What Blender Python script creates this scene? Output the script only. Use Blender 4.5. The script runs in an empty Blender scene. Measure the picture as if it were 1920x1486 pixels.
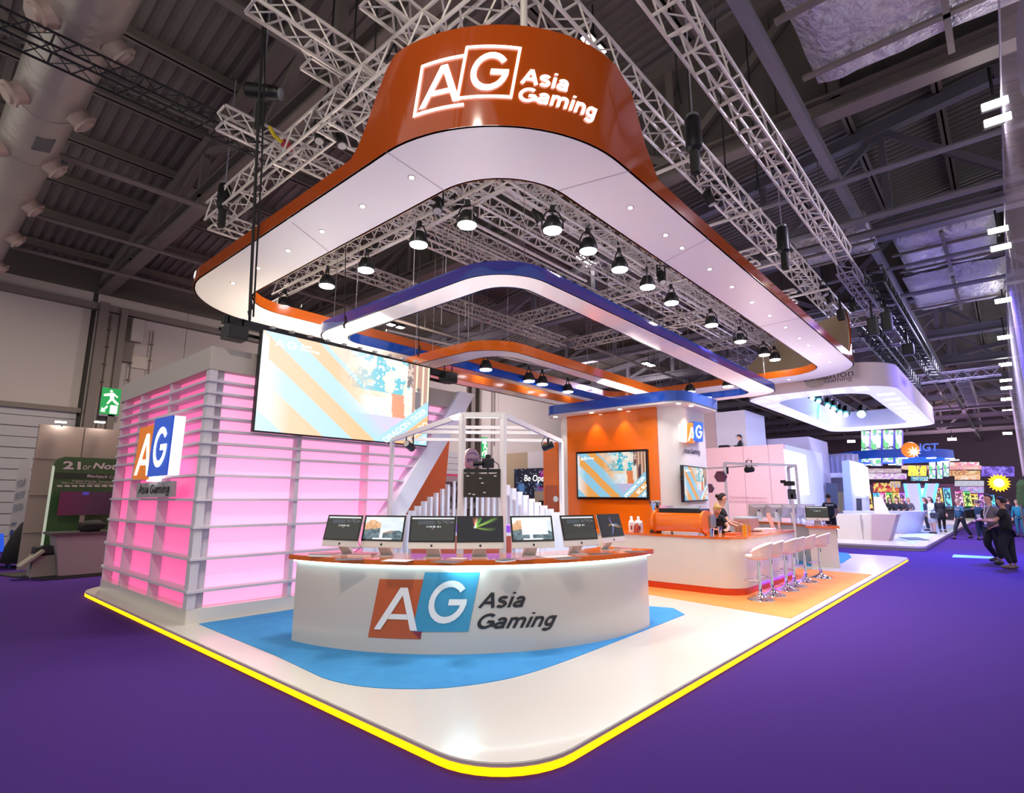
import bpy, bmesh, math, random
from math import pi, sin, cos, radians, sqrt, atan2
from mathutils import Vector, Matrix
random.seed(7)
scn = bpy.context.scene
# ---------------------------------------------------------------- camera
FPX, PITCH, ROLL, YAW, HC = 1041.7, 0.180382, 0.002177, 0.72526, 1.72
def cam_axes():
    cp, sp = cos(PITCH), sin(PITCH)
    f = Vector((cos(YAW)*cp, sin(YAW)*cp, sp)); r = Vector((sin(YAW), -cos(YAW), 0)); u = r.cross(f)
    cr, sr = cos(ROLL), sin(ROLL)
    return cr*r + sr*u, -sr*r + cr*u, f
CR, CU, CF = cam_axes()
cam = bpy.data.cameras.new('camera'); camo = bpy.data.objects.new('camera', cam); scn.collection.objects.link(camo)
cam.sensor_width = 36; cam.lens = FPX/1920*36; cam.clip_end = 400; cam.clip_start = .05
camo.matrix_world = Matrix(((CR.x, CU.x, -CF.x, 0), (CR.y, CU.y, -CF.y, 0), (CR.z, CU.z, -CF.z, HC), (0, 0, 0, 1)))
scn.camera = camo
# ---------------------------------------------------------------- world, lights, exposure
scn.view_settings.view_transform = 'Standard'; scn.view_settings.look = 'None'
scn.view_settings.exposure = 0.5; scn.view_settings.gamma = 1; scn.view_settings.use_curve_mapping = False
w = bpy.data.worlds.new('hall_air'); scn.world = w; w.use_nodes = True
w.node_tree.nodes['Background'].inputs[0].default_value = (1.0, 0.96, 0.90, 1); w.node_tree.nodes['Background'].inputs[1].default_value = 0.52
def lin(h):
    if isinstance(h, (tuple, list)): return tuple(h[:3])
    h = h.lstrip('#'); v = [int(h[i:i+2], 16)/255 for i in (0, 2, 4)]
    return tuple(x/12.92 if x <= .04045 else ((x+.055)/1.055)**2.4 for x in v)
def light(name, kind, loc, power, col='ffffff', size=.2, to=None, angle=None, blend=.5, size_y=None):
    l = bpy.data.lights.new(name, kind); l.energy = power; l.color = lin(col)
    if kind == 'AREA':
        l.size = size
        if size_y: l.shape = 'RECTANGLE'; l.size_y = size_y
    else: l.shadow_soft_size = size
    if kind == 'SPOT': l.spot_size = radians(angle or 70); l.spot_blend = blend
    o = bpy.data.objects.new(name, l); scn.collection.objects.link(o); o.location = loc
    if to is not None:
        o.rotation_euler = (Vector(to)-Vector(loc)).to_track_quat('-Z', 'Y').to_euler()
    return o
# soft light of the hall's high-bay lamps over the aisles
light('hall_bay_light', 'AREA', (-1.5, 1.0, 9.0), 260, 'fff0e0', .5, (2, 3, 0))
light('hall_bay_light', 'AREA', (4.2, 17.5, 8.3), 480, 'ffecd4', 1.2, (3, 18, 0))
light('hall_bay_light', 'AREA', (14, 17.5, 8.6), 520, 'fff0e0', 1.2, (16, 22, 2))
light('hall_bay_light', 'AREA', (27, 16.5, 8.6), 900, 'fff0ee', 1.2, (30, 24, 3))
light('hall_bay_light', 'AREA', (13, -1.2, 8.8), 420, 'e6dcff', 1.2, (12, 0, 0))
light('hall_bay_light', 'AREA', (30, 1.0, 8.8), 900, 'd0ccff', 1.5, (29, 2, 0))
light('hall_bay_light', 'AREA', (48, 4.0, 8.8), 1600, 'dcc8f0', 2, (50, 3, 0))
# added fill lights, no lamps seen, turned up to brighten the ring undersides
light('soffit_fill', 'AREA', (5.4, 10.0, 4.0), 50, 'fff0dc', 2.4, (5.0, 10.0, 6)); light('soffit_fill', 'AREA', (12.0, 6.6, 4.1), 36, 'ffeee0', 1.4, (12, 6.0, 6)); light('soffit_fill', 'AREA', (5.4, 5.6, 2.9), 25, 'fff2ea', .8, (4.2, 4.4, 6)); light('soffit_fill', 'AREA', (15.5, 4.6, 2.9), 48, 'fff0ec', .8, (15.5, 3.6, 6))
# ---------------------------------------------------------------- pixels to points (for measuring only)
def ray(px, py): return CF + CR*((px-960)/FPX) - CU*((py-743)/FPX)
def un(px, py, x=None, y=None, z=None):
    d = ray(px, py); t = x/d.x if x is not None else (y/d.y if y is not None else (z-HC)/d.z)
    return Vector((d.x*t, d.y*t, HC + d.z*t))
# ---------------------------------------------------------------- materials
MATS = {}
def mat(name, col='808080', rough=.5, metal=0, emit=None, es=1, noise=None, bump=None, coat=0, alpha=1, spec=.5, trans=0):
    if name in MATS: return MATS[name]
    m = bpy.data.materials.new(name); m.use_nodes = True; nt = m.node_tree; b = nt.nodes['Principled BSDF']
    c = lin(col); b.inputs['Base Color'].default_value = (*c, 1); b.inputs['Roughness'].default_value = rough
    b.inputs['Metallic'].default_value = metal; b.inputs['Coat Weight'].default_value = coat; b.inputs['Coat Roughness'].default_value = .04
    b.inputs['Specular IOR Level'].default_value = spec; b.inputs['Alpha'].default_value = alpha; b.inputs['Transmission Weight'].default_value = trans
    if emit: b.inputs['Emission Color'].default_value = (*lin(emit), 1); b.inputs['Emission Strength'].default_value = es
    if noise or bump:
        tc = nt.nodes.new('ShaderNodeTexCoord')
    if noise:   # (scale, second colour, contrast)
        n = nt.nodes.new('ShaderNodeTexNoise'); n.inputs['Scale'].default_value = noise[0]; n.inputs['Detail'].default_value = 4
        r = nt.nodes.new('ShaderNodeValToRGB'); k = noise[2] if len(noise) > 2 else .2
        r.color_ramp.elements[0].position = .5-k; r.color_ramp.elements[1].position = .5+k
        r.color_ramp.elements[0].color = (*c, 1); r.color_ramp.elements[1].color = (*lin(noise[1]), 1)
        nt.links.new(tc.outputs['Object'], n.inputs['Vector']); nt.links.new(n.outputs['Fac'], r.inputs['Fac']); nt.links.new(r.outputs['Color'], b.inputs['Base Color'])
    if bump:    # (scale, strength)
        n = nt.nodes.new('ShaderNodeTexNoise'); n.inputs['Scale'].default_value = bump[0]; n.inputs['Detail'].default_value = 5
        q = nt.nodes.new('ShaderNodeBump'); q.inputs['Strength'].default_value = bump[1]; q.inputs['Distance'].default_value = bump[2] if len(bump) > 2 else .02
        nt.links.new(tc.outputs['Object'], n.inputs['Vector']); nt.links.new(n.outputs['Fac'], q.inputs['Height']); nt.links.new(q.outputs['Normal'], b.inputs['Normal'])
    MATS[name] = m; return m
def screen_mat(name, es=1.0, rough=.2):
    if name in MATS: return MATS[name]
    m = bpy.data.materials.new(name); m.use_nodes = True; nt = m.node_tree; b = nt.nodes['Principled BSDF']
    a = nt.nodes.new('ShaderNodeVertexColor'); a.layer_name = 'picture'
    b.inputs['Base Color'].default_value = (.01, .01, .012, 1); b.inputs['Roughness'].default_value = rough
    nt.links.new(a.outputs['Color'], b.inputs['Emission Color']); b.inputs['Emission Strength'].default_value = es
    MATS[name] = m; return m
carpet = mat('purple_carpet', '442874', .95, noise=(60, '3d236a', .3), bump=(300, .25, .004), spec=.1)
gloss_white = mat('gloss_white_laminate', 'dfdad1', .2, coat=.15, noise=(.35, 'dad4cb', .3))
satin_white = mat('satin_white', 'e6e2e4', .4)
soffit_white = mat('soffit_white', 'fbf8f8', .42)
counter_white = mat('counter_white', 'cdc5be', .2, coat=.3)
ring_white = mat('ring_gloss_white', 'f6f2f2', .12, coat=.3)
cool_white = mat('cool_white', 'dfe2f2', .4)
grey_edge = mat('grey_edge', 'a79ca2', .5)
orange_bright = mat('orange_bright', 'e8700f', .14, coat=.4)
orange_top = mat('orange_worktop', 'd9671a', .12, coat=.4)
orange_gloss = mat('orange_gloss', '9c400c', .09, coat=.4)
orange_back = mat('orange_dark_gloss', 'b8480f', .12, coat=.6)
blue_gloss = mat('blue_gloss', '2450b8', .045, coat=.4)
orange_mid = mat('orange_mid', 'c65c16', .1, coat=.4)
beige = mat('beige_board', 'b5a384', .6)
blue_carpet = mat('blue_carpet', '4f9cd6', .95, noise=(5, '4690cc', .3), bump=(260, .2, .004), spec=.1)
orange_carpet = mat('orange_carpet', 'f09a58', .95, noise=(5, 'ec924e', .3), bump=(260, .2, .004), spec=.1)
led_yellow = mat('yellow_led_strip', 'ffb000', .4, emit='ffa800', es=1.7)
led_cyan = mat('cyan_led_strip', 'e8ffff', .4, emit='d4fbff', es=5)
led_purple = mat('purple_led_strip', '8030ff', .4, emit='5a24ff', es=3)
black = mat('black_plastic', '141416', .45)
black_metal = mat('black_metal', '1c1c1f', .4, metal=.3)
rubber = mat('black_rubber', '0c0c0d', .7)
chrome = mat('chrome', 'd8d8de', .08, metal=1)
alu = mat('aluminium', 'd2cac6', .36, metal=.3)
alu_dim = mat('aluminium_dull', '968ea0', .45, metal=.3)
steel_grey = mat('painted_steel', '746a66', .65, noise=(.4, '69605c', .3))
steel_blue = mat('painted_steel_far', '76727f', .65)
deck_grey = mat('roof_deck', '756d69', .5, noise=(.5, '68615e', .3))
dark_panel = mat('dark_cladding', '5b5451', .8, noise=(.3, '504946', .3))
lamp_white = mat('lamp_lens', 'ffffff', .3, emit='fffaf0', es=30)
down_lens = mat('downlight_lens', 'ffffff', .3, emit='fff4e2', es=9)
par_lens = mat('par_lens', 'ffffff', .3, emit='f4f6ff', es=16)
cyan_lens = mat('cyan_lens', 'ffffff', .3, emit='6fe6ff', es=14)
wall_white = mat('hall_wall_white', 'b3aaa8', .8, noise=(.25, 'aea5a2', .3))
foil = mat('foil_wrap', 'c9c6d6', .36, metal=.35, noise=(.7, 'e6dfec', .25), bump=(5.0, 1.0, .3))
duct_foil = mat('duct_silver', 'a99f9a', .36, metal=.5, noise=(.8, 'b9ada4', .3), bump=(4, .35, .05))
pinkglow = mat('pink_backlit_panel', 'f6b6d8', .5, emit='ffa4cc', es=.66)
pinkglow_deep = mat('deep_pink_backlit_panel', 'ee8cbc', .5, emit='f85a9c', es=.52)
slat_white = mat('slat_white', 'cfc9d4', .5)
lit_white = mat('lit_white', 'f4f2f4', .4, emit='ffffff', es=.45)
logo_white = mat('logo_white_lit', 'ffffff', .4, emit='ffffff', es=2.2)
print_white = mat('print_white', 'f2f0f0', .5)
print_black = mat('print_black', '26262a', .5)
print_orange = mat('print_orange', 'c05a30', .4)
print_teal = mat('print_blue', '3f97bd', .4)
print_crimson = mat('print_crimson', '8e2a3c', .4)
lit_orange = mat('lit_orange', 'f08000', .4, emit='f07c00', es=.22)
lit_blue = mat('lit_blue', '1a5fe0', .4, emit='1c5ce0', es=.2)
# ---------------------------------------------------------------- mesh helpers
LAST = {}
class MB:
    def __init__(s): s.v = []; s.f = []; s.m = []; s.mi = 0; s.c = None
    def add(s, vs, fs, mi=None):
        n = len(s.v); s.v += [Vector(v) for v in vs]; s.f += [tuple(i+n for i in f) for f in fs]; s.m += [s.mi if mi is None else mi]*len(fs); return s
    def box(s, c, d, R=None, mi=None):
        x, y, z = (q/2 for q in d); vs = [Vector((a*x, b*y, e*z)) for e in (-1, 1) for b in (-1, 1) for a in (-1, 1)]
        if R is not None: vs = [R @ v for v in vs]
        return s.add([v+Vector(c) for v in vs], [(0, 2, 3, 1), (4, 5, 7, 6), (0, 1, 5, 4), (2, 6, 7, 3), (0, 4, 6, 2), (1, 3, 7, 5)], mi)
    def bb(s, x0, y0, z0, x1, y1, z1, mi=None): return s.box(((x0+x1)/2, (y0+y1)/2, (z0+z1)/2), (abs(x1-x0), abs(y1-y0), abs(z1-z0)), None, mi)
    def frame(s, p0, p1):
        d = (Vector(p1)-Vector(p0)); L = d.length; d.normalize()
        up = Vector((0, 0, 1)) if abs(d.z) < .95 else Vector((0, 1, 0))
        a = d.cross(up).normalized(); b = a.cross(d); return d, a, b, L
    def bar(s, p0, p1, w, h, mi=None):
        d, a, b, L = s.frame(p0, p1); R = Matrix((a, d, b)).transposed(); return s.box((Vector(p0)+Vector(p1))/2, (w, L, h), R, mi)
    def tube(s, pts, r, n=6, mi=None, caps=True):
        pts = [Vector(p) for p in pts]; rings = []; vs = []; m = len(pts); rr = r if isinstance(r, (list, tuple)) else [r]*m; pa = None
        for i, p in enumerate(pts):
            t = (pts[min(i+1, m-1)]-pts[max(i-1, 0)]).normalized()
            if pa is None:
                up = Vector((0, 0, 1)) if abs(t.z) < .95 else Vector((0, 1, 0)); a = t.cross(up).normalized()
            else:
                a = (pa - t*pa.dot(t)).normalized()
            pa = a; b = a.cross(t)
            for k in range(n): vs.append(p + (a*cos(2*pi*k/n)+b*sin(2*pi*k/n))*rr[i])
        fs = [(i*n+k, i*n+(k+1) % n, (i+1)*n+(k+1) % n, (i+1)*n+k) for i in range(m-1) for k in range(n)]
        if caps: fs += [tuple(range(n))[::-1], tuple((m-1)*n+k for k in range(n))]
        return s.add(vs, fs, mi)
    def cone(s, p0, p1, r0, r1, n=16, mi=None): return s.tube([p0, p1], [r0, r1], n, mi)
    def lathe(s, prof, n=20, c=(0, 0, 0), mi=None):
        vs = [Vector(c)+Vector((r*cos(2*pi*k/n), r*sin(2*pi*k/n), z)) for r, z in prof for k in range(n)]; m = len(prof)
        fs = [(i*n+k, i*n+(k+1) % n, (i+1)*n+(k+1) % n, (i+1)*n+k) for i in range(m-1) for k in range(n)]
        fs += [tuple(range(n))[::-1], tuple((m-1)*n+k for k in range(n))]; return s.add(vs, fs, mi)
    def prism(s, poly, z0, z1, mi=None):
        n = len(poly); vs = [(p[0], p[1], z0) for p in poly]+[(p[0], p[1], z1) for p in poly]
        return s.add(vs, [tuple(range(n))[::-1], tuple(range(n, 2*n))]+[(i, (i+1) % n, n+(i+1) % n, n+i) for i in range(n)], mi)
    def slab(s, pts, off, mi=None):      # planar polygon in 3-D pushed along off
        n = len(pts); off = Vector(off); vs = [Vector(p) for p in pts]+[Vector(p)+off for p in pts]
        return s.add(vs, [tuple(range(n))[::-1], tuple(range(n, 2*n))]+[(i, (i+1) % n, n+(i+1) % n, n+i) for i in range(n)], mi)
    def ball(s, c, r, nu=12, nv=8, mi=None):
        rx, ry, rz = r if isinstance(r, (tuple, list)) else (r, r, r); c = Vector(c)
        vs = [c+Vector((0, 0, -rz))]+[c+Vector((rx*cos(2*pi*k/nu)*sin(pi*j/nv), ry*sin(2*pi*k/nu)*sin(pi*j/nv), -rz*cos(pi*j/nv))) for j in range(1, nv) for k in range(nu)]+[c+Vector((0, 0, rz))]
        fs = [(0, 1+(k+1) % nu, 1+k) for k in range(nu)]+[(1+(j-1)*nu+k, 1+(j-1)*nu+(k+1) % nu, 1+j*nu+(k+1) % nu, 1+j*nu+k) for j in range(1, nv-1) for k in range(nu)]
        L = len(vs)-1; fs += [(L, 1+(nv-2)*nu+k, 1+(nv-2)*nu+(k+1) % nu) for k in range(nu)]; return s.add(vs, fs, mi)
    def build(s, name, mats, parent=None, smooth=False, bevel=0, world=True, recalc=True):
        if parent is not None and world:
            M = parent_inv(parent); s.v = [M @ v for v in s.v]
        me = bpy.data.meshes.new(name); me.from_pydata([tuple(v) for v in s.v], [], s.f)
        for m in (mats if isinstance(mats, (list, tuple)) else [mats]): me.materials.append(m)
        me.polygons.foreach_set('material_index', s.m)
        if recalc:
            b = bmesh.new(); b.from_mesh(me); bmesh.ops.recalc_face_normals(b, faces=b.faces); b.to_mesh(me); b.free()
        if smooth:
            me.polygons.foreach_set('use_smooth', [True]*len(me.polygons))
            if smooth != 'all': me.set_sharp_from_angle(angle=radians(smooth if smooth > 1 else 38))
        o = bpy.data.objects.new(name, me); scn.collection.objects.link(o)
        if parent is not None: o.parent = parent
        if bevel:
            bv = o.modifiers.new('bevel', 'BEVEL'); bv.width = bevel; bv.segments = 2; bv.limit_method = 'ANGLE'; bv.angle_limit = radians(50)
        return o
def parent_world(o):
    M = o.matrix_basis.copy()
    while o.parent: o = o.parent; M = o.matrix_basis @ M
    return M
def parent_inv(o): return parent_world(o).inverted()
def tag(o, label=None, cat=None, group=None, kind=None):
    if label: o['label'] = label
    if cat: o['category'] = cat
    if group: o['group'] = group
    if kind: o['kind'] = kind
    return o
def thing(name, label, cat, loc=(0, 0, 0), rz=0, group=None):
    o = bpy.data.objects.new(name, None); scn.collection.objects.link(o); o.empty_display_size = .1
    o.location = loc; o.rotation_euler = (0, 0, rz); return tag(o, label, cat, group)
def struct(o): o['kind'] = 'structure'; return o
def dup(root, loc=None, rz=None, label=None, group=None, parent=None):
    r = root.copy(); scn.collection.objects.link(r)
    if parent is not None: r.parent = parent
    if loc is not None: r.location = loc
    if rz is not None: r.rotation_euler = (0, 0, rz)
    if label: r['label'] = label
    if group: r['group'] = group
    for ch in list(root.children): dup(ch, parent=r)
    return r
# rounded polygon: corners (x,y,r); the same point count for same-length lists, so two of them can be bridged
def rpoly(cs, seg=10, sub=14):
    n = len(cs); out = []
    for i in range(n):
        p = Vector(cs[i][:2]); a = (Vector(cs[i-1][:2])-p).normalized(); b = (Vector(cs[(i+1) % n][:2])-p).normalized(); r = cs[i][2]
        h = math.acos(max(-1, min(1, a.dot(b))))/2; t = r/math.tan(h); c = p+(a+b).normalized()*(r/sin(h))
        p0 = p+a*t; p1 = p+b*t; a0 = atan2(p0.y-c.y, p0.x-c.x); a1 = atan2(p1.y-c.y, p1.x-c.x); d = (a1-a0+pi) % (2*pi)-pi
        for k in range(seg+1): out.append((c.x+r*cos(a0+d*k/seg), c.y+r*sin(a0+d*k/seg)))
        q = Vector(cs[(i+1) % n][:2]); rn = cs[(i+1) % n][2]; a2 = (p-q).normalized(); b2 = (Vector(cs[(i+2) % n][:2])-q).normalized()
        t2 = rn/math.tan(math.acos(max(-1, min(1, a2.dot(b2))))/2); q0 = q+a2*t2
        for k in range(1, sub): out.append((p1.x+(q0.x-p1.x)*k/sub, p1.y+(q0.y-p1.y)*k/sub))
    return out
def offset(path, d):        # closed path pushed to its left by d
    n = len(path); out = []
    for i in range(n):
        t = Vector(path[(i+1) % n])-Vector(path[i-1]); t.normalize(); out.append((path[i][0]-t.y*d, path[i][1]+t.x*d))
    return out
def band(path, z0, z1, th, name, mats, parent, closed=True, smooth=True, z0f=None):   # upright strip along a path, th thick to its left
    n = len(path); inn = offset(path, th); g = z1 if callable(z1) else (lambda p: z1); h = z0 if callable(z0) else (lambda p: z0); m = MB(); vs = []
    for p, q in zip(path, inn): vs += [(*p, h(p)), (*p, g(p)), (*q, g(p)), (*q, h(p))]
    fs = []
    for i in range(n if closed else n-1):
        j = (i+1) % n
        for k in range(4): fs.append((i*4+k, i*4+(k+1) % 4, j*4+(k+1) % 4, j*4+k))
    if not closed: fs += [(0, 1, 2, 3), ((n-1)*4+3, (n-1)*4+2, (n-1)*4+1, (n-1)*4)]
    m.add(vs, fs); return m.build(name, mats, parent, smooth=30 if smooth else False)
def annulus(a, b, z0, z1, name, mats, parent):
    n = len(a); m = MB(); vs = [(*p, z0) for p in a]+[(*p, z0) for p in b]+[(*p, z1) for p in a]+[(*p, z1) for p in b]; fs = []
    for i in range(n):
        j = (i+1) % n; fs += [(i, j, n+j, n+i), (2*n+i, 3*n+i, 3*n+j, 2*n+j), (i, 2*n+i, 2*n+j, j), (n+i, n+j, 3*n+j, 3*n+i)]
    m.add(vs, fs); return m.build(name, mats, parent)
# ---------------------------------------------------------------- lettering
def text2d(s, bold=0.0, shear=0.0, cell=None, space=1.0):
    cu = bpy.data.curves.new('lettering', 'FONT'); cu.body = s; cu.shear = shear; cu.offset = bold; cu.space_character = space; cu.resolution_u = 4; cu.fill_mode = 'BOTH'
    o = bpy.data.objects.new('lettering', cu); scn.collection.objects.link(o); dg = bpy.context.evaluated_depsgraph_get()
    me = bpy.data.meshes.new_from_object(o.evaluated_get(dg)); bpy.data.objects.remove(o); bpy.data.curves.remove(cu)
    b = bmesh.new(); b.from_mesh(me); bpy.data.meshes.remove(me)
    xs = [v.co.x for v in b.verts]; ys = [v.co.y for v in b.verts]; x0, x1, y0, y1 = min(xs), max(xs), min(ys), max(ys)
    if cell:
        for k in range(1, cell):
            bmesh.ops.bisect_plane(b, geom=b.verts[:]+b.edges[:]+b.faces[:], plane_co=(x0+(x1-x0)*k/cell, 0, 0), plane_no=(1, 0, 0))
    vs = [((v.co.x-x0)/(x1-x0), (v.co.y-y0)/(y1-y0)) for v in b.verts]; b.verts.index_update(); fs = [tuple(v.index for v in f.verts) for f in b.faces]
    b.free(); return vs, fs, (x1-x0)/(y1-y0)
def text_on(name, s, fn, mats, parent, bold=.012, shear=0, cell=None, space=1.0):
    vs, fs, asp = text2d(s, bold, shear, cell, space); m = MB(); m.add([fn(u, v) for u, v in vs], fs); return m.build(name, mats, parent, recalc=False)
def quadfn(tl, tr, br, bl, push=(0, 0, 0)):
    tl, tr, br, bl = map(Vector, (tl, tr, br, bl)); push = Vector(push)
    return lambda u, v: (bl*(1-u)+br*u)*(1-v)+(tl*(1-u)+tr*u)*v+push
# logo letters as lists of convex pieces in the unit square
LOGO_A = [[(.04, .02), (.19, .02), (.57, .80), (.57, .98), (.49, .98)], [(.57, .80), (.83, .02), (.98, .02), (.66, .98), (.57, .98)], [(.307, .26), (.75, .26), (.71, .38), (.365, .38)]]
def _g():
    out = []; n = 20; a0, a1 = radians(38), radians(349.5)
    for k in range(n):
        p, q = a0+(a1-a0)*k/n, a0+(a1-a0)*(k+1)/n
        out.append([(.5+.47*cos(p), .5+.49*sin(p)), (.5+.47*cos(q), .5+.49*sin(q)), (.5+.33*cos(q), .5+.34*sin(q)), (.5+.33*cos(p), .5+.34*sin(p))])
    return out+[[(.52, .42), (.97, .42), (.96, .56), (.52, .56)]]
LOGO_G = _g()
def pieces_on(name, polys, fn, mats, parent, mi=0):
    m = MB(); m.mi = mi
    for p in polys: m.add([fn(*q) for q in p], [tuple(range(len(p)))])
    return m.build(name, mats, parent, recalc=False)
# picture made of coloured cells (a screen's pixels)
def picture(name, fn, nu, nv, quad, parent, material, push=(0, 0, 0)):
    Q = quadfn(*quad, push); me = bpy.data.meshes.new(name); M = parent_inv(parent) if parent is not None else Matrix()
    vs = [tuple(M @ Q(i/nu, j/nv)) for j in range(nv+1) for i in range(nu+1)]
    me.from_pydata(vs, [], [(j*(nu+1)+i, j*(nu+1)+i+1, (j+1)*(nu+1)+i+1, (j+1)*(nu+1)+i) for j in range(nv) for i in range(nu)])
    a = me.color_attributes.new('picture', 'FLOAT_COLOR', 'CORNER'); cols = []
    for j in range(nv):
        for i in range(nu):
            c = fn((i+.5)/nu, (j+.5)/nv); cols += [c[0], c[1], c[2], 1]*4
    a.data.foreach_set('color', cols); me.materials.append(material)
    o = bpy.data.objects.new(name, me); scn.collection.objects.link(o)
    if parent is not None: o.parent = parent
    return o
def hsh(a, b, s=0):
    x = sin(a*127.1+b*311.7+s*74.7)*43758.5453; return x-math.floor(x)
def vnoise(x, y, s=0):
    i, j = math.floor(x), math.floor(y); u, v = x-i, y-j; u = u*u*(3-2*u); v = v*v*(3-2*v)
    return (hsh(i, j, s)*(1-u)+hsh(i+1, j, s)*u)*(1-v)+(hsh(i, j+1, s)*(1-u)+hsh(i+1, j+1, s)*u)*v
def mix(a, b, t): t = max(0, min(1, t)); return tuple(p*(1-t)+q*t for p, q in zip(a, b))
def skin_mesh(name, verts, edges, radii, material, parent, root=0, sub=1, smooth=True):
    me = bpy.data.meshes.new(name); me.from_pydata([tuple(v) for v in verts], edges, []); o = bpy.data.objects.new(name, me); scn.collection.objects.link(o)
    o.modifiers.new('skin', 'SKIN').use_smooth_shade = True
    d = me.skin_vertices[0].data
    for i, r in enumerate(radii):
        d[i].radius = r if isinstance(r, (tuple, list)) else (r, r); d[i].use_root = (i == root)
    if sub: q = o.modifiers.new('sub', 'SUBSURF'); q.levels = sub; q.render_levels = sub
    dg = bpy.context.evaluated_depsgraph_get(); m2 = bpy.data.meshes.new_from_object(o.evaluated_get(dg)); bpy.data.objects.remove(o); bpy.data.meshes.remove(me)
    m2.name = name; m2.materials.clear(); m2.materials.append(material); m2.polygons.foreach_set('material_index', [0]*len(m2.polygons)); m2.polygons.foreach_set('use_smooth', [True]*len(m2.polygons))
    o = bpy.data.objects.new(name, m2); scn.collection.objects.link(o)
    if parent is not None: o.parent = parent
    return o

# plain bold sans-serif letters built from strokes: each glyph = (advance, [centre lines]), x-height .53, capitals .73
def _arc(cx, cy, rx, ry, a0, a1, n=14): return [(cx+rx*cos(radians(a0+(a1-a0)*k/n)), cy+ry*sin(radians(a0+(a1-a0)*k/n))) for k in range(n+1)]
GLY = {'A': (.72, [[(.06, 0), (.36, .73)], [(.36, .73), (.66, 0)], [(.17, .25), (.55, .25)]]),
       'G': (.78, [_arc(.39, .365, .31, .31, 48, 352, 26), [(.42, .33), (.705, .33)], [(.70, .33), (.70, .08)]]),
       's': (.52, [_arc(.255, .405, .165, .10, 25, 200, 10)+[(.16, .33), (.34, .27)]+_arc(.265, .165, .17, .115, 30, -155, 10)]),
       'i': (.27, [[(.135, 0), (.135, .53)], [(.135, .66), (.135, .745)]]),
       'a': (.56, [_arc(.26, .34, .165, .14, 160, 0, 10)+[(.425, .16), (.44, 0)], _arc(.235, .16, .165, .105, 75, 300, 12)+[(.40, .12), (.425, .25)], [(.25, .265), (.425, .29)]]),
       'm': (.86, [[(.11, 0), (.11, .53)], [(.11, .3)]+_arc(.255, .345, .145, .13, 160, 0, 8)+[(.40, 0)], [(.40, .3)]+_arc(.575, .345, .165, .13, 160, 0, 8)+[(.74, 0)]]),
       'n': (.58, [[(.11, 0), (.11, .53)], [(.11, .3)]+_arc(.29, .335, .165, .14, 160, 0, 8)+[(.455, 0)]]),
       'g': (.59, [_arc(.27, .275, .175, .195, 0, 360, 20), [(.455, .53), (.455, -.02)]+_arc(.27, -.03, .185, .12, 0, -155, 10)]), ' ': (.28, [])}
def stroke_text(name, s, fn, mats, parent, w=.135, shear=0.0, depth=None):
    """fn(u,v) maps the unit box (cap height and width of the word, descender below 0) to a point"""
    x = 0; segs = []
    for ch in s:
        adv, st = GLY[ch]; segs += [[(px+x, py) for px, py in l] for l in st]; x += adv
    H = .73+w/2; lo = 0; W = x; m = MB()
    def P_(px, py): py = (py+w*.0); return fn((px+shear*py)/(W+shear*H), py/H)
    for l in segs:
        n = len(l); L = []; R = []
        for i, (a, b) in enumerate(l):
            p, q = l[max(i-1, 0)], l[min(i+1, n-1)]; dx, dy = q[0]-p[0], q[1]-p[1]; k = math.hypot(dx, dy) or 1; nx, ny = -dy/k*w/2, dx/k*w/2
            ex = 0
            L.append((a+nx, b+ny)); R.append((a-nx, b-ny))
        # longer straight runs are cut so that they follow a curved surface
        m2 = []
        for i in range(n-1):
            c = max(1, int(math.hypot(l[i+1][0]-l[i][0], l[i+1][1]-l[i][1])/.12)); 
            for j in range(c):
                t0, t1 = j/c, (j+1)/c; f = lambda A, B, t: (A[0]*(1-t)+B[0]*t, A[1]*(1-t)+B[1]*t)
                m.add([P_(*f(L[i], L[i+1], t0)), P_(*f(R[i], R[i+1], t0)), P_(*f(R[i], R[i+1], t1)), P_(*f(L[i], L[i+1], t1))], [(0, 1, 2, 3)])
    return m.build(name, mats, parent, recalc=False)
# ================================================================ THE HALL
f = MB(); f.bb(-6, -8, -.1, 130, 26.2, 0); struct(f.build('floor', carpet))
def deck_z(y): return 14.05-.13*y if y > -1 else 14.18+.10*(y+1)
# far hall wall (runs along x) with panel joints as real grooves, door, columns
wl = MB()
for a, b in ((-6, 4.62), (4.78, 8.0), (8.02, 16.0), (16.02, 24.9), (24.92, 27.9), (27.92, 60), (60.02, 130)): wl.bb(a, 26, 0, b, 26.3, 9.6)
wall = struct(wl.build('wall_back', wall_white))
up = MB(); up.bb(-6, 26.05, 9.6, 130, 26.25, 12.2); struct(up.build('trim_3', dark_panel))
gj = MB()
for x in (4.7, 8.01, 16.01, 24.91, 27.91): gj.bb(x-.1, 26.06, 0, x+.1, 26.2, 9.6)
tr = struct(gj.build('trim_1', mat('groove', '3c3838', .8)))
sh = MB()
for k in range(13): sh.box((0.6, 25.96-.02*(k % 2), .2+.38*k), (8.0, .06, .34), Matrix.Rotation(radians(7), 3, 'X'))
struct(sh.build('door_1', mat('shutter_grey', 'aaa7ac', .55)))
sh = MB()
for k in range(12): sh.box((22.6, 25.96, .2+.38*k), (4.4, .06, .33), Matrix.Rotation(radians(8), 3, 'X'))
struct(sh.build('door_2', mat('shutter_grey')))
t = MB(); t.bb(-4, 25.8, 4.82, 4.7, 26, 5.0); t.bb(-6, 25.7, 8.9, 60, 26, 9.15); struct(t.build('trim_2', steel_grey))
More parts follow.
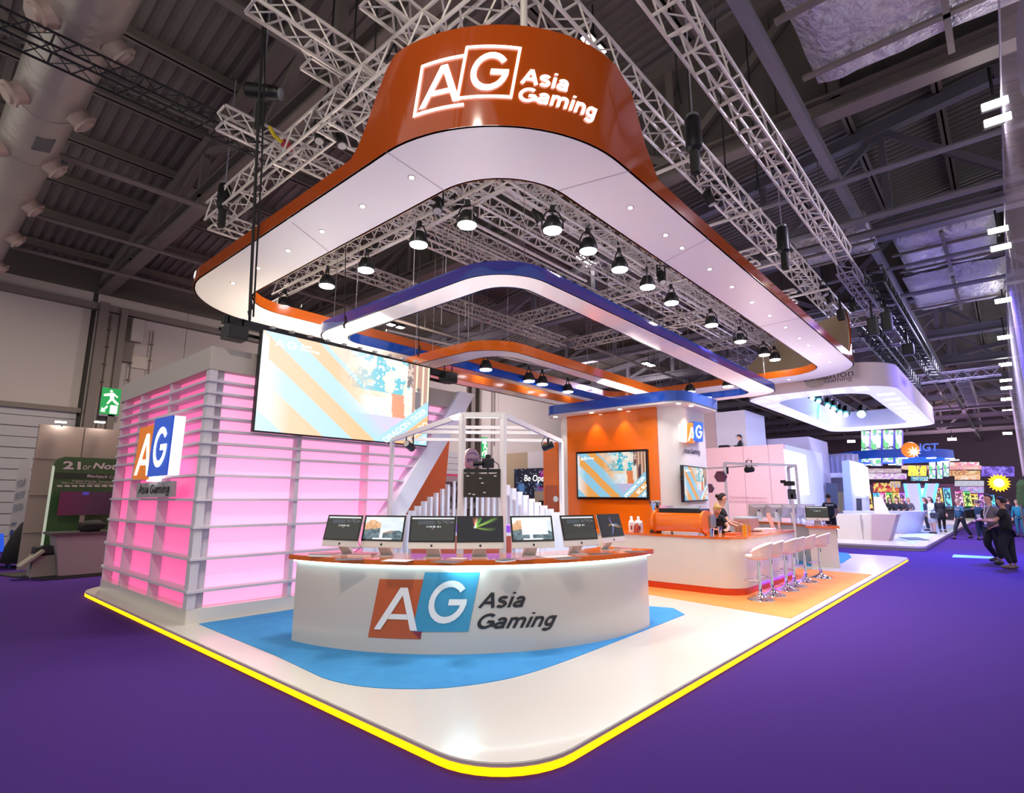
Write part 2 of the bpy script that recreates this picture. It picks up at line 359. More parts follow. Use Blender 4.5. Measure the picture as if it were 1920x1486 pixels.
def column(x, top=9.2, w=.3, mt=steel_grey, label=''):
    t = thing('steel_column', label, 'column', (x, 25.75, 0), 0, 'columns against the far hall wall')
    m = MB(); m.bb(x-w/2, 25.6, 0, x+w/2, 25.63, top); m.bb(x-w/2, 25.87, 0, x+w/2, 25.9, top); m.build('flange', mt, t)
    m = MB(); m.bb(x-.02, 25.63, 0, x+.02, 25.87, top); m.build('web', mt, t); return t
column(4.95, label='dark grey steel column beside the big shutter door at left')
column(5.62, 9.1, .22, label='thinner grey steel column just behind the left green exit sign')
column(25.1, 10, .34, label='dark steel column seen through the white frame, beside the round sign')
column(25.75, 10, .2, label='slim grey column right of the dark steel column behind the frame')
for x, z1, lb in ((6.1, 9.0, 'conduit pipe down to the left green exit sign'), (6.75, 8.5, 'conduit pipe on the wall right of the left exit sign'), (5.25, 8.8, 'thin conduit running down beside the left steel column')):
    m = MB(); m.tube([(x, 25.9, 5.9 if x == 6.1 else .3), (x, 25.9, z1)], .025, 6)
    for k in range(4): m.bb(x-.05, 25.86, z1-.6-k*.7, x+.05, 26, z1-.54-k*.7)
    tag(m.build('conduit', steel_grey), lb, 'pipe', 'wall conduits')
for x, lb in ((27.2, 'thin conduit pair on the wall behind the white frame'),):
    m = MB(); m.tube([(x, 25.9, 4), (x, 25.9, 9)], .03, 6); m.tube([(x+.25, 25.9, 5.2), (x+.25, 25.9, 9)], .03, 6); tag(m.build('conduit', steel_grey), lb, 'pipe', 'wall conduits')
# wall mounted grey box and small panel
def boxed(name, c, d, mt, label, cat, bevel=.01, group=None):
    m = MB(); m.box(c, d); return tag(m.build(name, mt, bevel=bevel), label, cat, group)
p = un(257, 620, y=25.7); t = thing('wall_speaker', 'pale box speaker high on the hall wall above the pink booth', 'speaker', p)
m = MB(); m.box(p, (.42, .3, .95)); m.build('cabinet', mat('pale_box', 'a49c98', .6), t, bevel=.03); m = MB(); m.box(p+Vector((-.22, .15, -.4)), (.36, .1, 1.8)); m.build('bracket', steel_grey, t)
p = un(265, 680, y=25.95); boxed('access_hatch', p, (.75, .05, .5), mat('hatch', 'bdb3ac', .7), 'pale hatch plate on the wall above the pink booth corner', 'hatch')
def exit_sign(p, w, h, label):
    t = thing('exit_sign', label, 'exit sign', p, 0, 'green emergency exit signs'); x, y, z = p
    m = MB(); m.bb(x-w/2, y, z-h/2-.08, x+w/2, y+.12, z+h/2); m.build('housing', mat('sign_case', '8d8a94', .5), t, bevel=.01)
    m = MB(); m.bb(x-w/2, y-.02, z-h/2, x+w/2, y-.004, z+h/2); m.build('panel', mat('exit_green', '128a48', .4, emit='0f8f46', es=.55), t)
    g = MB(); Y = y-.03
    def q(pts): g.add([(x+a*w, Y, z+b*h) for a, b in pts], [tuple(range(len(pts)))])
    q([(-.02+.07*cos(k*pi/4), .38+.045*sin(k*pi/4)) for k in range(8)])
    q([(-.1, .3), (.12, .33), (.16, .1), (-.02, .05)]); q([(.1, .32), (.36, .2), (.32, .15), (.1, .25)]); q([(-.1, .3), (-.4, .24), (-.36, .17), (-.06, .2)])
    q([(0, .08), (.14, .1), (.36, -.02), (.44, -.07), (.4, -.12), (.26, -.08)]); q([(-.02, .1), (.1, .08), (-.12, -.12), (-.2, -.1)])
    q([(.02, -.15), (.4, -.15), (.4, -.46), (.02, -.46)]); q([(-.44, -.42), (-.2, -.42), (-.26, -.36), (-.1, -.22), (-.16, -.17), (-.32, -.31), (-.4, -.25)])
    g.build('pictogram', mat('exit_white', 'ffffff', .4, emit='fff8d8', es=1.1), t, recalc=False)
exit_sign(un(207, 752, y=25.6), .62, 1.02, 'green running man exit sign on the wall left of the pink booth')
exit_sign(un(908, 838, y=25.4), .55, 1.3, 'narrow green exit sign on the wall behind the white frame')
# ---- roof: corrugated deck on purlins, pitched lattice trusses across the hall
dk = MB(); x = -5.0; prof = []
while x < 104:
    prof += [(x, 0), (x+.12, 0), (x+.15, .07), (x+.27, .07)]; x += .3
ys = (26.2, -1, -9); vs = []
for y in ys: vs += [(px_, y, deck_z(y)+dz) for px_, dz in prof]
n = len(prof); dk.add(vs, [(j*n+i, j*n+i+1, (j+1)*n+i+1, (j+1)*n+i) for j in range(2) for i in range(n-1)])
roof = struct(dk.build('ceiling', deck_grey))
y = 25.0
while y > -8:
    m = MB(); z = deck_z(y)-.16; m.bb(-5, y-.13, z-.14, 104, y+.13, z-.11); m.bb(-5, y-.03, z-.14, 104, y+.03, z+.14); m.build('purlin', steel_grey, roof); y -= 2.25
def roof_truss(x, far, label, infill=False):
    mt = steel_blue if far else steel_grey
    t = thing('roof_truss', label, 'roof truss', (x, 26, 9.5), 0, 'pitched steel trusses under the hall roof')
    m = MB(); m.bb(x-.2, -9, 9.62, x+.2, 26, 9.68); m.bb(x-.03, -9, 9.68, x+.03, 26, 10.0); m.bb(x-.2, -9, 10.0, x+.2, 26, 10.06); m.build('bottom_chord', mt, t)
    m = MB(); m.bar((x, 26, deck_z(26)-.55), (x, -1, deck_z(-1)-.55), .34, .36); m.bar((x, -1, deck_z(-1)-.55), (x, -9, deck_z(-9)-.55), .34, .36); m.build('top_chord', mt, t)
    nodes = [25.6, 22.4, 19.4, 16.0, 12.6, 9.0, 5.4, 1.8, -1.8, -5.4, -8.6]
    for i in range(len(nodes)-1):
        a, b = nodes[i], nodes[i+1]; m = MB()
        if i % 2 == 0: m.bar((x, a, 10), (x, b, deck_z(b)-.6), .16, .2)
        else: m.bar((x, a, deck_z(a)-.6), (x, b, 10), .16, .2)
        m.build('diagonal', mt, t)
        m = MB(); m.bar((x, b, 10), (x, b, deck_z(b)-.6), .2, .2); m.build('upright', mt, t)
    if infill:
        m = MB(); k = 0; yy = 25.0
        while yy > -8: m.add([(x+.12, yy, 10.0), (x+.12, yy-.98, 10.0), (x+.12, yy-.98, deck_z(yy-.98)-.4), (x+.12, yy, deck_z(yy)-.4)], [(0, 1, 2, 3)]); m.bar((x+.1, yy, 10), (x+.1, yy, deck_z(yy)-.4), .04, .04); yy -= 1.0
        m.build('cladding', dark_panel, t)
names = ['above the left corner of the orange ring', 'filled with dark cladding, above the right of the orange ring', 'over the bar end, third from the camera', 'over the neighbouring white ring', 'fifth from the camera, over the far stands', 'sixth from the camera', 'seventh from the camera', 'eighth from the camera', 'ninth from the camera', 'tenth from the camera', 'eleventh from the camera', 'twelfth from the camera']
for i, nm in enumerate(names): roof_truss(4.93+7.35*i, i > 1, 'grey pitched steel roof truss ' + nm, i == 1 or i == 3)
# sprinkler pipes and cable trays running down the hall
for y, z, r, lb in ((22.6, 9.45, .07, 'pipe nearest the far wall'), (19.4, 9.4, .06, 'second pipe from the far wall'), (15.4, 9.4, .08, 'third pipe from the far wall, across the silver duct'), (11.7, 9.4, .08, 'fourth pipe, over the duct nozzle'), (8.4, 9.45, .09, 'pipe over the dark lattice truss'), (2.9, 9.05, .06, 'pipe right over the orange sign')):
    m = MB(); m.tube([(-4, y, z), (60, y, z)], r, 8)
    for k in range(8): m.bar((1.2+7.3*k, y, z), (1.2+7.3*k, y, deck_z(y)-.2), .02, .02)
    tag(m.build('sprinkler_pipe', steel_grey), 'grey pipe below the roof, '+lb, 'pipe', 'pipes below the roof')
for k in range(5):
    x = 13.5+k*.0; 
for x, z, r, lb in ((14.6, 9.3, .07, 'first cross pipe behind the clad truss'), (16.4, 9.0, .1, 'second cross pipe behind the clad truss'), (17.2, 8.9, .12, 'third cross pipe behind the clad truss'), (21.3, 9.2, .06, 'cross pipe under the foil duct'), (24.5, 9.2, .06, 'cross pipe beyond the foil duct')):
    m = MB(); m.tube([(x, -8, z), (x, 9, z)], r, 8); tag(m.build('service_pipe', steel_blue), 'grey service pipe crossing the roof at right, '+lb, 'pipe', 'service pipes at the right of the roof')
# roof beams along the hall at right
for y, z, lb in ((2.35, 9.55, 'right of the ladder truss'), (-3.2, 9.6, 'near the mesh banner')):
    m = MB(); m.bb(-3, y-.1, z-.14, 100, y+.1, z+.14); tag(m.build('tie_beam', steel_blue), 'long pale steel tie beam along the hall, '+lb, 'beam', 'tie beams')
# silver ventilation duct with nozzles, upper left
t = thing('ventilation_duct', 'fat silver foil ventilation duct under the roof at upper left', 'duct', (1.2, 14, 9.3))
m = MB(); pts = [(1.18, 24.5, 9.25), (1.18, 21, 9.25), (1.17, 14, 9.25), (1.16, 4, 9.25)]; m.tube(pts, .52, 28)
for yy in (23.4, 21.3, 19.2, 17.1, 15, 12.9, 10.8, 8.7, 6.6): m.tube([(1.17, yy-.03, 9.25), (1.17, yy+.03, 9.25)], .53, 28)
m.build('duct_body', duct_foil, t, smooth=40)
for yy in (23.2, 20.2, 17.6, 15.0, 12.6, 10.1, 7.6):
    for sx in (1, -1):
        m = MB(); a = Vector((1.17+sx*.38, yy, 9.25-.3)); d = Vector((sx*.8, 0, -.6)); m.cone(a, a+d*.20, .2, .18, 18); m.cone(a+d*.2, a+d*.24, .23, .23, 18); m.cone(a+d*.24, a+d*.29, .17, .15, 18)
        m.build('nozzle', mat('nozzle_beige', 'b09a90', .5, metal=.2), t, smooth=40)
m = MB(); m.box((1.3, 13.9, 8.76), (.3, .6, .04), Matrix.Rotation(radians(-12), 3, 'Y')); m.build('hatch', mat('hatch_grey', '5e5c5c', .6), t)
# crumpled foil-wrapped plenum ducts, upper right
def foil_duct(x0, y0, z0, x1, y1, z1, label):
    t = thing('foil_duct', label, 'duct', ((x0+x1)/2, (y0+y1)/2, z1), 0, 'foil wrapped ducts at upper right')
    m = MB(); nx, ny = 26, 18; vs = []
    for j in range(ny+1):
        for i in range(nx+1):
            u, v = i/nx, j/ny; e = min(u, 1-u, v, 1-v); sag = .10*vnoise(u*7, v*6, 2)+.05*vnoise(u*23, v*17, 5)
            zz = z0-sag+(.35*(1-min(1, e*9))**2)
            vs.append((x0+(x1-x0)*u, y0+(y1-y0)*v, zz))
    m.add(vs, [(j*(nx+1)+i, j*(nx+1)+i+1, (j+1)*(nx+1)+i+1, (j+1)*(nx+1)+i) for j in range(ny) for i in range(nx)])
    m.build('wrap', foil, t, smooth='all', recalc=False)
    m = MB(); m.bb(x0+.06, y0+.06, z0+.3, x1-.06, y1-.06, z1); m.build('casing', mat('casing_grey', '8f8b96', .5, metal=.4), t)
    m = MB()
    for u in (.25, .75): m.bb(x0+(x1-x0)*u-.06, y0-.1, z0-.2, x0+(x1-x0)*u+.06, y1+.1, z0-.14)
    m.bb(x0-.2, (y0+y1)/2-.05, z0-.2, x1+.2, (y0+y1)/2+.05, z0-.12); m.build('hanger_rail', steel_grey, t)
foil_duct(8.1, -2.2, 9.75, 11.5, 1.95, 10.6, 'crumpled silver foil duct at the top right, nearest the camera')
foil_duct(19.9, -.6, 9.6, 23.4, 1.9, 10.4, 'bluish crumpled foil duct behind the first one at right')
foil_duct(24.1, -.8, 9.5, 28.2, 2.1, 10.2, 'third crumpled foil duct, lit blue, farther down the hall')
foil_duct(17.9, 2.2, 9.3, 19.6, 4.2, 10.0, 'small bright foil duct end with round grille near the ladder truss')
for (px_, py_), x, nm in (((1765, 14), 9.6, 'first'), ((1595, 8), 8.6, 'second')):
    p = un(px_, py_, x=x); m = MB(); m.mi = 0; m.slab([p+Vector((0, 0, 0)), p+Vector((.14, 0, 0)), p+Vector((.02, .2, 0))], (0, 0, .004)); m.mi = 1; m.slab([p+Vector((.14, 0, 0)), p+Vector((.2, .16, 0)), p+Vector((.02, .2, 0))], (0, 0, .004))
# ---- hall lamps in pairs
def hall_lamp(p, s, label, tilt=0):
    t = thing('hall_lamp', label, 'lamp', p, 0, 'twin high bay lamps'); p = Vector(p)
    for k in (-1, 1):
        c = p+Vector((k*s*.75, 0, 0)); m = MB(); m.box(c+Vector((0, 0, .06)), (s, s*.9, .12)); m.build('housing', black_metal, t, bevel=.01)
        m = MB(); m.box(c-Vector((0, 0, .012)), (s*.86, s*.76, .02)); m.build('lens', lamp_white, t)
    m = MB(); m.tube([p+Vector((0, 0, .1)), Vector((p.x, p.y, max(p.z+.2, min(p.z+1.2, deck_z(p.y)-.3))))], .02, 6); m.build('drop_rod', black_metal, t)
for (a, b), X, s, lb in (((1113, 84), 9.5, .3, 'glaring twin lamp just right of the orange sign'), ((1095, 487), 19, .42, 'twin lamp seen through the orange ring above the blue ring'), ((888, 559), 20, .45, 'twin lamp seen inside the blue ring, upper'), ((742, 611), 17, .4, 'twin lamp seen inside the blue ring, at left'), ((334, 586), 8.6, .34, 'twin lamp near the far wall over the pink booth'),
        ((943, 662), 23, .45, 'twin lamp seen through the small orange ring'), ((1083, 633), 29, .5, 'twin lamp beyond the small orange ring'), ((1216, 683), 33, .5, 'twin lamp between blue ring and tower roof'), ((1080, 708), 36, .5, 'twin lamp just over the tower roof')):
    hall_lamp(un(a, b, x=X), s, 'bright '+lb)
for i, ((a, b), X) in enumerate((((1868, 209), 12.9), ((1874, 447), 19.5), ((1881, 563), 27), ((1884, 632), 34), ((1885, 683), 42), ((1886, 712), 50), ((1887, 727), 56), ((1887, 748), 64), ((1889, 770), 72), ((1888, 790), 82), ((1889, 812), 95), ((1596, 827), 70), ((1785, 823), 80))):
    p = un(a, b, x=X); s = .3+.006*X; t = thing('hall_lamp', 'floodlight in the row along the hall, '+('nearest the camera', 'second nearest', 'third nearest', 'fourth nearest', 'fifth nearest', 'sixth nearest', 'seventh nearest', 'eighth nearest', 'ninth nearest', 'tenth nearest', 'farthest of the row', 'set apart left of the white ring top', 'set apart right of the blue ring')[i], 'lamp', p, 0, 'floodlights along the right')
    for k in (-1, 1):
        c = p+Vector((0, 0, k*.17*X/13 if i < 2 else 0)); m = MB(); m.box(c+Vector((.06, 0, 0)), (.08, s*1.1, s*.42), Matrix.Rotation(radians(-20), 3, 'Y')); m.build('housing', black_metal, t)
        m = MB(); m.box(c, (.03, s, s*.34), Matrix.Rotation(radians(-20), 3, 'Y')); m.build('lens', lamp_white, t)
        if i > 1: break
    m = MB(); m.tube([p+Vector((.1, 0, .1)), p+Vector((.1, 0, 1.0))], .03, 6); m.build('bracket', black_metal, t)
# translucent mesh banner at the right edge
mm = bpy.data.materials.new('mesh_fabric'); mm.use_nodes = True; b_ = mm.node_tree.nodes['Principled BSDF']; b_.inputs['Base Color'].default_value = (.55, .48, .53, 1); b_.inputs['Alpha'].default_value = .36; b_.inputs['Roughness'].default_value = .9
t = thing('mesh_banner', 'long translucent white mesh banner hanging at the right edge', 'banner', (20, -.72, 9))
m = MB(); pa = un(1873, 0, y=-.72); ZM = pa.z; vs = []
N = 60
for i in range(N+1):
    u = i/N; x = 7+45*u; yb = -.72
    for z in (ZM, 3.2): vs.append((x, yb-.03*sin(i*1.9)*(1 if z < 5 else 0), z))
m.add(vs, [(2*i, 2*i+1, 2*i+3, 2*i+2) for i in range(N)]); m.build('mesh_sheet', mm, t, smooth='all', recalc=False)
m = MB()
for z in (ZM, 3.2): m.tube([(7, -.72, z), (52, -.72, z)], .015, 6)
m.build('hem_tube', alu_dim, t)
m = MB(); m.slab([un(a, b, y=-.735) for a, b in ((1916, -10), (1908, 20), (1905, 70), (1909, 130), (1915, 172), (1922, 185), (1935, 185), (1935, -10))], (0, -.01, 0)); m.build('printed_mark', mat('banner_blue', '2c3f78', .7), t)
# ================================================================ THE STAND PLATFORM
P = .08
PL = thing('stand_platform', 'glossy white raised stand floor with glowing yellow edge', 'platform', (10, 7, 0))
outp = rpoly([(2.69, 2.40, .62), (19.86, 2.40, .45), (19.86, 13.1, .6), (2.69, 13.1, .8)], 10, 4)
m = MB(); m.prism(offset(outp, .0), P-.022, P); m.build('deck', gloss_white, PL)
m = MB(); m.prism(offset(outp, .035), 0, P-.022); m.build('core', grey_edge, PL)
band(offset(outp, -.012), P-.027, P-.004, .012, 'grey_lip', grey_edge, PL)
band(offset(outp, -.016), .004, P-.029, .03, 'led_strip', led_yellow, PL)
def smooth_poly(pts, n=5):   # closed Catmull-Rom
    out = []; L = len(pts)
    for i in range(L):
        a, b, c, d = (Vector((*pts[(i+k) % L][:2], 0)) for k in (-1, 0, 1, 2))
        for k in range(n):
            t = k/n; q = .5*((2*b)+(-a+c)*t+(2*a-5*b+4*c-d)*t*t+(-a+3*b-3*c+d)*t**3); out.append((q.x, q.y))
    return out
px_ = [(520, 1229), (601, 1267.5), (682.5, 1285.8), (780, 1290), (865, 1285), (967, 1267.5), (1068, 1235), (1210, 1180), (1284, 1151), (1262, 1139), (1215, 1135.5)]
bp = [tuple(un(a, b, z=P+.006)[:2]) for a, b in px_]
poly = [(3.05, 8.2)] + [bp[0]] + smooth_poly(bp)[5:-20] + bp[-4:] + [(8.5, 8.2)]
m = MB(); m.prism(poly, P, P+.006); m.build('blue_carpet_inlay', blue_carpet, PL)
a = un(1217, 1124, z=P); b2 = un(1479, 1158.5, z=P); c2 = un(1632, 1077, z=P); d2 = un(1500, 1066, z=P)
m = MB(); m.prism([(b2.x, 2.5), (c2.x+.05, 2.5), (d2.x, 6.5), (9.6, 7.5)], P, P+.006); m.build('orange_carpet_inlay', orange_carpet, PL)
q = [un(x_, y_, z=P)[:2] for x_, y_ in ((1480, 1060), (1540, 1062), (1580, 1055), (1597, 1044), (1590, 1037), (1562, 1034))]
m = MB(); m.prism([tuple(v) for v in q]+[(18.9, 6.0), (15.4, 6.0)], P+.0, P+.009); m.build('blue_carpet_inlay', blue_carpet, PL)
# ================================================================ HANGING RINGS
def sstep(t): t = max(0, min(1, t)); return t*t*(3-2*t)
Z1 = 5.3
RG = thing('hanging_ring', 'large glossy orange ring sign with white underside and raised front', 'hanging sign', (10, 7, Z1))
o1 = rpoly([(3.07, 2.75, 1.8), (18.55, 2.75, 1.75), (18.55, 11.42, 1.8), (3.07, 11.42, 1.8)], 24, 40)
i1 = rpoly([(4.0, 3.62, 1.0), (17.55, 3.62, .95), (17.55, 10.45, .95), (4.0, 10.45, .9)], 24, 40)
def ztop(p):
    x, y = p; z = 5.5
    if y > 4.3 and x < 3.4: z = 5.5+.93*sstep((5.22-y)/.85)
    elif x < 5.3 and y < 5: z = 6.43+.05*sstep((x-3.2)/1.5)-.4*sstep((x-4.95)/.5)
    if y < 2.9 and x > 4.95: z = max(5.5, 6.48-.98*sstep((x-5.0)/.75))
    if x > 16.4: z = max(z, 5.5+1.5*sstep((x-16.5)/1.1)*sstep((7.0-y)/2.6))
    return z
band(o1, Z1, ztop, .03, 'outer_fascia', orange_gloss, RG)
band(offset(o1, .035), Z1+.02, lambda p: ztop(p)-.004, .02, 'fascia_backing', beige, RG)
band(offset(i1, .0), Z1, 5.5, -.03, 'inner_fascia', mat('orange_lit', 'e0680f', .2, coat=.3), RG)  # the light on the inner face is put into this brighter orange
annulus(offset(o1, .004), offset(i1, -.004), Z1, Z1+.03, 'soffit', soffit_white, RG)
for a, b in ((772, 332), (680, 386), (604, 433), (540, 469), (484, 502), (437, 530), (1181.7, 388.7), (1248, 440), (1278.8, 464), (1330.5, 504), (1372.5, 537), (1410, 566), (1443.6, 591), (1473, 613), (1498.7, 633.4), (1515.7, 647), (1537, 662.7), (1556, 678), (1479, 711)):
    p = un(a, b, z=Z1); m = MB(); m.lathe([(.045, Z1-.006), (.045, Z1), (.03, Z1), (.03, Z1-.006)], 16, (p.x, p.y, 0)); d = m.build('downlight', mat('trim_ring', 'b8b0b8', .3, metal=.5), RG)
    m = MB(); m.lathe([(.027, Z1-.012), (.027, Z1-.005)], 14, (p.x, p.y, 0)); m.build('lens', down_lens, d)
# sign lettering on the curved front, positions measured as (angle, height) round the corner
CX, CY, RR = 4.87, 4.55, 1.8
def cyl(px_, py_, cx=CX, cy=CY, r=RR):
    d = ray(px_, py_); a = d.x*d.x+d.y*d.y; bq = -2*(d.x*cx+d.y*cy); c = cx*cx+cy*cy-r*r; t = (-bq-sqrt(bq*bq-4*a*c))/(2*a)
    return (atan2(d.y*t-cy, d.x*t-cx) % (2*pi), HC+d.z*t)
def cylfn(tl, tr, br, bl, cx=CX, cy=CY, r=RR, push=.012):
    q = [cyl(*p_, cx, cy, r) for p_ in (bl, br, tr, tl)]
    def f(u, v):
        th = (q[0][0]*(1-u)+q[1][0]*u)*(1-v)+(q[3][0]*(1-u)+q[2][0]*u)*v; z = (q[0][1]*(1-u)+q[1][1]*u)*(1-v)+(q[3][1]*(1-u)+q[2][1]*u)*v
        return Vector((cx+(r+push)*cos(th), cy+(r+push)*sin(th), z))
    return f
def frame_pieces(w, hgt, n=14):
    out = []
    for k in range(n):
        a, b = k/n, (k+1)/n
        out += [[(a, 0), (b, 0), (b, hgt), (a, hgt)], [(a, 1-hgt), (b, 1-hgt), (b, 1), (a, 1)]]
    for k in range(3): out += [[(0, hgt+(1-2*hgt)*k/3), (w, hgt+(1-2*hgt)*k/3), (w, hgt+(1-2*hgt)*(k+1)/3), (0, hgt+(1-2*hgt)*(k+1)/3)], [(1-w, hgt+(1-2*hgt)*k/3), (1, hgt+(1-2*hgt)*k/3), (1, hgt+(1-2*hgt)*(k+1)/3), (1-w, hgt+(1-2*hgt)*(k+1)/3)]]
    return out
fA = cylfn((791, 124), (871, 103), (870, 200), (775, 222)); fG = cylfn((874, 88), (978, 90), (960, 186), (855, 189))
pieces_on('logo_frame', [q_ for q_ in frame_pieces(.065, .06) if not (q_[0][0] >= .93 and .06 <= q_[0][1] < .9)], fA, logo_white, RG)
pieces_on('logo_frame', frame_pieces(.05, .055), fG, logo_white, RG)
pieces_on('logo_letter', LOGO_A, lambda u, v: fA(.08+u*.86, .1+v*.78), logo_white, RG)
pieces_on('logo_letter', LOGO_G, lambda u, v: fG(.16+u*.72, .13+v*.74), logo_white, RG)
stroke_text('lettering', 'Asia', cylfn((982, 128), (1072, 145), (1064, 174), (975, 157)), logo_white, RG, .15)
stroke_text('lettering', 'Gaming', cylfn((976, 163), (1124, 197), (1114, 226), (969, 190)), logo_white, RG, .15)
# blue ring
Z2 = 4.7
RB = thing('hanging_ring', 'slimmer glossy blue ring with white underside inside the orange one', 'hanging sign', (10, 7, Z2))
o2 = rpoly([(5.0, 4.53, .85), (16.95, 4.60, .8), (16.95, 9.75, .8), (5.0, 9.75, .85)], 14, 24); i2 = rpoly([(5.49, 4.93, .5), (16.45, 5.3, .45), (16.45, 9.27, .45), (5.49, 9.27, .45)], 14, 24)
band(o2, Z2, Z2+.19, .03, 'outer_fascia', blue_gloss, RB); band(i2, Z2, Z2+.19, -.03, 'inner_fascia', blue_gloss, RB); annulus(offset(o2, .004), offset(i2, -.004), Z2, Z2+.03, 'soffit', ring_white, RB)
Z3 = 4.4
RO = thing('hanging_ring', 'small orange ring with white underside hanging lowest by the tower', 'hanging sign', (10, 8, Z3))
o3 = rpoly([(6.95, 6.6, .85), (14.7, 6.68, .7), (14.7, 9.65, .7), (6.95, 9.65, .8)], 14, 20); i3 = rpoly([(7.48, 6.95, .5), (14.2, 7.15, .4), (14.2, 9.22, .4), (7.48, 9.22, .45)], 14, 20)
band(o3, Z3, Z3+.19, .03, 'outer_fascia', orange_mid, RO); band(i3, Z3, Z3+.19, -.03, 'inner_fascia', orange_mid, RO); annulus(offset(o3, .004), offset(i3, -.004), Z3, Z3+.03, 'soffit', ring_white, RO)
for nm, path, z in (('blue', o2, Z2+.19), ('orange', o3, Z3+.19)):
    for k in range(0, len(path), 11):
        x, y = offset(path, .2)[k]; m = MB(); m.tube([(x, y, z-.15), (x, y, 7.2)], .006, 4)
        tag(m.build('suspension_wire', mat('wire', '77717a', .4, metal=.6)), 'thin steel wire holding up the '+nm+' ring', 'wire', 'wires of the '+nm+' ring')

for a, b in (((724, 284), (834, 358)), ((1048, 357), (1182, 320)), ((548, 417), (622, 476)), ((1330, 446), (1240, 494)), ((1500, 596), (1418, 614))):
    p, q = un(*a, z=Z1-.0015), un(*b, z=Z1-.0015); m = MB(); m.bar(p, q, .006, .003); m.build('panel_seam', mat('seam_grey', '9a9098', .6), RG)
# ================================================================ PINK BACKLIT BOOTH
PB = thing('display_booth', 'pink backlit booth with white slatted cladding and grey roof cap', 'booth', (5.5, 10, P))
X0, Y0, X1, Y1 = 2.9, 8.25, 7.9, 12.85
base = rpoly([(X0, Y0, .02), (X1-1.2, Y0, .05), (X1-1.2, Y1, .3), (X0, Y1, .45)], 8, 4)
m = MB(); m.prism(base, P, .265); m.build('plinth', gloss_white, PB)
cap = rpoly([(X0-.02, Y0-.02, .02), (X1-.3, Y0-.02, .05), (X1-.3, Y1, .3), (X0-.02, Y1, .35)], 8, 4)
m = MB(); m.prism(cap, 3.5, 3.83); m.build('roof_cap', mat('cap_grey', 'b5aca6', .6), PB)
SL = [3.338, 3.168, 2.992, 2.818, 2.639, 2.462, 2.292, 2.018, 1.685, 1.32, .904, .49]
# left face panels (x = X0) and front face panels (y = Y0), recessed behind the slats
lp = rpoly([(X0+.15, Y0+.15, .02), (X1-.6, Y0+.15, .02), (X1-.6, Y1-.15, .3), (X0+.15, Y1-.15, .4)], 8, 4)
zs = [.265]+SL[::-1]+[3.5]
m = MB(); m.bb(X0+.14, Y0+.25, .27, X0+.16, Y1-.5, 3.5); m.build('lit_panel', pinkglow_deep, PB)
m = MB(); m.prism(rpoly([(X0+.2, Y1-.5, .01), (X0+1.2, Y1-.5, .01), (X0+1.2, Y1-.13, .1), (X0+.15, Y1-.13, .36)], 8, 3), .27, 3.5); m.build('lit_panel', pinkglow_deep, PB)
def endx(z): return 6.03+(z-1.6)*(7.55-6.03)/2.2   # slanted right-hand end of the long face
m = MB(); m.slab([(X0+.22, Y0+.16, .27), (endx(.27), Y0+.16, .27), (endx(3.5), Y0+.16, 3.5), (X0+.22, Y0+.16, 3.5)], (0, .03, 0)); m.build('lit_panel', pinkglow, PB)
for z in SL:
    pth = rpoly([(X0-.03, Y0-.04, .02), (6.0, Y0-.04, .02), (6.0, Y1+.03, .3), (X0-.03, Y1+.03, .52)], 8, 3)
    k0 = [i for i, p_ in enumerate(pth) if p_[0] < X0+.5 and p_[1] > Y0+.01]
    m = MB(); e = endx(z)
    poly = [(e, Y0-.04), (X0-.03, Y0-.04), (X0-.03, Y1-.5)] + [(X0+.49-.52*cos(t_*pi/16), Y1-.49+.52*sin(t_*pi/16)) for t_ in range(0, 9)] + [(X0+.5, Y1-.13), (X0+.2, Y1-.5), (X0+.14, Y0+.16), (e, Y0+.16)]
    m.prism(poly[::-1], z-.016, z+.016); m.build('slat', slat_white, PB)
for y in (9.85, 11.35, 12.4):
    m = MB(); m.bb(X0-.0, y-.02, .26, X0+.14, y+.02, 3.5); m.build('divider', slat_white, PB)
m = MB(); m.bb(X0-.006, Y0-.006, .265, X0+.10, Y0+.13, 3.5); m.bb(X0+.10, Y0+.10, .265, X0+.23, Y0+.155, 3.5); m.build('corner_post', slat_white, PB)
for x in (4.3, 5.55):
    m = MB(); m.bb(x-.03, Y0-.0, .26, x+.03, Y0+.16, 3.5 if x < 5 else 3.5); m.build('divider', slat_white if x < 5 else mat('divider_pink', 'f0b4cc', .5, emit='ff90c0', es=.2), PB)
# slanted white end frame and cross battens
m = MB(); m.slab([(endx(.3)+.02, Y0-.1, .3), (endx(.3)+.42, Y0-.1, .3), (endx(3.85)+.45, Y0-.1, 3.85), (endx(3.85)-.55, Y0-.1, 3.85), (endx(3.5)-.3, Y0-.1, 3.5), (endx(3.5)+.02, Y0-.1, 3.5)][:3]+[(endx(3.85)+.02, Y0-.1, 3.85)], (0, .3, 0)); m.build('end_frame', cool_white, PB)
o_ = MB(); o_.slab([(endx(.3)+.43, Y0+.05, .3), (8.4, 9.6, .3), (8.4, 9.6, 3.1), (endx(3.1)+.44, Y0+.05, 3.1)], (0, .05, 0)); o_.build('orange_return_wall', mat('orange_board', 'd8642c', .4), PB)
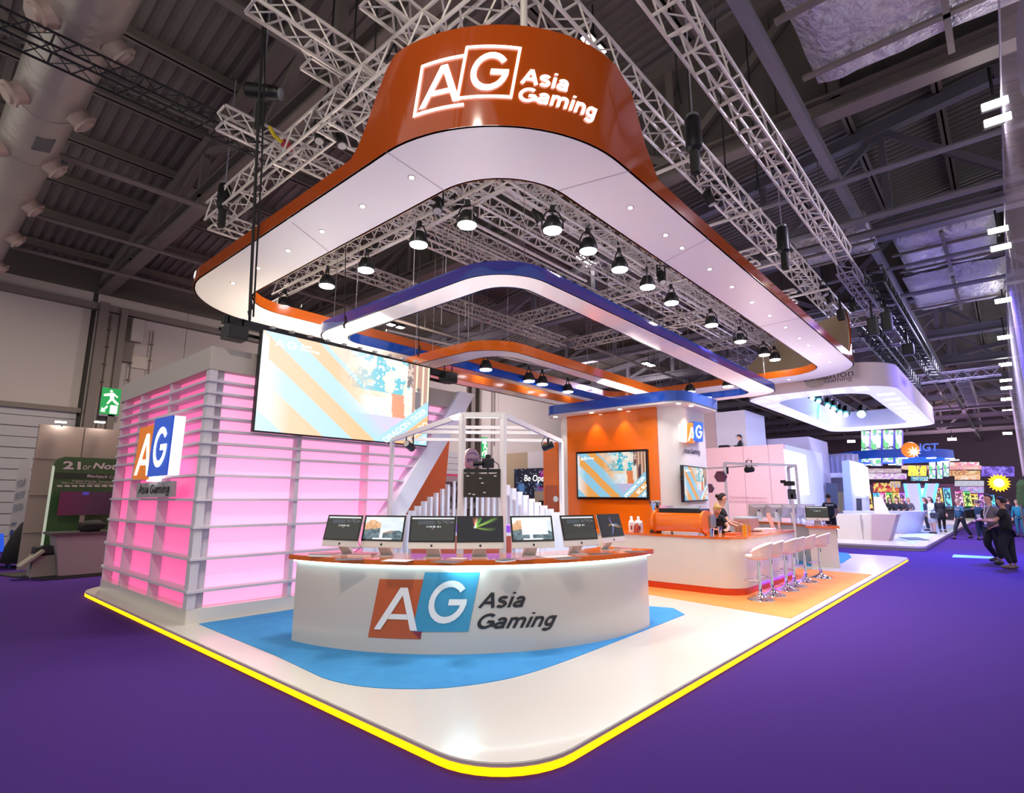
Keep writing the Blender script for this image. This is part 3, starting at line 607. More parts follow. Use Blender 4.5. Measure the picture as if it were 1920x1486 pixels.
# AG light box on the left face
AG = thing('logo_light_box', 'lit orange and blue AG light box on the pink booth', 'sign', (2.72, 9.8, 2.0))
def plq(pts, x=None, y=None): return [un(a, b, x=x, y=y) for a, b in pts]
for nm, pts, mt, off in (('orange_tile', ((263, 802), (293, 794), (277, 899), (248, 898)), lit_orange, 2.73), ('blue_tile', ((291, 785), (325, 778), (311, 890), (275, 894)), lit_blue, 2.70)):
    q = plq(pts, x=off); m = MB(); m.slab(q, (.02, 0, 0)); m.build(nm, [mt], AG)
    m = MB(); m.slab([v+Vector((.02, 0, 0)) for v in q], (.15, 0, 0)); m.build('lit_casing', lit_white, AG)
q = plq(((277, 895), (290, 893), (288, 902), (274, 902)), x=2.75); m = MB(); m.slab(q, (.1, 0, 0)); m.build('side_light', logo_white, AG)
q = plq(((263, 802), (293, 794), (277, 899), (248, 898)), x=2.725); fn = quadfn(*q); pieces_on('letter', LOGO_A, lambda u, v: fn(.04+u*.95, .06+v*.8), logo_white, AG)
q2 = plq(((291, 785), (325, 778), (311, 890), (275, 894)), x=2.695); fn2 = quadfn(*q2); pieces_on('letter', LOGO_G, lambda u, v: fn2(.14+u*.72, .14+v*.7), logo_white, AG)
q = plq(((257, 906), (323, 901), (321, 931), (255, 933)), x=2.80); NP = thing('name_plate', 'grey plate reading Asia Gaming below the AG light box', 'sign', q[0])
m = MB(); m.slab(q, (.06, 0, 0)); m.build('plate', mat('plate_grey', 'a39fa2', .6), NP)
q = plq(((260, 907), (321, 903), (318, 930), (257, 930)), x=2.79); stroke_text('lettering', 'Asia Gaming', lambda u, v: quadfn(*q)(.01+u*.97, .22+v*.72), print_black, NP, .14, .15)
# ================================================================ LED WALL
YL = 8.06
bars = lambda e: mix((.25, .62, .86), (.25, .62, .86), 0)
def stand_image(u, v, pale):
    X, Y = u*1.55, 1-v; d = X-Y; e = X+Y
    O, B, W = (.93, .42, .10), (.30, .66, .88), (.95, .97, 1)
    if d < -.80: c = mix(B, (.1, .5, .75), u*3)
    elif d < -.48: c = mix(O, W, max(0, .25-X)*4)
    elif d < -.22: c = mix(B, W, max(0, .2-X)*4)
    elif d < -.02: c = mix(O, W, max(0, .5-X)*2)
    elif d < .24: c = mix(O, B, 0)
    elif d < .5: c = B
    elif d < .72: c = mix(O, W, .35)
    else: c = mix(W, B, .35)
    if -.22 <= d < -.02: c = O if X > .05 else W
    if .0 <= d < .24: c = B
    if .24 <= d < .44: c = O
    # the hall photograph inside the picture
    if X > .6 and d > .02 and Y < .97:
        k = vnoise(X*9, Y*8, 1); k2 = vnoise(X*22, Y*16, 4); k3 = vnoise(X*50, Y*34, 6); t = min(1, (X-.6)*2.6)*min(1, (d-.02)*4)
        ph = mix((.99, .95, .88), (.84, .62, .36), k*.7+k3*.5-.1)
        if Y < .42: ph = mix(ph, (.02, .52, .66), (k2+k-.85)*5)
        if Y < .36 and k3 > .66: ph = (.99, .97, .93)
        if Y < .30 and X > 1.3: ph = mix((.10, .06, .07), (.7, .5, .4), (k3-.45)*4)
        if X > 1.36 and Y < .75: ph = mix((.45, .2, .14), (.95, .8, .55), 1 if int(X*60) % 4 == 0 else 0)
        if 1.12+.05*Y < X < 1.24+.07*Y and .42 < Y < .72: ph = (.84, .24, .08)
        if .84 < X < 1.1 and .48 < Y < .74: ph = mix((.62, .84, .93), (1, 1, 1), k2)
        if Y > .70: ph = mix((.74, .52, .80), (.50, .56, .80), k)
        if 1.40 < X < 1.455 and .34 < Y < .56 or (abs(X-1.43)+abs(Y-.31)) < .03 or (1.385+.0*Y < X-.0 < 1.455 and .56 <= Y < .68 and abs(abs(X-1.425)-(Y-.54)*.25) < .014): ph = (.05, .03, .05)
        c = mix(c, ph, t)
    if e > 1.98: c = B
    if e > 2.17: c = O
    if e > 2.36: c = B
    return mix(c, (1, .97, .93), pale*(.18+.5*max(0, .8-u))) if pale else c
led_mat = screen_mat('led_wall_pixels', .86); tv_mat = screen_mat('screen_pixels', .62); mac_mat = screen_mat('computer_screen_pixels', .8, .08)
LW = thing('led_screen', 'huge bright LED video wall hanging before the pink booth', 'screen', un(640, 740, y=YL))
ql = plq(((494, 618), (806, 690), (800, 835), (477, 806)), y=YL)
m = MB(); m.slab([ql[0]+Vector((-.02, .012, .02)), ql[1]+Vector((.02, .012, .02)), ql[2]+Vector((.02, .012, -.02)), ql[3]+Vector((-.02, .012, -.02))], (0, .07, 0)); m.build('cabinet', black, LW)
picture('picture', lambda u, v: stand_image(u, v, .85), 150, 96, ql, LW, led_mat)
lw = screen_mat('led_wall_pixels'); fnL = quadfn(*ql, push=(0, -.012, 0))
def banner_text(parent, fn, mt, s=1.0):
    # diagonal captions along the lower right corner; X=u*1.55, Y=1-v
    def place(txt, e0, e1, a0, a1, bold):
        def f(u, v):
            e = e1+(e0-e1)*v; a = a0+(a1-a0)*u      # a runs up along the diagonal
            X = (e+a)/2; Y = (e-a)/2; return fn(X/1.55, 1-Y)
        vs, fs, asp = text2d(txt, bold); m = MB(); m.add([f(*q_) for q_ in vs], fs); m.build('caption', mt, parent, recalc=False)
    place('DRAGON TIGER', 2.03, 2.12, .1, .96, .0); place('SIC BO', 2.215, 2.32, .44, .82, .0); place('ROULETTE', 2.385, 2.48, .44, .62, .03) if False else place('ULET', 2.4, 2.48, .50, .64, .0)
banner_text(LW, fnL, mat('caption_white', 'ffffff', .4, emit='ffffff', es=.9))
pieces_on('logo', LOGO_A, lambda u, v: fnL(.055+.05*u, .865+.07*v), mat('caption_white'), LW); pieces_on('logo', LOGO_G, lambda u, v: fnL(.115+.055*u, .865+.08*v), mat('caption_white'), LW)
text_on('logo_text', 'Asia', lambda u, v: fnL(.185+.06*u, .91+.03*v), mat('caption_white'), LW); text_on('logo_text', 'Gaming', lambda u, v: fnL(.185+.10*u, .865+.035*v), mat('caption_white'), LW)
# rigging bar for the LED wall
RLB = thing('rigging_bar', 'long black rigging bar carrying the LED video wall', 'bar', un(640, 655, y=YL+.05))
pa = un(418, 598, y=YL+.06); pb = un(845, 705, y=YL+.06); m = MB(); m.bar(pa, pb, .1, .12); m.bar(pa+Vector((0, .12, -.12)), pb+Vector((0, .12, -.12)), .05, .05); m.build('beam', black_metal, RLB)
for k in range(11):
    c = ql[0]+(ql[1]-ql[0])*((k+.4)/10.6); m = MB(); m.box(c+Vector((0, -.03, .055)), (.06, .08, .03)); m.build('clamp', mat('clamp_grey', 'b5b2ac', .4, metal=.4), RLB)
for (a, b), lb in (((440, 625), 'left'), ((840, 708), 'right')):
    p = un(a, b, y=YL+.02); T = thing('loudspeaker', 'small black box speaker clamped under the %s end of the rigging bar' % lb, 'speaker', p, 0, 'speakers on the rigging bar')
    m = MB(); m.box(p, (.3, .24, .2)); m.build('cabinet', black, T, bevel=.015); m = MB(); m.bar(p+Vector((-.1, 0, .1)), p+Vector((-.1, 0, .24)), .02, .02); m.bar(p+Vector((.1, 0, .1)), p+Vector((.1, 0, .24)), .02, .02); m.build('yoke', black_metal, T)
for (a, b, c, d), lb, r in (((496, 2, 468, 600), 'thick black cable bundle hanging from the chain hoist at left', .022), ((652, 330, 646, 615), 'thin black hanging cable above the LED wall, middle', .008), ((787, 300, 785, 668), 'thin black hanging cable above the right part of the LED wall', .008)):
    p0 = un(a, b, y=YL+.06); p1 = un(c, d, y=YL+.06); m = MB()
    if r > .01:
        pr_ = p1.copy(); p0 = un(a, b, y=7.42); p1 = un(c, d-8, y=7.42); m.tube([p1+Vector((0, 0, .1)), pr_], .02, 6)
    m.tube([p0, p0*.6+p1*.4+Vector((.0, .02, 0)), p1], r, 6)
    if r > .01: m.tube([p0+Vector((.03, 0, 0)), p0*.45+p1*.55+Vector((.07, 0, 0)), p1+Vector((.05, 0, 0))], r*.6, 6)
    m.tube([p1+Vector((0, 0, .22)), p1+Vector((.03, 0, .12)), p1+Vector((-.02, 0, .05)), p1], .016, 6); tag(m.build('hanging_cable', rubber), lb, 'cable')
# ================================================================ FRONT RECEPTION COUNTER
A_, B_, C_ = Vector((3.44, 6.47)), Vector((4.43, 4.495)), Vector((6.89, 3.71))
def circ(a, b, c):
    d = 2*(a.x*(b.y-c.y)+b.x*(c.y-a.y)+c.x*(a.y-b.y)); A2, B2, C2 = a.length_squared, b.length_squared, c.length_squared
    o = Vector(((A2*(b.y-c.y)+B2*(c.y-a.y)+C2*(a.y-b.y))/d, (A2*(c.x-b.x)+B2*(a.x-c.x)+C2*(b.x-a.x))/d)); return o, (a-o).length
OC, RC = circ(A_, B_, C_); t0 = atan2(A_.y-OC.y, A_.x-OC.x) % (2*pi); t1 = atan2(C_.y-OC.y, C_.x-OC.x) % (2*pi)
def arc(r, a0, a1, n=40): return [(OC.x+r*cos(a0+(a1-a0)*k/n), OC.y+r*sin(a0+(a1-a0)*k/n)) for k in range(n+1)]
def make_counter(label, with_logo=True):
    T = thing('reception_counter', label, 'counter', (OC.x+RC*cos((t0+t1)/2), OC.y+RC*sin((t0+t1)/2), P))
    m = MB(); m.prism(arc(RC, t0, t1)+arc(RC-.6, t0, t1)[::-1], P, 1.0); m.build('body', counter_white, T, smooth=30)
    m = MB(); m.prism(arc(RC+.07, t0-.02, t1+.02)+arc(RC-.66, t0-.02, t1+.02)[::-1], 1.0, 1.055); m.build('worktop', orange_top, T, smooth=30)
    m = MB(); m.prism(arc(RC+.045, t0, t1)+arc(RC+.02, t0, t1)[::-1], .982, .998); m.build('underglow_strip', led_cyan, T)
    return T
FC = make_counter('curved glossy white reception counter with orange top in front')
cf = lambda tl, tr, br, bl, push=.004: cylfn(tl, tr, br, bl, OC.x, OC.y, RC, push)
def patch(name, tl, tr, br, bl, mt, push, n=14):
    f_ = cf(tl, tr, br, bl, push); pieces_on(name, [[(k/n, 0), ((k+1)/n, 0), ((k+1)/n, 1), (k/n, 1)] for k in range(n)], f_, mt, FC)
patch('logo_tile', (712, 1085), (800, 1086), (789, 1198), (690, 1194), print_orange, .004); patch('logo_tile', (797, 1072), (900, 1072), (878, 1183), (773, 1183), print_teal, .008)
pieces_on('logo_fold', [[(0, 1), (1, 1), (.9, 0)]], cf((774, 1183), (791, 1183), (789, 1198), (774, 1198), .009), print_crimson, FC)
fa = cf((712, 1085), (800, 1086), (789, 1198), (690, 1194), .016); fg = cf((797, 1072), (900, 1072), (878, 1183), (773, 1183), .016)
pieces_on('logo_letter', LOGO_A, lambda u, v: fa(.06+u*.88, .13+v*.75), print_white, FC); pieces_on('logo_letter', LOGO_G, lambda u, v: fg(.17+u*.72, .13+v*.74), print_white, FC)
stroke_text('lettering', 'Asia', cf((902, 1108), (994, 1106), (988, 1137), (896, 1139), .008), print_black, FC, .145, .22)
stroke_text('lettering', 'Gaming', cf((897, 1147), (1052, 1142), (1044, 1172), (889, 1178), .008), print_black, FC, .145, .22)
light('counter_underglow', 'AREA', (OC.x+(RC+.03)*cos(3.95), OC.y+(RC+.03)*sin(3.95), .97), 2, 'c8f8ff', .1, (OC.x+(RC+.03)*cos(3.95), OC.y+(RC+.03)*sin(3.95), 0)).data.size = .3
# ================================================================ COMPUTERS AND PAPERS ON THE COUNTER
def code_img(u, v):
    if v > .93: return (.75, .75, .78)
    c = (.035, .034, .03)
    if .7 < v < .86 and .15 < u < .55: c = (.06, .075, .09)
    if .72 < v < .9 and u > .6 and hsh(int(u*40), int(v*30)) > .6: c = (.13, .14, .16)
    if .56 < v < .62 and .36 < u < .68 and hsh(int(u*50), 1) > .25: c = (.55, .6, .6)
    if .5 < v < .54 and .47 < u < .53: c = (.4, .2, .2)
    return c
def mountain_img(u, v):
    sky = mix((.62, .74, .82), (.92, .94, .95), vnoise(u*4, v*7)); c = sky
    h1 = .86-.9*max(0, u-.25)*(1 if u > .25 else 0) if u > .1 else .7+u
    if v < h1 and u < .42: c = mix((.62, .32, .16), (.85, .52, .3), vnoise(u*22, v*9)) if v > .42+.2*u else mix((.05, .07, .08), (.22, .3, .3), vnoise(u*16, v*14))
    if u > .5 and v < .42-.5*abs(u-.75): c = mix((.6, .36, .22), (.05, .1, .13), (.42-v)*5)
    if v < .3+.1*sin(u*9) and (u < .42 or u > .55): c = mix((.04, .07, .09), (.2, .28, .32), vnoise(u*18, v*14, 3))
    if v < .06 and .25 < u < .75: c = (.8, .82, .85)
    return c
def window_img(u, v):
    if .22 < u < .9 and .22 < v < .93: return (.93, .95, .96) if not (.38 < u < .62 and .4 < v < .6) else (.86, .88, .9)
    return mountain_img(u, v)
def burst_img(cols, cx, cy, rays):
    def f(u, v):
        c = [.008, .008, .014]; X, Y = (u-cx)*1.6, v-cy; r = sqrt(X*X+Y*Y); a = atan2(Y, X)
        for (ang, ln, wd, bend), col in zip(rays, cols):
            d = (a-ang-bend*r+pi) % (2*pi)-pi
            k = math.exp(-(d/(wd+.02/(r+.02)))**2)*max(0, 1-r/ln)
            for q_ in range(3): c[q_] += col[q_]*k
        k = math.exp(-(r/.04)**2)
        return tuple(min(1, x_+k) for x_ in c)
    return f
burst1 = burst_img([(1, .2, .1), (.9, .6, .1), (.2, .9, .1), (.5, .9, .1), (.3, .5, .05), (1, .9, .8)], .38, .58, [(1.65, .5, .07, 0), (1.25, .55, .05, .3), (.9, .6, .05, .4), (.38, 1.0, .05, .1), (-.35, .8, .05, .3), (1.4, .4, .05, 0)])
burst2 = burst_img([(.9, .4, .1), (.5, .3, 1), (.8, .5, .1), (.3, .4, 1), (.2, .5, .9)], .6, .5, [(-.3, .7, .05, .2), (2.4, .5, .06, -1.2), (2.7, .4, .05, 1.5), (-1.7, .6, .05, -.6), (.3, .5, .06, -.8)])
silver = mat('silver_metal', 'dcd6d2', .35, metal=.25); glass_black = mat('glass_black', '08080a', .06, coat=.5)
apple_pts = [(cos(a)*.5*(1-.13*abs(cos(a*1.0))*(1 if sin(a) > .75 else 0)), sin(a)*.5) for a in [k*pi/8 for k in range(16)]]
def computer(loc, rz, img, label, tilt=14, group='silver desktop computers on the front counter'):
    # local frame: the screen faces -y, stand foot centred on the origin
    T = thing('desktop_computer', label, 'computer', loc, rz, group); W, H = .53, .37; R = Matrix.Rotation(radians(-tilt), 4, 'X'); O = Matrix.Translation((0, .0, .10)) @ R
    def tr(pts): return [O @ Vector(p_) for p_ in pts]
    def mb(m): m.v = [O @ v for v in m.v]; return m
    m = MB(); m.bb(-W/2, 0, 0, W/2, .012, H); mb(m); m.build('case', silver, T, world=False, bevel=.004)
    m = MB(); m.bb(-W/2, -.004, .072, W/2, .0, H); mb(m); m.build('bezel', glass_black, T, world=False)
    m = MB(); m.add([(-.26, .012, .03), (.26, .012, .03), (.26, .012, .35), (-.26, .012, .35), (-.12, .045, .10), (.12, .045, .10), (.12, .045, .28), (-.12, .045, .28)], [(0, 1, 5, 4), (1, 2, 6, 5), (2, 3, 7, 6), (3, 0, 4, 7), (4, 5, 6, 7)]); mb(m); m.build('back_bulge', silver, T, world=False)
    m = MB(); m.add([tuple(v) for v in tr([(a*.026, -.003, .036+b*.028) for a, b in apple_pts])], [tuple(range(16))]); m.add([tuple(v) for v in tr([(a*.04, .0462, .20+b*.05) for a, b in apple_pts])], [tuple(range(16))[::-1]]); m.build('emblem', black, T, world=False, recalc=False)
    q_ = tr([(-W/2+.022, -.0055, H-.02), (W/2-.022, -.0055, H-.02), (W/2-.022, -.0055, .092), (-W/2+.022, -.0055, .092)])
    TM = Matrix.LocRotScale(Vector(loc), Matrix.Rotation(rz, 3, 'Z'), None); T.matrix_basis = TM
    picture('display', img, 48, 30, [TM @ v for v in q_], T, mac_mat)
    m = MB(); m.add([(-.09, .0, .0), (.09, .0, .0), (.09, .17, .0), (-.09, .17, .0), (-.09, 0, .006), (.09, 0, .006), (.09, .17, .006), (-.09, .17, .006)], [(3, 2, 1, 0), (4, 5, 6, 7), (0, 1, 5, 4), (1, 2, 6, 5), (2, 3, 7, 6), (3, 0, 4, 7)]); m.build('foot', silver, T, world=False)
    m = MB(); m.add([(-.085, .16, .006), (.085, .16, .006), (.085, .168, .006), (-.085, .168, .006), (-.065, .03, .14), (.065, .03, .14), (.065, .10, .25), (-.065, .10, .25)], [(0, 1, 5, 4), (1, 2, 6, 5), (2, 3, 7, 6), (3, 0, 4, 7), (4, 5, 6, 7), (3, 2, 1, 0)]); m.build('stand', silver, T, world=False)
    return T
ZT = 1.055
imacs = [((634, 1041), code_img, 'leftmost silver computer on the front counter, dark screen'), ((713, 1043), mountain_img, 'silver computer showing a mountain wallpaper'), ((808, 1046), code_img, 'silver computer with dark screen beside the mountain wallpaper one'), ((902, 1048), burst1, 'middle silver computer with green and red light burst on black'),
         ((1003, 1044), window_img, 'silver computer showing a white window on screen'), ((1092, 1039), code_img, 'dark screened silver computer between the white window and the purple burst'), ((1153, 1031), burst2, 'rightmost silver computer with purple light burst')]
for (p_, img, lb) in imacs:
    c = un(*p_, z=ZT+.002); ang = atan2(c.y-OC.y, c.x-OC.x); rdir = Vector((cos(ang), sin(ang), 0))
    rr_ = min((c.xy-OC).length, RC-.12); c = Vector((OC.x+cos(ang)*rr_, OC.y+sin(ang)*rr_, ZT+.001))
    computer(c, ang+pi/2, img, lb, 15)
brochure_m = [mat('brochure_grey', '6f666a', .4), mat('brochure_pink', 'b7808c', .4), print_white, mat('brochure_dark', '4a3c40', .4)]
def papers(px1, py1, rz, n, mi, lb, s=(.21, .29), nm='brochure', cat='brochure'):
    c = un(px1, py1, z=ZT); T = thing(nm, lb, cat, (c.x, c.y, ZT+.001), rz)
    m = MB(); h = .004 if n == 1 else .011*n; m.bb(-s[0]/2, -s[1]/2, 0, s[0]/2, s[1]/2, h*.8); m.build('pages', print_white, T, world=False)
    m = MB(); m.bb(-s[0]/2-.003, -s[1]/2-.003, h*.8, s[0]/2+.003, s[1]/2+.003, h); m.build('cover', brochure_m[mi], T, world=False); return T
papers(609, 1042, .5, 3, 1, 'stack of pink covered booklets left of the leftmost computer', nm='booklet', cat='booklet'); papers(655, 1048, .9, 1, 0, 'grey brochure on the counter right of the leftmost computer'); papers(680, 1041, .6, 2, 1, 'pinkish booklet between the first two computers', nm='booklet', cat='booklet')
papers(745, 1051, .5, 1, 2, 'white sheet in front of the mountain wallpaper computer'); papers(838, 1053, .3, 1, 0, 'grey brochure in front of the third computer'); papers(858, 1047, .3, 1, 2, 'pale leaflet left of the middle computer', (.12, .2), 'leaflet', 'leaflet')
papers(948, 1052, .05, 2, 0, 'dark grey wallet right of the middle computer', (.2, .12), 'card_wallet', 'wallet'); papers(985, 1047, -.1, 1, 1, 'pink magazine before the white window computer', (.3, .2), 'magazine', 'magazine'); papers(1040, 1043, -.3, 1, 2, 'white papers right of the white window computer', (.34, .22), 'paper_sheet', 'paper')
papers(1064, 1047, -.25, 1, 0, 'grey folder at the counter edge below the sixth computer', (.28, .16), 'folder', 'folder'); papers(1126, 1038, -.4, 1, 3, 'dark folder between the last two computers', (.3, .16), 'folder', 'folder'); papers(1168, 1031, -.5, 3, 1, 'small stack of booklets by the rightmost computer', (.16, .16), 'booklet', 'booklet'); papers(1193, 1034, -.6, 1, 3, 'black folder at the right end of the counter', (.26, .16), 'folder', 'folder')
m = MB(); c = un(655, 1035, z=ZT+.02); m.tube([c+Vector((-.05, .05, 0)), c+Vector((0, .0, .12)), c+Vector((.07, -.05, .15)), c+Vector((.1, -.08, .05)), c+Vector((.02, -.05, -.01))], .004, 6); tag(m.build('power_cable', rubber, smooth='all'), 'looped thin cable behind the leftmost computer', 'cable')
# ================================================================ ORANGE TOWER
TX, TY, TX1, TY1 = 11.2, 5.2, 12.75, 8.5
TW = thing('display_tower', 'tall white tower with orange front and blue roof slab', 'tower', (12, 6.8, P))
m = MB(); m.prism(rpoly([(TX+.02, TY, .46), (TX1, TY, .1), (TX1, TY1, .1), (TX+.02, TY1, .4)], 12, 3), P, 3.71); m.build('body', satin_white, TW, smooth=30)
m = MB(); m.bb(TX-.02, TY+.46, P, TX+.1, TY1-.42, 3.74); m.build('front_panel', orange_bright, TW)
m = MB(); m.prism(rpoly([(TX-.33, TY-.3, .55), (TX1+.1, TY-.3, .12), (TX1+.1, TY1+.1, .3), (TX-.33, TY1+.1, .35)], 12, 3), 3.76, 3.98); m.build('roof_slab', blue_gloss, TW, smooth=30)
m = MB(); m.prism(rpoly([(TX-.31, TY-.28, .53), (TX1+.08, TY-.28, .1), (TX1+.08, TY1+.08, .28), (TX-.31, TY1+.08, .33)], 12, 3), 3.71, 3.76); m.build('roof_soffit', satin_white, TW)
TLP = [(10.99, un(1118, 795, x=11.18).y, 34, 'ffac30'), (10.99, un(1171, 795, x=11.18).y, 34, 'ffac30'), (un(1283, 790, y=5.2).x, 5.02, 14, 'fff2e0'), (11.12, 5.1, 14, 'fff2e0'), (11.0, 8.3, 14, 'fff2e0')]
for x, y, pw, col in TLP:
    m = MB(); m.lathe([(.045, 3.70), (.045, 3.71)], 14, (x, y, 0)); m.build('downlight', down_lens, TW)
    tx = .3 if pw > 30 else .06; light('tower_downlight', 'SPOT', (x, y, 3.68), pw, col, .025, (x+tx, y+(.3 if x > 11.3 else 0), 1.5), 70, .8)
def tv(name, quad, lb, dirv, pale=0, fr=.05, captions=True):
    c = sum(quad, Vector())/4; T = thing(name, lb, 'television', c); d = Vector(dirv)
    u_ = (quad[1]-quad[0]).normalized(); v_ = (quad[0]-quad[3]).normalized()
    o4 = [quad[0]-u_*fr+v_*fr, quad[1]+u_*fr+v_*fr, quad[2]+u_*fr-v_*fr*1.2, quad[3]-u_*fr-v_*fr*1.2]
    m = MB(); m.slab([q_+d*.05 for q_ in o4], -d*.07); m.build('bezel', glass_black, T, bevel=.006); picture('picture', lambda u, v: stand_image(u, v, pale), 90, 60, [q_+d*.056 for q_ in quad], T, tv_mat)
    fn_ = quadfn(*[q_+d*.062 for q_ in quad]); cw = mat('caption_white')
    if captions: banner_text(T, fn_, cw)
    pieces_on('logo', LOGO_A, lambda u, v: fn_(.05+.05*u, .84+.07*v), cw, T); pieces_on('logo', LOGO_G, lambda u, v: fn_(.105+.045*u, .85+.08*v), cw, T); text_on('logo_text', 'Asia Gaming', lambda u, v: fn_(.16+.1*u, .86+.05*v), cw, T)
    return T
tv('wall_television', [un(1085, 851, x=TX-.02), un(1212, 846, x=TX-.02), un(1215, 932, x=TX-.02), un(1087, 931, x=TX-.02)], 'large wall television on the orange tower front', (-1, 0, 0))
tv('wall_television', [un(1277.5, 874, y=TY), un(1320, 879, y=TY), un(1322, 936, y=TY), un(1280, 938, y=TY)], 'small television on the white side of the tower', (0, -1, 0), 0, .03)
SG = thing('logo_light_box', 'small lit AG sign box on the white tower side', 'sign', un(1300, 830, y=TY))
q = plq(((1288, 793), (1303, 791), (1303, 831), (1288, 829)), y=TY-.1); m = MB(); m.slab(q, (0, .1, 0)); m.build('orange_tile', lit_orange, SG); fn = quadfn(*q, push=(0, -.006, 0)); pieces_on('letter', LOGO_A, lambda u, v: fn(.1+u*.85, .08+v*.7), logo_white, SG)
q = plq(((1302, 790), (1318, 792), (1318, 828), (1302, 826)), y=TY-.13); m = MB(); m.slab(q, (0, .13, 0)); m.build('blue_tile', lit_blue, SG); fn = quadfn(*q, push=(0, -.006, 0)); pieces_on('letter', LOGO_G, lambda u, v: fn(.12+u*.76, .14+v*.7), logo_white, SG)
q = plq(((1281, 794), (1288, 793), (1288, 829), (1281, 826)), y=TY-.1); m = MB(); m.slab(q, (0, .1, 0)); m.build('side_light', lit_white, SG)
q = plq(((1283, 838), (1313, 841), (1313, 855), (1283, 851)), y=TY-.012); st = stroke_text('wall_lettering', 'Asia Gaming', lambda u, v: quadfn(*q)(u, .2+v*.75), print_black, None, .12); tag(st, 'black Asia Gaming lettering on the white tower side', 'lettering')
# orange door panel left of the tower
OD = thing('storage_door', 'narrow glossy orange door panel with round handle left of tower', 'door', (12, 9.2, P)); m = MB(); m.bb(11.95, 8.95, P, 12.05, 9.45, 3.3); m.build('panel', orange_bright, OD)
p = un(1043, 935, x=11.93); m = MB(); m.tube([p, p-Vector((.03, 0, 0))], .08, 16); m.build('handle', chrome, OD); m = MB(); m.bb(11.94, 8.97, P+.05, 11.95, 9.4, 2.05); m.build('door_leaf', orange_back, OD)
# ================================================================ BAR
BX, BY, BX1, BY1 = 9.87, 3.6, 13.25, 7.6
BR = thing('bar_counter', 'long white bar counter with orange top and rounded corner', 'bar counter', (BX, BY, P))
ol = rpoly([(BX, BY, .42), (BX1, BY, .12), (BX1, BY+.62, .05), (BX+.62, BY+.62, .05), (BX+.62, BY1, .05), (BX, BY1, .1)], 10, 6)
m = MB(); m.prism(ol, P+.12, 1.02); m.build('body', gloss_white, BR, smooth=30)
m = MB(); m.prism(offset(ol, .01), P+.006, P+.12); m.build('plinth', mat('plinth_orange', 'd8420e', .3), BR, smooth=30)
m = MB(); m.prism(offset(ol, -.03), 1.02, 1.06); m.build('worktop', orange_top, BR, smooth=30)
m = MB(); m.bb(BX+.9, BY-.012, P+.1, BX1-.3, BY-.002, P+.13); m.build('underglow_strip', led_purple, BR)
light('bar_underglow', 'AREA', (11.7, BY-.04, .26), 5, '5020ff', 2.4, (11.7, BY-.35, 0), size_y=.05)
# small shelf wall block below the tower side
MT = 1.06
EM = thing('espresso_machine', 'large glossy orange espresso machine on the bar', 'coffee machine', (10.25, 4.75, MT))
ez = MT+.05
prof = [(-.24, 0), (-.27, .06), (-.27, .30), (-.24, .38), (-.14, .44), (.2, .44), (.26, .36), (.26, 0)]
def extr(prof, y0, y1, x): return [[(x+a, y0, ez+b) for a, b in prof], [(x+a, y1, ez+b) for a, b in prof]]
m = MB(); a, b = extr([(-.27, .0), (-.29, .08), (-.29, .26), (-.25, .34), (.0, .34), (.0, 0)], 4.28, 5.2, 10.3); n = len(a); m.add(a+b, [tuple(range(n)), tuple(range(n, 2*n))]+[(i, (i+1) % n, n+(i+1) % n, n+i) for i in range(n)]); m.build('body', orange_bright, EM, smooth=50)
for y in (4.24, 5.2):
    m = MB(); m.tube([(10.2, y, ez+.17), (10.2, y+.05, ez+.17)], [.22, .22], 24); m.v = [Vector((10.2+(v.x-10.2)*1.25, v.y, v.z)) for v in m.v]; m.build('end_cheek', orange_bright, EM, smooth=40)
m = MB(); m.bb(10.06, 4.3, ez+.34, 10.5, 5.14, ez+.42); m.build('top_tray', black, EM, bevel=.02); m = MB(); m.bb(10.05, 4.32, ez+.43, 10.1, 5.1, ez+.47); m.build('cup_rail', chrome, EM)
m = MB(); m.bb(10.3, 4.3, ez, 10.55, 5.15, ez+.06); m.build('drip_tray', chrome, EM, bevel=.01)
m = MB(); m.bb(10.25, 4.2, ez+.08, 10.5, 4.245, ez+.3); m.build('side_grille', mat('grille', '9aa0a8', .3, metal=.8), EM)
for k, y in enumerate((4.45, 4.75, 5.0)): m = MB(); m.tube([(10.42, y, ez+.2), (10.62, y, ez+.18)], .025, 10); m.cone((10.4, y, ez+.3), (10.4, y, ez+.2), .05, .05, 12); m.build('group_head', chrome, EM)
for x, y in ((10.08, 4.35), (10.08, 5.08), (10.48, 4.35), (10.48, 5.08)): m = MB(); m.cone((x, y, MT), (x, y, ez), .025, .02, 10); m.build('foot', chrome, EM)
CL_, CH_ = ray(0, 0), 0
G_ = thing('coffee_grinder', 'tall dark coffee grinder with steel hopper left of espresso machine', 'grinder', (10.3, 5.32, MT))
m = MB(); m.bb(10.2, 5.24, MT, 10.42, 5.42, MT+.05); m.bb(10.24, 5.27, MT+.05, 10.38, 5.40, MT+.34); m.build('body', mat('grinder_dark', '3a3438', .35), G_, bevel=.012); m = MB(); m.lathe([(.035, MT+.34), (.05, MT+.4), (.11, MT+.56), (.11, MT+.6), (.12, MT+.6), (.12, MT+.615)], 18, (10.3, 5.335, 0)); m.build('hopper', chrome, G_, smooth=40); m = MB(); m.bb(10.232, 5.3, MT+.14, 10.238, 5.37, MT+.2); m.build('badge', print_white, G_)
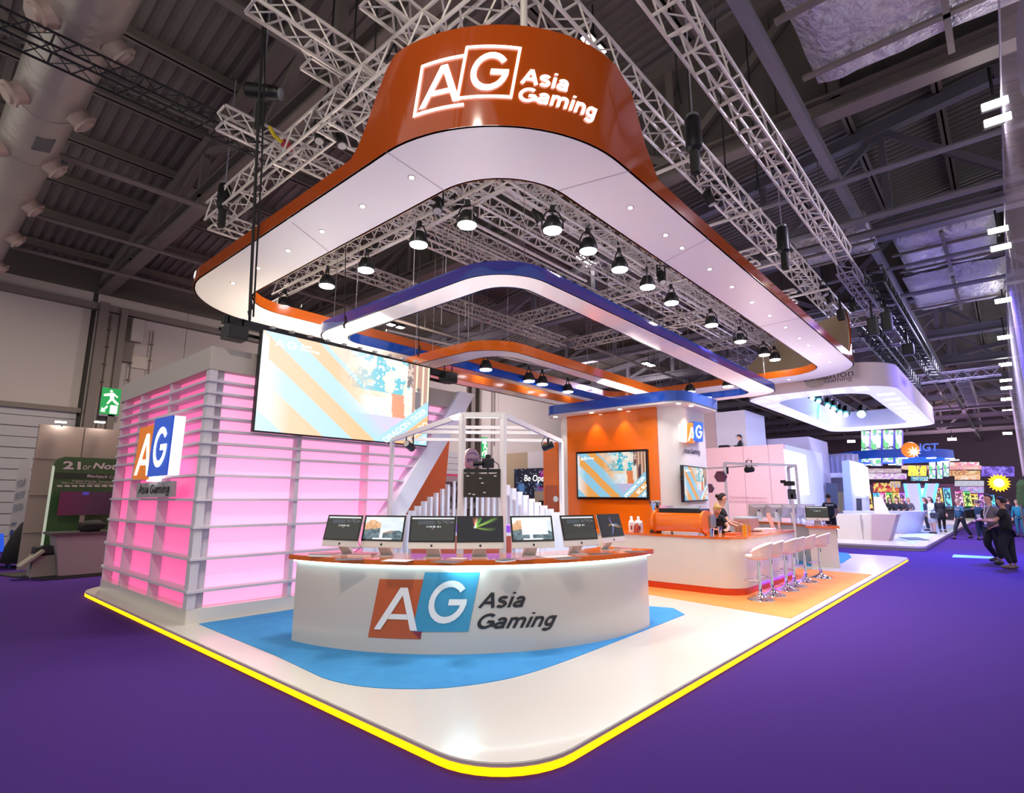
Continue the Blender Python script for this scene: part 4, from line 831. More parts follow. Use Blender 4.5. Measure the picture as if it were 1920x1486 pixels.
def bottle(p, h, r, lb, col='f0eef0', capc='f8f8fa', grp='bottles and cartons by the grinder'):
    T = thing('syrup_bottle', lb, 'bottle', p, 0, grp); x, y, z = p; m = MB(); m.lathe([(r, z), (r, z+h*.6), (r*.45, z+h*.8), (r*.4, z+h*.86)], 14, (x, y, 0)); m.build('body', mat('c_'+col, col, .3), T, smooth=50); m = MB(); m.lathe([(r*.5, z+h*.86), (r*.35, z+h)], 12, (x, y, 0)); m.build('cap', mat('c_'+capc, capc, .4), T, smooth=50); return T
for i, (x_, lb) in enumerate(((1186, 'white milk carton farthest left behind the counter'), (1195, 'second white milk carton behind the counter'), (1202, 'third milk carton beside the white bottles'))):
    p = un(x_, 1003, x=10.15); p.z = MT; T = thing('milk_carton', lb, 'carton', p, 0, 'milk cartons on the bar'); m = MB(); m.box(p+Vector((0, 0, .09)), (.07, .07, .18)); m.build('body', mat('carton', 'e9dfe2', .5), T, bevel=.004); m = MB(); m.add([p+Vector(v) for v in ((-.035, -.035, .18), (.035, -.035, .18), (.035, .035, .18), (-.035, .035, .18), (0, -.035, .22), (0, .035, .22))], [(0, 1, 4), (1, 2, 5, 4), (2, 3, 5), (3, 0, 4, 5)]); m.build('gable_top', print_white, T); m = MB(); m.box(p+Vector((-.037, 0, .08)), (.003, .04, .08)); m.build('printed_mark', mat('carton_print', '9a4a58', .5), T)
bottle((10.28, 5.86, MT), .3, .06, 'rounded white bottle behind the cartons, left'); bottle((10.28, 5.70, MT), .3, .06, 'rounded white bottle nearer the grinder'); bottle((10.05, 5.62, MT), .2, .05, 'short jar with red label and white lid by the grinder', 'a8452f')
def cup(p, r, h, lb, mt, cat='cup', nm='paper_cup', grp='cups on the bar'):
    m = MB(); x, y, z = p; m.lathe([(r*.75, z), (r, z+h), (r*.9, z+h), (r*.68, z+.006)], 14, (x, y, 0)); return tag(m.build(nm, mt, smooth=50), lb, cat, grp)
for (a, lb, mt, r, h) in ((1335, 'steel cup stack right of the espresso machine', chrome, .045, .14), (1350, 'slim steel jug by the barista hands', chrome, .04, .16), (1389, 'brown cup stack nearest the barista', mat('cup_brown', '9b7460', .5), .045, .14), (1383, 'second brown cup stack on the bar', mat('cup_brown'), .045, .13), (1397, 'yellow can on the bar', mat('can_yellow', 'e0a21c', .4), .045, .15), (1406, 'glass of amber drink beside the yellow can', mat('amber', 'd08a50', .2), .04, .13)):
    p = un(a, 1006, y=4.0); cup((p.x, p.y, MT), r, h, lb, mt)
for (a, b, lb, s, col) in ((1428, 1001, 'stack of white plates on the bar', (.3, .2, .05), 'f4e9e6'), (1441, 1000, 'white napkin pile toward the bar end', (.34, .22, .035), 'f7efec'), (1419, 1004, 'dark tablet lying on the bar', (.2, .14, .015), '574048'), (1375, 1006, 'folded orange cloth under the barista hands', (.3, .2, .03), 'd86a40'), (1462, 1000, 'clear card holder near the bar end', (.1, .02, .16), 'e9b9a4')):
    p = un(a, b, y=3.98); boxed('bar_item' if False else {'st': 'plate_stack', 'wh': 'napkin_pile', 'da': 'tablet', 'fo': 'folded_cloth', 'cl': 'card_holder'}[lb[:2]], (p.x, p.y, MT+s[2]/2+.001), s, mat('i_'+col, col, .4), lb, lb.split()[1] if lb[:2] != 'st' else 'plates', .004)
p = un(1448, 985, y=4.1); T = thing('menu_stand', 'translucent orange menu stand upright on the bar', 'menu stand', (p.x, 4.1, MT)); m = MB(); m.slab([(p.x-.12, 4.08, MT), (p.x+.14, 4.08, MT), (p.x+.1, 4.16, MT+.34), (p.x-.16, 4.16, MT+.34)], (0, .01, 0)); m.build('sheet', mat('menu_orange', 'f0a880', .3), T)
# glass basin tray the barista reaches over
p = un(1400, 968, y=4.75); T = thing('storage_crate', 'clear plastic crate with pale green rim behind the bar', 'crate', p); m = MB(); m.bb(p.x-.3, 4.6, .98, p.x+.35, 4.95, 1.26); m.build('tub', mat('tub_clear', 'f2b9a0', .2, alpha=.5), T); m = MB(); m.bb(p.x-.34, 4.56, 1.26, p.x+.39, 4.99, 1.29); m.build('rim', mat('rim_green', 'c8e4dc', .3), T)
# ---- bar stools
def stool(x, y, rz, lb):
    T = thing('bar_stool', lb, 'stool', (x, y, P+.006), rz, 'white swivel stools at the bar')
    m = MB(); m.lathe([(.21, 0), (.205, .012), (.12, .035), (.05, .075), (.032, .12)], 28); m.build('base', chrome, T, smooth=50, world=False)
    m = MB(); m.lathe([(.027, .1), (.027, .42), (.02, .43), (.02, .64)], 16); m.build('column', chrome, T, smooth=50, world=False)
    m = MB(); m.tube([(.13*cos(a)+0, .13*sin(a)+.11, .30) for a in [k*2*pi/20 for k in range(21)]], .009, 8, caps=False); m.bar((0, .02, .30), (0, .24, .30), .015, .01); m.build('footrest', chrome, T, smooth=50, world=False)
    m = MB(); m.tube([(.02, 0, .6), (.1, -.01, .58), (.13, -.01, .52)], .008, 6); m.build('lever', black, T, world=False)
    m = MB(); m.lathe([(.03, .62), (.15, .645), (.2, .68), (.2, .705), (.12, .72), (0.01, .72)], 24); m.build('seat', mat('stool_white', 'e9dcd8', .35), T, smooth=50, world=False)
    m = MB(); vs = []; n = 22; rows = 6
    for j in range(rows+1):
        v = j/rows
        for i in range(n+1):
            a = radians(-112+224*i/n)-pi/2; e = abs(i/n-.5)*2; top = .22*(1-.75*e**2.2); r = .2+.05*v
            vs.append((r*cos(a)*1.08, r*sin(a), .70+top*v+.015*sin(pi*v)))
    m.add(vs, [(j*(n+1)+i, j*(n+1)+i+1, (j+1)*(n+1)+i+1, (j+1)*(n+1)+i) for j in range(rows) for i in range(n)]); o = m.build('backrest', mat('stool_white'), T, smooth='all', world=False); s = o.modifiers.new('t', 'SOLIDIFY'); s.thickness = .035; s.offset = 1; b = o.modifiers.new('b', 'BEVEL'); b.width = .012; b.segments = 2
    return T
s0 = stool(9.87, 3.28, .25, 'white bar stool nearest the camera')
for x, y, rz, lb in ((10.45, 3.27, .2, 'second white bar stool from the camera'), (11.23, 3.26, .15, 'third white bar stool from the camera'), (11.8, 3.28, .1, 'fourth white bar stool from the camera'), (12.6, 3.28, .1, 'fifth white bar stool, next to last'), (13.42, 3.2, .05, 'farthest white bar stool, past the bar end')):
    dup(s0, (x, y, P+.006), rz, lb)
# ================================================================ WHITE STUDIO FRAME WITH FINS (behind the counter)
KF = thing('studio_kiosk', 'white open studio frame with sloping roof bars behind the counter', 'frame', (6.2, 6.6, P)); fw = mat('frame_white', 'dcd9dc', .45)
F1, F2 = un(867, 778, z=2.8), un(944, 778, z=2.8); S1, S2 = un(736, 824, z=2.7), un(1052, 827, z=2.7)
for p in (F1, F2, S1, S2): m = MB(); m.bar((p.x, p.y, P), p, .062, .062) if p in (F1, F2) else m.bar((p.x, p.y, P), p, .06, .06); m.build('post', fw, KF)
for a, b in ((F1, F2), (F1, S1), (F2, S2)): m = MB(); m.bar(a, b, .05, .07); m.build('roof_rail', fw, KF)
for t_ in (.42, .62, .97): m = MB(); m.bar(F1*(1-t_)+S1*t_, F2*(1-t_)+S2*t_, .05, .05); m.build('cross_bar', fw, KF)
fd = (F2-F1).normalized(); 
p0 = F1+fd*.03; p1 = F2-fd*.03
def onf(u, z): q_ = F1+(F2-F1)*u; return Vector((q_.x, q_.y, z))
MN = thing('monitor_back', 'black monitor back mounted between the frame posts', 'monitor', onf(.5, 1.95)); m = MB()
zt, zb = un(900, 888, x=onf(.5, 0).x).z, un(900, 932, x=onf(.5, 0).x).z
m.bar(onf(.07, (zt+zb)/2), onf(.93, (zt+zb)/2), .05, zt-zb); m.build('case', mat('panel_dark', '26211f', .5), MN); m = MB(); m.bar(onf(.07, zt+.04), onf(.93, zt+.04), .06, .045); m.build('top_rail', black, MN)
for u_, z_ in ((.45, .8), (.5, .6), (.2, .15), (.3, .12), (.55, .2), (.8, .9), (.15, .9)): m = MB(); m.box(onf(u_, zb+(zt-zb)*z_)-Vector((.02, .026, 0)), (.03, .02, .015)); m.build('socket', silver, MN)
CA = thing('studio_camera', 'black video camera on an arm inside the white frame', 'camera', onf(.62, 2.2)); c = un(915, 868, x=onf(.6, 0).x+.1); m = MB(); m.box(c, (.1, .14, .13)); m.box(c+Vector((0, 0, .09)), (.06, .06, .05)); m.build('body', black, CA, bevel=.012)
m = MB(); m.tube([c+Vector((-.05, .05, 0)), c+Vector((-.14, .14, -.01))], [.028, .034], 14); m.build('lens', black_metal, CA); m = MB(); m.tube([c-Vector((0, 0, .06)), c-Vector((0, 0, .15)), c+Vector((.06, -.09, -.15)), onf(.97, c.z-.12)], .014, 8); m.build('arm', black_metal, CA); m = MB(); m.tube([c+Vector((.04, -.05, .04)), c+Vector((.1, -.1, -.02)), c+Vector((.1, -.12, -.12))], .006, 6); m.build('cable', rubber, CA)
def spotcan(p, d, lb, s=1.0):
    T = thing('stage_spotlight', lb, 'spotlight', p, 0, 'spotlights clamped on the white frames'); p = Vector(p); d = Vector(d).normalized()
    m = MB(); m.tube([p-d*.11*s, p-d*.09*s, p+d*.1*s], [.05*s, .065*s, .06*s], 18); m.build('can', black, T, smooth=40); m = MB(); m.tube([p+d*.1*s, p+d*.105*s], .05*s, 16); m.build('lens', mat('lens_dim', 'b8b4b0', .2), T)
    sd = d.cross(Vector((0, 0, 1))).normalized(); m = MB()
    for k in (-1, 1): m.bar(p+sd*k*.07*s, p+sd*k*.07*s+Vector((0, 0, .2*s)), .012*s, .02*s)
    m.bar(p-sd*.08*s+Vector((0, 0, .2*s)), p+sd*.08*s+Vector((0, 0, .2*s)), .02*s, .012*s); m.build('yoke', black_metal, T); m = MB(); m.tube([p-d*.1*s, p-d*.13*s+Vector((0, 0, .1)), p+Vector((0, 0, .26*s))], .006, 6); m.build('cable', rubber, T)
spotcan(un(768, 836, x=F1.x*.2+S1.x*.8), (-.9, -.3, .35), 'black spotlight at the left end of the white frame', .95); spotcan(un(1028, 836, x=F2.x*.2+S2.x*.8), (.4, -.7, .3), 'black spotlight at the right end of the white frame', .95)
# fins: white upright boards of stepped height round the studio
FN = thing('fin_screen', 'curved screen of white upright fins with stepped tops', 'screen', (7, 7, P)); KC = Vector((6.55, 6.85)); N = 38
def fin_top(px_):
    T_ = [(690, 1012), (715, 1000), (745, 975), (775, 955), (800, 935), (830, 915), (855, 899), (900, 893), (945, 905), (975, 922), (1000, 937), (1050, 965), (1090, 990), (1110, 1000)]
    for (a, b), (c_, d_) in zip(T_, T_[1:]):
        if px_ <= c_: return b+(d_-b)*max(0, (px_-a))/(c_-a)
    return 1000
for k in range(N):
    px2 = 694+(1108-694)*k/(N-1); ang = radians(118-146*k/(N-1)); 
    c2 = Vector((KC.x+1.55*cos(ang), KC.y+1.2*sin(ang)));
    d_ = ray(px2, 950); num = KC; # walk the sight line to the arc's far side
    A2 = (d_.x/1.55)**2+(d_.y/1.25)**2; B2 = -2*(d_.x*KC.x/1.55**2+d_.y*KC.y/1.25**2); C2 = (KC.x/1.55)**2+(KC.y/1.25)**2-1; D = B2*B2-4*A2*C2
    tt = (-B2+sqrt(max(D, 0)))/(2*A2); x, y = d_.x*tt, d_.y*tt; zt_ = un(px2, fin_top(px2), x=x).z
    R = Matrix.Rotation(atan2(y-KC.y, x-KC.x), 3, 'Z'); m = MB(); m.box((x, y, (P+.1+zt_)/2), (.15, .045, zt_-P-.1), R); m.build('fin', cool_white, FN)
DT = thing('dealer_table', 'salmon fronted dealer table with purple edge inside the white frame', 'table', (6.4, 6.6, P))
a = un(850, 1010, z=.9); m = MB(); dd = Vector((.64, -.77, 0)); cc = Vector((6.1, 6.25, 0)); nn = Vector((.77, .64, 0))
m.slab([cc-dd*.9+Vector((0, 0, P)), cc+dd*.62+Vector((0, 0, P)), cc+dd*.62+Vector((0, 0, 1.15)), cc-dd*.9+Vector((0, 0, 1.15))], nn*.5); m.build('front', mat('salmon', 'b8584a', .5), DT)
m = MB(); m.slab([cc-dd*.9+Vector((0, 0, 1.2)), cc+dd*.62+Vector((0, 0, 1.2)), cc+dd*.62+Vector((0, 0, 1.3)), cc-dd*.9+Vector((0, 0, 1.3))], nn*.5); m.build('glow_edge', mat('purple_glow', '8a4ad0', .4, emit='8040d0', es=.18), DT)
m = MB(); m.slab([cc-dd*.9+Vector((0, 0, 1.15)), cc+dd*.62+Vector((0, 0, 1.15)), cc+dd*.62+Vector((0, 0, 1.2)), cc-dd*.9+Vector((0, 0, 1.2))], nn*.5); m.build('rail', cool_white, DT)
# ================================================================ OVERHEAD RIGGING
def truss(p0, p1, w, h, label, mt=None, step=None, group='aluminium box trusses overhead', r=.027, ladder=False, name='box_truss'):
    mt = mt or alu; p0, p1 = Vector(p0), Vector(p1); T = thing(name, label, 'truss', (p0+p1)/2, 0, group); d = (p1-p0).normalized(); L = (p1-p0).length
    s = d.cross(Vector((0, 0, 1))).normalized(); u = Vector((0, 0, 1)); C = [s*w/2, -s*w/2, -s*w/2+u*h, s*w/2+u*h]
    for c in C: m = MB(); m.tube([p0+c, p1+c], r, 6); m.build('chord', mt, T, smooth=60)
    step = step or h*.85; n = max(1, int(L/step)); m = MB(); q = r*.55
    for f_ in range(4):
        a, b = C[f_], C[(f_+1) % 4]
        for i in range(n):
            t0_, t1_ = p0+d*(L*i/n), p0+d*(L*(i+1)/n)
            if ladder and f_ == 0: m.tube([t0_+a, t0_+b], r*.8, 5, caps=False); continue
            m.tube([t0_+(a if i % 2 else b), t1_+(b if i % 2 else a)], q, 4, caps=False)
            if f_ in (0, 2) and i % 4 == 0: m.tube([t0_+a, t0_+b], r*.8, 5, caps=False)
    m.build('lacing', mt, T); return T
z7 = 7.3
truss((3.9, 3.45, z7), (3.9, 11.7, z7), .38, .38, 'silver box truss over the left side of the orange ring')
truss((3.9, 3.45, z7), (20.5, 3.45, z7), .38, .38, 'long silver box truss over the right side of the orange ring')
truss((4.6, 2.42, z7+.15), (15.1, 2.42, z7+.15), .34, .36, 'silver ladder truss hanging outside the right of the orange ring', ladder=True, step=.42)
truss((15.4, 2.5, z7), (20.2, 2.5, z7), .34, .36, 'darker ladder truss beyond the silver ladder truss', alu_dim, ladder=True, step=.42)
m = MB(); m.tube([(3.9, 3.3, z7), (3.9, 3.3, 6.2)], .04, 10); tag(m.build('drop_post', alu), 'silver vertical post behind the orange sign top', 'post')
ys = [un(430, 240, z=7.75).y, un(575, 115, z=7.75).y, un(640, 60, z=7.75).y, un(830, 30, z=7.75).y]
for i, (px1, py1, x1, lb) in enumerate(((412, 235, 20, 'whose left end sticks out beside the chain hoist'), (574, 118, 15, 'whose short left end sticks out above the second one'), (470, 10, 18, 'crossing the top edge left of the sign'), (688, 0, 9, 'closest to the sign, crossing the top edge'), (395, 425, 16, 'farthest back, by the left end of the side truss'))):
    p = un(px1, py1, z=7.74 if i < 4 else 7.2); truss((p.x, p.y, p.z), (x1, p.y, p.z), .3, .3, 'silver cross truss '+lb)
truss((3.7, 7.1, 7.2), (20, 7.1, 7.2), .3, .34, 'silver truss running above the blue ring, upper one'); truss((5.5, 8.6, 7.0), (17, 8.6, 7.0), .3, .34, 'silver truss seen through the blue ring, over the small orange ring')
truss((12.6, 3.7, 7.0), (12.6, 11, 7.0), .3, .3, 'silver cross truss over the middle of the bar'); truss((15.6, 3.7, 6.9), (15.6, 11, 6.9), .3, .3, 'silver cross truss beyond the middle one'); truss((19.0, 2.2, 6.9), (19.0, 9, 6.9), .3, .3, 'silver cross truss at the far end of the orange ring')
truss((5.62, 5.2, 6.35), (19.5, 5.2, 6.35), .28, .28, 'silver truss behind the right row of hanging lamps', r=.02); truss((5.62, 5.2, 6.35), (5.62, 12.3, 6.35), .28, .28, 'silver truss behind the left row of hanging lamps', r=.02)
for a, b, lb in (((5.44, 4.96, 6.12), (5.44, 12.3, 6.12), 'pipe carrying the left row of hanging lamps'), ((5.44, 4.96, 6.12), (20.4, 4.96, 6.12), 'pipe carrying the right row of hanging lamps'), ((4.2, 6.3, 6.3), (9.5, 6.3, 6.3), 'short cross pipe between the trusses, near'), ((7.4, 2.9, 6.7), (7.4, 4.2, 6.7), 'short outrigger pipe on the right truss, nearest'), ((9.6, 2.7, 6.7), (9.6, 4.0, 6.7), 'second outrigger pipe on the right truss'), ((12.2, 2.7, 6.7), (12.2, 4.0, 6.7), 'third outrigger pipe on the right truss'), ((14.6, 2.7, 6.7), (14.6, 4.0, 6.7), 'fourth outrigger pipe on the right truss'), ((6.7, 9.5, 5.2), (15.5, 8.6, 5.2), 'slim pipe above the small orange ring')):
    m = MB(); m.tube([a, b], .03, 8); tag(m.build('lighting_pipe', alu, smooth=60), 'silver '+lb, 'pipe', 'lighting pipes')
# black trusses at left and right
pA, pB = un(0, 75, z=8.7), un(470, 300, z=8.7); yb = (pA.y+pB.y)/2; truss((-1.5, 10.2, 8.3), (4.4, 10.2, 8.3), .32, .34, 'black lattice truss crossing the silver duct at left', black_metal, r=.02, group='black lattice trusses')
p = un(1590, 450, z=7.2); truss((15.8, 1.95, 7.0), (31, 1.95, 7.0), .4, .42, 'black truss running over the neighbouring white ring, outer', black_metal, r=.03, group='black lattice trusses'); truss((19.4, 2.7, 6.6), (31, 2.7, 6.6), .4, .42, 'black truss running over the neighbouring white ring, inner', black_metal, r=.03, group='black lattice trusses')
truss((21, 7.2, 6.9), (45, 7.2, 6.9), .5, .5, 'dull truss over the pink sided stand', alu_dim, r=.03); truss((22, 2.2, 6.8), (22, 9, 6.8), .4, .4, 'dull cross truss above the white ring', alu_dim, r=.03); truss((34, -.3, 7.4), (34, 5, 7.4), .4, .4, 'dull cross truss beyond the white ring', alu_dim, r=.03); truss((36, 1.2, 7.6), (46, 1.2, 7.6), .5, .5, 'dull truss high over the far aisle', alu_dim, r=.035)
def hoist(p, lb, s=1.0, tilt=0, chain=2.5, axis=(0, 0, 1)):
    T = thing('chain_hoist', lb, 'hoist', p, 0, 'black chain hoists'); p = Vector(p); a = Vector(axis).normalized()
    m = MB(); m.tube([p-a*.3*s, p-a*.26*s, p+a*.24*s, p+a*.3*s], [.09*s, .13*s, .13*s, .1*s], 16); m.build('motor', black_metal, T, smooth=40)
    m = MB(); m.tube([p+a*.3*s, p+a*.34*s, p+a*.36*s], [.1*s, .1*s, .05*s], 14); m.build('end_cap', mat('cap_grey2', '77747a', .4), T, smooth=40)
    m = MB(); m.tube([p, p+Vector((0, 0, chain))], .014*s, 5); m.build('chain', alu_dim, T)
    m = MB(); m.box(p-Vector((0, 0, .45*s)), (.14*s, .14*s, .5*s)); m.build('chain_bag', rubber, T, bevel=.03); return T
h0 = un(492, 172, z=8.05); hoist(h0, 'black chain hoist with yellow and red slings at upper left', .9, 0, 4.5, (.7, -.7, -.1))
SGp = un(515, 255, z=7.6); m = MB(); m.tube([SGp+Vector((-.1, 0, .12)), SGp, SGp+Vector((.12, -.02, -.06))], .03, 8); tag(m.build('round_sling', mat('sling_yellow', 'd8c020', .7)), 'yellow sling under the left chain hoist', 'sling')
m = MB(); m.tube([SGp+Vector((.12, -.02, -.06)), SGp+Vector((.3, -.06, -.1))], .06, 8); tag(m.build('round_sling', mat('sling_red', '9a2a30', .7)), 'red wrapped sling under the left chain hoist', 'sling')
for (a, b), z, lb in (((1300, 252), 6.9, 'black chain hoist hanging below the ladder truss'), ((1468, 450), 6.8, 'black chain hoist farther along the right truss'), ((420, 370), 7.5, 'black chain hoist at the far end of the left truss')):
    hoist(un(a, b, z=z), lb, .9, 0, 2.6)
for (a, b, c, d, y_) in ((330, 0, 1020, 0, 0),): pass
for i, (a, b, z) in enumerate(((740, 80, 7.9), (700, 150, 7.9), (615, 170, 7.9), (1270, 150, 7.9), (1360, 310, 7.9), (1420, 330, 7.9), (660, 145, 7.9))):
    p = un(a, b, z=z); m = MB(); m.tube([p-Vector((.12, 0, .35)), p, p+Vector((.1, 0, -.35))], .022, 5); m.tube([p, p+Vector((0, 0, 3.2))], .015, 5); tag(m.build('lifting_sling', rubber), 'black lifting sling on the overhead trusses, '+['beside the sign top', 'left of the sign top', 'near the second stub truss', 'on the ladder truss, near', 'on the ladder truss, middle', 'on the ladder truss, far', 'above the side truss'][i], 'sling', 'black lifting slings')
for i in range(26):   # thin suspension wires to the rings and lamps
    x = 6+hsh(i, 3)*11; y = 5.3+hsh(i, 9)*4.2; m = MB(); m.tube([(x, y, 7.0), (x, y, 4.9+hsh(i, 5)*.6)], .006, 4); tag(m.build('suspension_wire', MATS['wire']), 'thin wire hanging among the inner trusses', 'wire', 'thin wires among the inner trusses')
# hanging lamps
def par_lamp(p, lb, yaw=0, s=1.0):
    T = thing('hanging_lamp', lb, 'lamp', p, yaw, 'round black stage lamps inside the rings')
    m = MB(); m.lathe([(.03, .19), (.09, .18), (.115, .12), (.15, .05), (.155, -.02), (.15, -.03)], 22); m.build('housing', black, T, smooth=40, world=False)
    m = MB(); m.lathe([(.145, -.034), (.135, -.05), (.1, -.058), (.01, -.06)], 22); m.build('lens', par_lens, T, smooth=60, world=False)
    m = MB()
    for k in (-1, 1): m.tube([(k*.165, 0, 0), (k*.165, 0, .14), (k*.1, 0, .26), (k*.05, 0, .29)], .013, 6)
    m.tube([(-.06, 0, .29), (.06, 0, .29)], .02, 6); m.build('yoke', black_metal, T, world=False); m = MB(); m.box((0, 0, .33), (.07, .05, .1)); m.build('clamp', black_metal, T, world=False); return T
L0 = None
pars = [(566, 600), (532, 573), (613, 533), (686, 503), (785, 455), (876, 418), (1036, 428), (1103, 467), (1162, 502), (1214, 535), (1259, 565), (1334, 607), (1388, 638), (1433, 663), (1453, 672), (1474, 690)]
nm = ['left row, farthest back', 'left row, second from the back', 'left row, third from the back', 'left row, fourth from the back', 'left row, second from the front', 'left row, front lamp', 'right row, front lamp', 'right row, second from the front', 'right row, third from the front', 'right row, fourth from the front', 'right row, fifth from the front', 'right row, sixth from the front', 'right row, seventh from the front', 'right row, eighth from the front', 'right row, ninth from the front', 'right row, farthest back']
for i, ((a, b), n_) in enumerate(zip(pars, nm)):
    p = un(a, b, z=5.82); lb = 'round black hanging lamp, '+n_; p.z = 5.82
    if L0 is None: L0 = par_lamp(p, lb)
    else: dup(L0, p, .4*i, lb)
    if i < 14: light('stage_lamp', 'SPOT', (p.x, p.y, 5.74), 400, 'fff8ea', .12, (p.x+(.0 if i > 5 else -.4), p.y-(.4 if i > 5 else 0), 0), 92, .7)
for (a, b), z, lb in (((911, 690), 4.75, 'lamp under the small orange ring, nearest'), ((992, 712), 4.75, 'second lamp under the small orange ring'), ((1017, 718), 4.75, 'third lamp under the small orange ring'), ((1065, 732), 4.75, 'farthest lamp under the small orange ring'), ((1294, 732), 4.9, 'lamp over the tower roof, left'), ((1365, 722), 4.9, 'lamp over the tower roof, right'), ((1361, 713), 4.9, '')):
    if not lb: continue
    p = un(a, b, z=z); p.z = z; dup(L0, p, .3, 'black hanging '+lb)
for x, y, pw in ((9.6, 5.4, 130), (13.5, 7.6, 160), (11.9, 4.2, 110), (11.6, 2.6, 90), (8.3, 3.4, 170), (6, 3.1, 170), (4.0, 5.5, 150)): light('stage_lamp', 'SPOT', (x, y, 4.95), pw*(2.0 if x > 8.5 else 1.05), 'fff8ec', .15, (x, y, 0), 110, .8)  # spots without housings; the one before the stools is added to brighten bar side

def truss_box(a, b, z, s, lb):
    p = un(a, b, z=z); T = thing('truss_loudspeaker', lb, 'speaker', p, 0, 'black boxes hanging under the right trusses'); m = MB(); s = tuple(q*.6 for q in s); m.box(p, s); m.build('cabinet', black, T, bevel=.03); m = MB(); m.bar(p+Vector((0, 0, s[2]/2)), p+Vector((0, 0, s[2]/2+.5)), .05, .05); m.build('hanger', black_metal, T)
for a, b, z, s, lb in ((1637, 612, 6.2, (.35, .4, .8), 'tall black box below the black trusses, left of the pair'), (1663, 603, 6.4, (.35, .4, .9), 'tall black box below the black trusses, right of the pair'), (1577, 590, 6.6, (.3, .3, .5), 'black box at the far end of the right silver truss'), (1703, 655, 6.3, (.4, .5, .6), 'black box over the corner of the white ring')): truss_box(a, b, z, s, lb)
for i, (a, b, z) in enumerate(((600, 255, 7.3), (640, 262, 7.2), (1330, 372, 7.1), (1545, 545, 6.9), (1555, 560, 6.9), (1600, 575, 6.9), (820, 385, 6.3), (860, 395, 6.3), (1010, 405, 6.2), (1240, 520, 6.2))):
    spotcan(un(a, b, z=z), (.2*(i % 3-1), -.3, -1), 'small black fixture clamped to the trusses, '+('left truss, first', 'left truss, second', 'right truss, near', 'right truss, far', 'right truss end', 'right truss very end', 'inner left truss, first', 'inner left truss, second', 'inner right truss, first', 'inner right truss, second')[i], 1.3)
# ================================================================ LEFT STAND: green game booth
LB = thing('booth_wall', 'plain pinkish grey stand wall behind the green display at left', 'wall', (3.4, 18, 0)); m = MB()
gp = mat('stand_grey_pink', '9a8880', .7)
tl = un(75, 795, y=18); m.bb(tl.x, 18, 0, 9, 18.15, 3.51)
m.build('panel', gp, LB); m = MB()
for x in (3.42, 4.6): m.bb(x-.01, 17.992, 0, x+.01, 18, 3.51)
for z in (2.65, 1.75, .85): m.bb(tl.x, 17.992, z-.008, 9, 18, z+.008)
m.build('joint', mat('joint_dark', '5a504c', .8), LB)
for a in (114, 187):
    p = un(a, 791, y=17.9); T = thing('strip_lamp', 'small bright lamp on top of the grey wall, %s' % ('left' if a < 150 else 'right'), 'lamp', p, 0, 'lamps on the left stand wall'); m = MB(); m.box(p, (.22, .1, .03)); m.build('lens', lamp_white, T); m = MB(); m.bar(p, p-Vector((-.04, 0, .12)), .02, .02); m.build('arm', black, T)
GB = thing('display_board', 'green rounded display board with white game title lettering', 'board', (3.6, 17.4, 0)); gm = mat('board_green', '2f5a2a', .45)
c = [un(100, 862, y=17.3), un(112, 853, y=17.3)]
gtl = un(103, 855, y=17.3); gbl = un(78, 1040, y=17.3); xl = gbl.x
zt_ = gtl.z; m = MB(); x0 = gtl.x; m.slab([(x0, 17.3, .02), (9, 17.3, .02), (9, 17.3, zt_), (x0+.2, 17.3, zt_), (x0+.06, 17.3, zt_-.06), (x0, 17.3, zt_-.2)], (0, .1, 0)); m.build('board', gm, GB)
m = MB(); m.slab([(x0-.005, 17.29, .02), (x0+.03, 17.29, .02), (x0+.03, 17.29, zt_-.25), (x0-.005, 17.29, zt_-.22)], (0, .12, 0)); m.build('edge_lights', mat('edge_pale', 'b8c8b0', .4, emit='c8d8c0', es=.3), GB)
m = MB(); q = plq(((103, 885), (232, 890), (232, 898), (102, 897)), y=17.28); m.slab(q, (0, .015, 0)); m.build('dark_band', mat('band_dark', '23321f', .6), GB)
wt = mat('board_white', 'cfc6c2', .5)
text_on('title', '21', quadfn(*plq(((119, 864), (152, 865), (151, 880), (118, 879)), y=17.27)), wt, GB, .03); text_on('title', 'or', quadfn(*plq(((156, 872), (171, 873), (170, 881), (155, 880)), y=17.27)), wt, GB, .0, .2)
text_on('title', 'Nothing', quadfn(*plq(((175, 867), (262, 870), (260, 887), (173, 881)), y=17.27)), wt, GB, .03, .2)
text_on('subtitle', 'Blackjack Complete', quadfn(*plq(((163, 889), (245, 892), (245, 900), (163, 896)), y=17.26)), wt, GB, .01, .2)
text_on('subtitle', 'Color Cards, increase four lines', quadfn(*plq(((136, 899), (245, 903), (245, 907), (136, 903)), y=17.27)), wt, GB, .0, .1); text_on('subtitle', 'Win in TWO different directions by the', quadfn(*plq(((115, 903), (245, 908), (245, 911), (115, 907)), y=17.27)), wt, GB, .0, .1)
m = MB()
for k in range(8): q = plq(((107+k*14, 909), (117+k*14, 909.5), (117+k*14, 912.5), (107+k*14, 912)), y=17.27); m.slab(q, (0, .01, 0))
m.build('icon_row', wt, GB)
TVL = thing('television', 'dark television on a stand before the green board', 'television', un(160, 945, y=16.9)); q = plq(((113, 921), (211, 921), (205, 964), (107, 966)), y=16.9); q = [Vector((q[0].x, 16.9, q[0].z)), Vector((q[1].x, 16.9, q[0].z)), Vector((q[1].x, 16.9, q[3].z)), Vector((q[0].x, 16.9, q[3].z))]
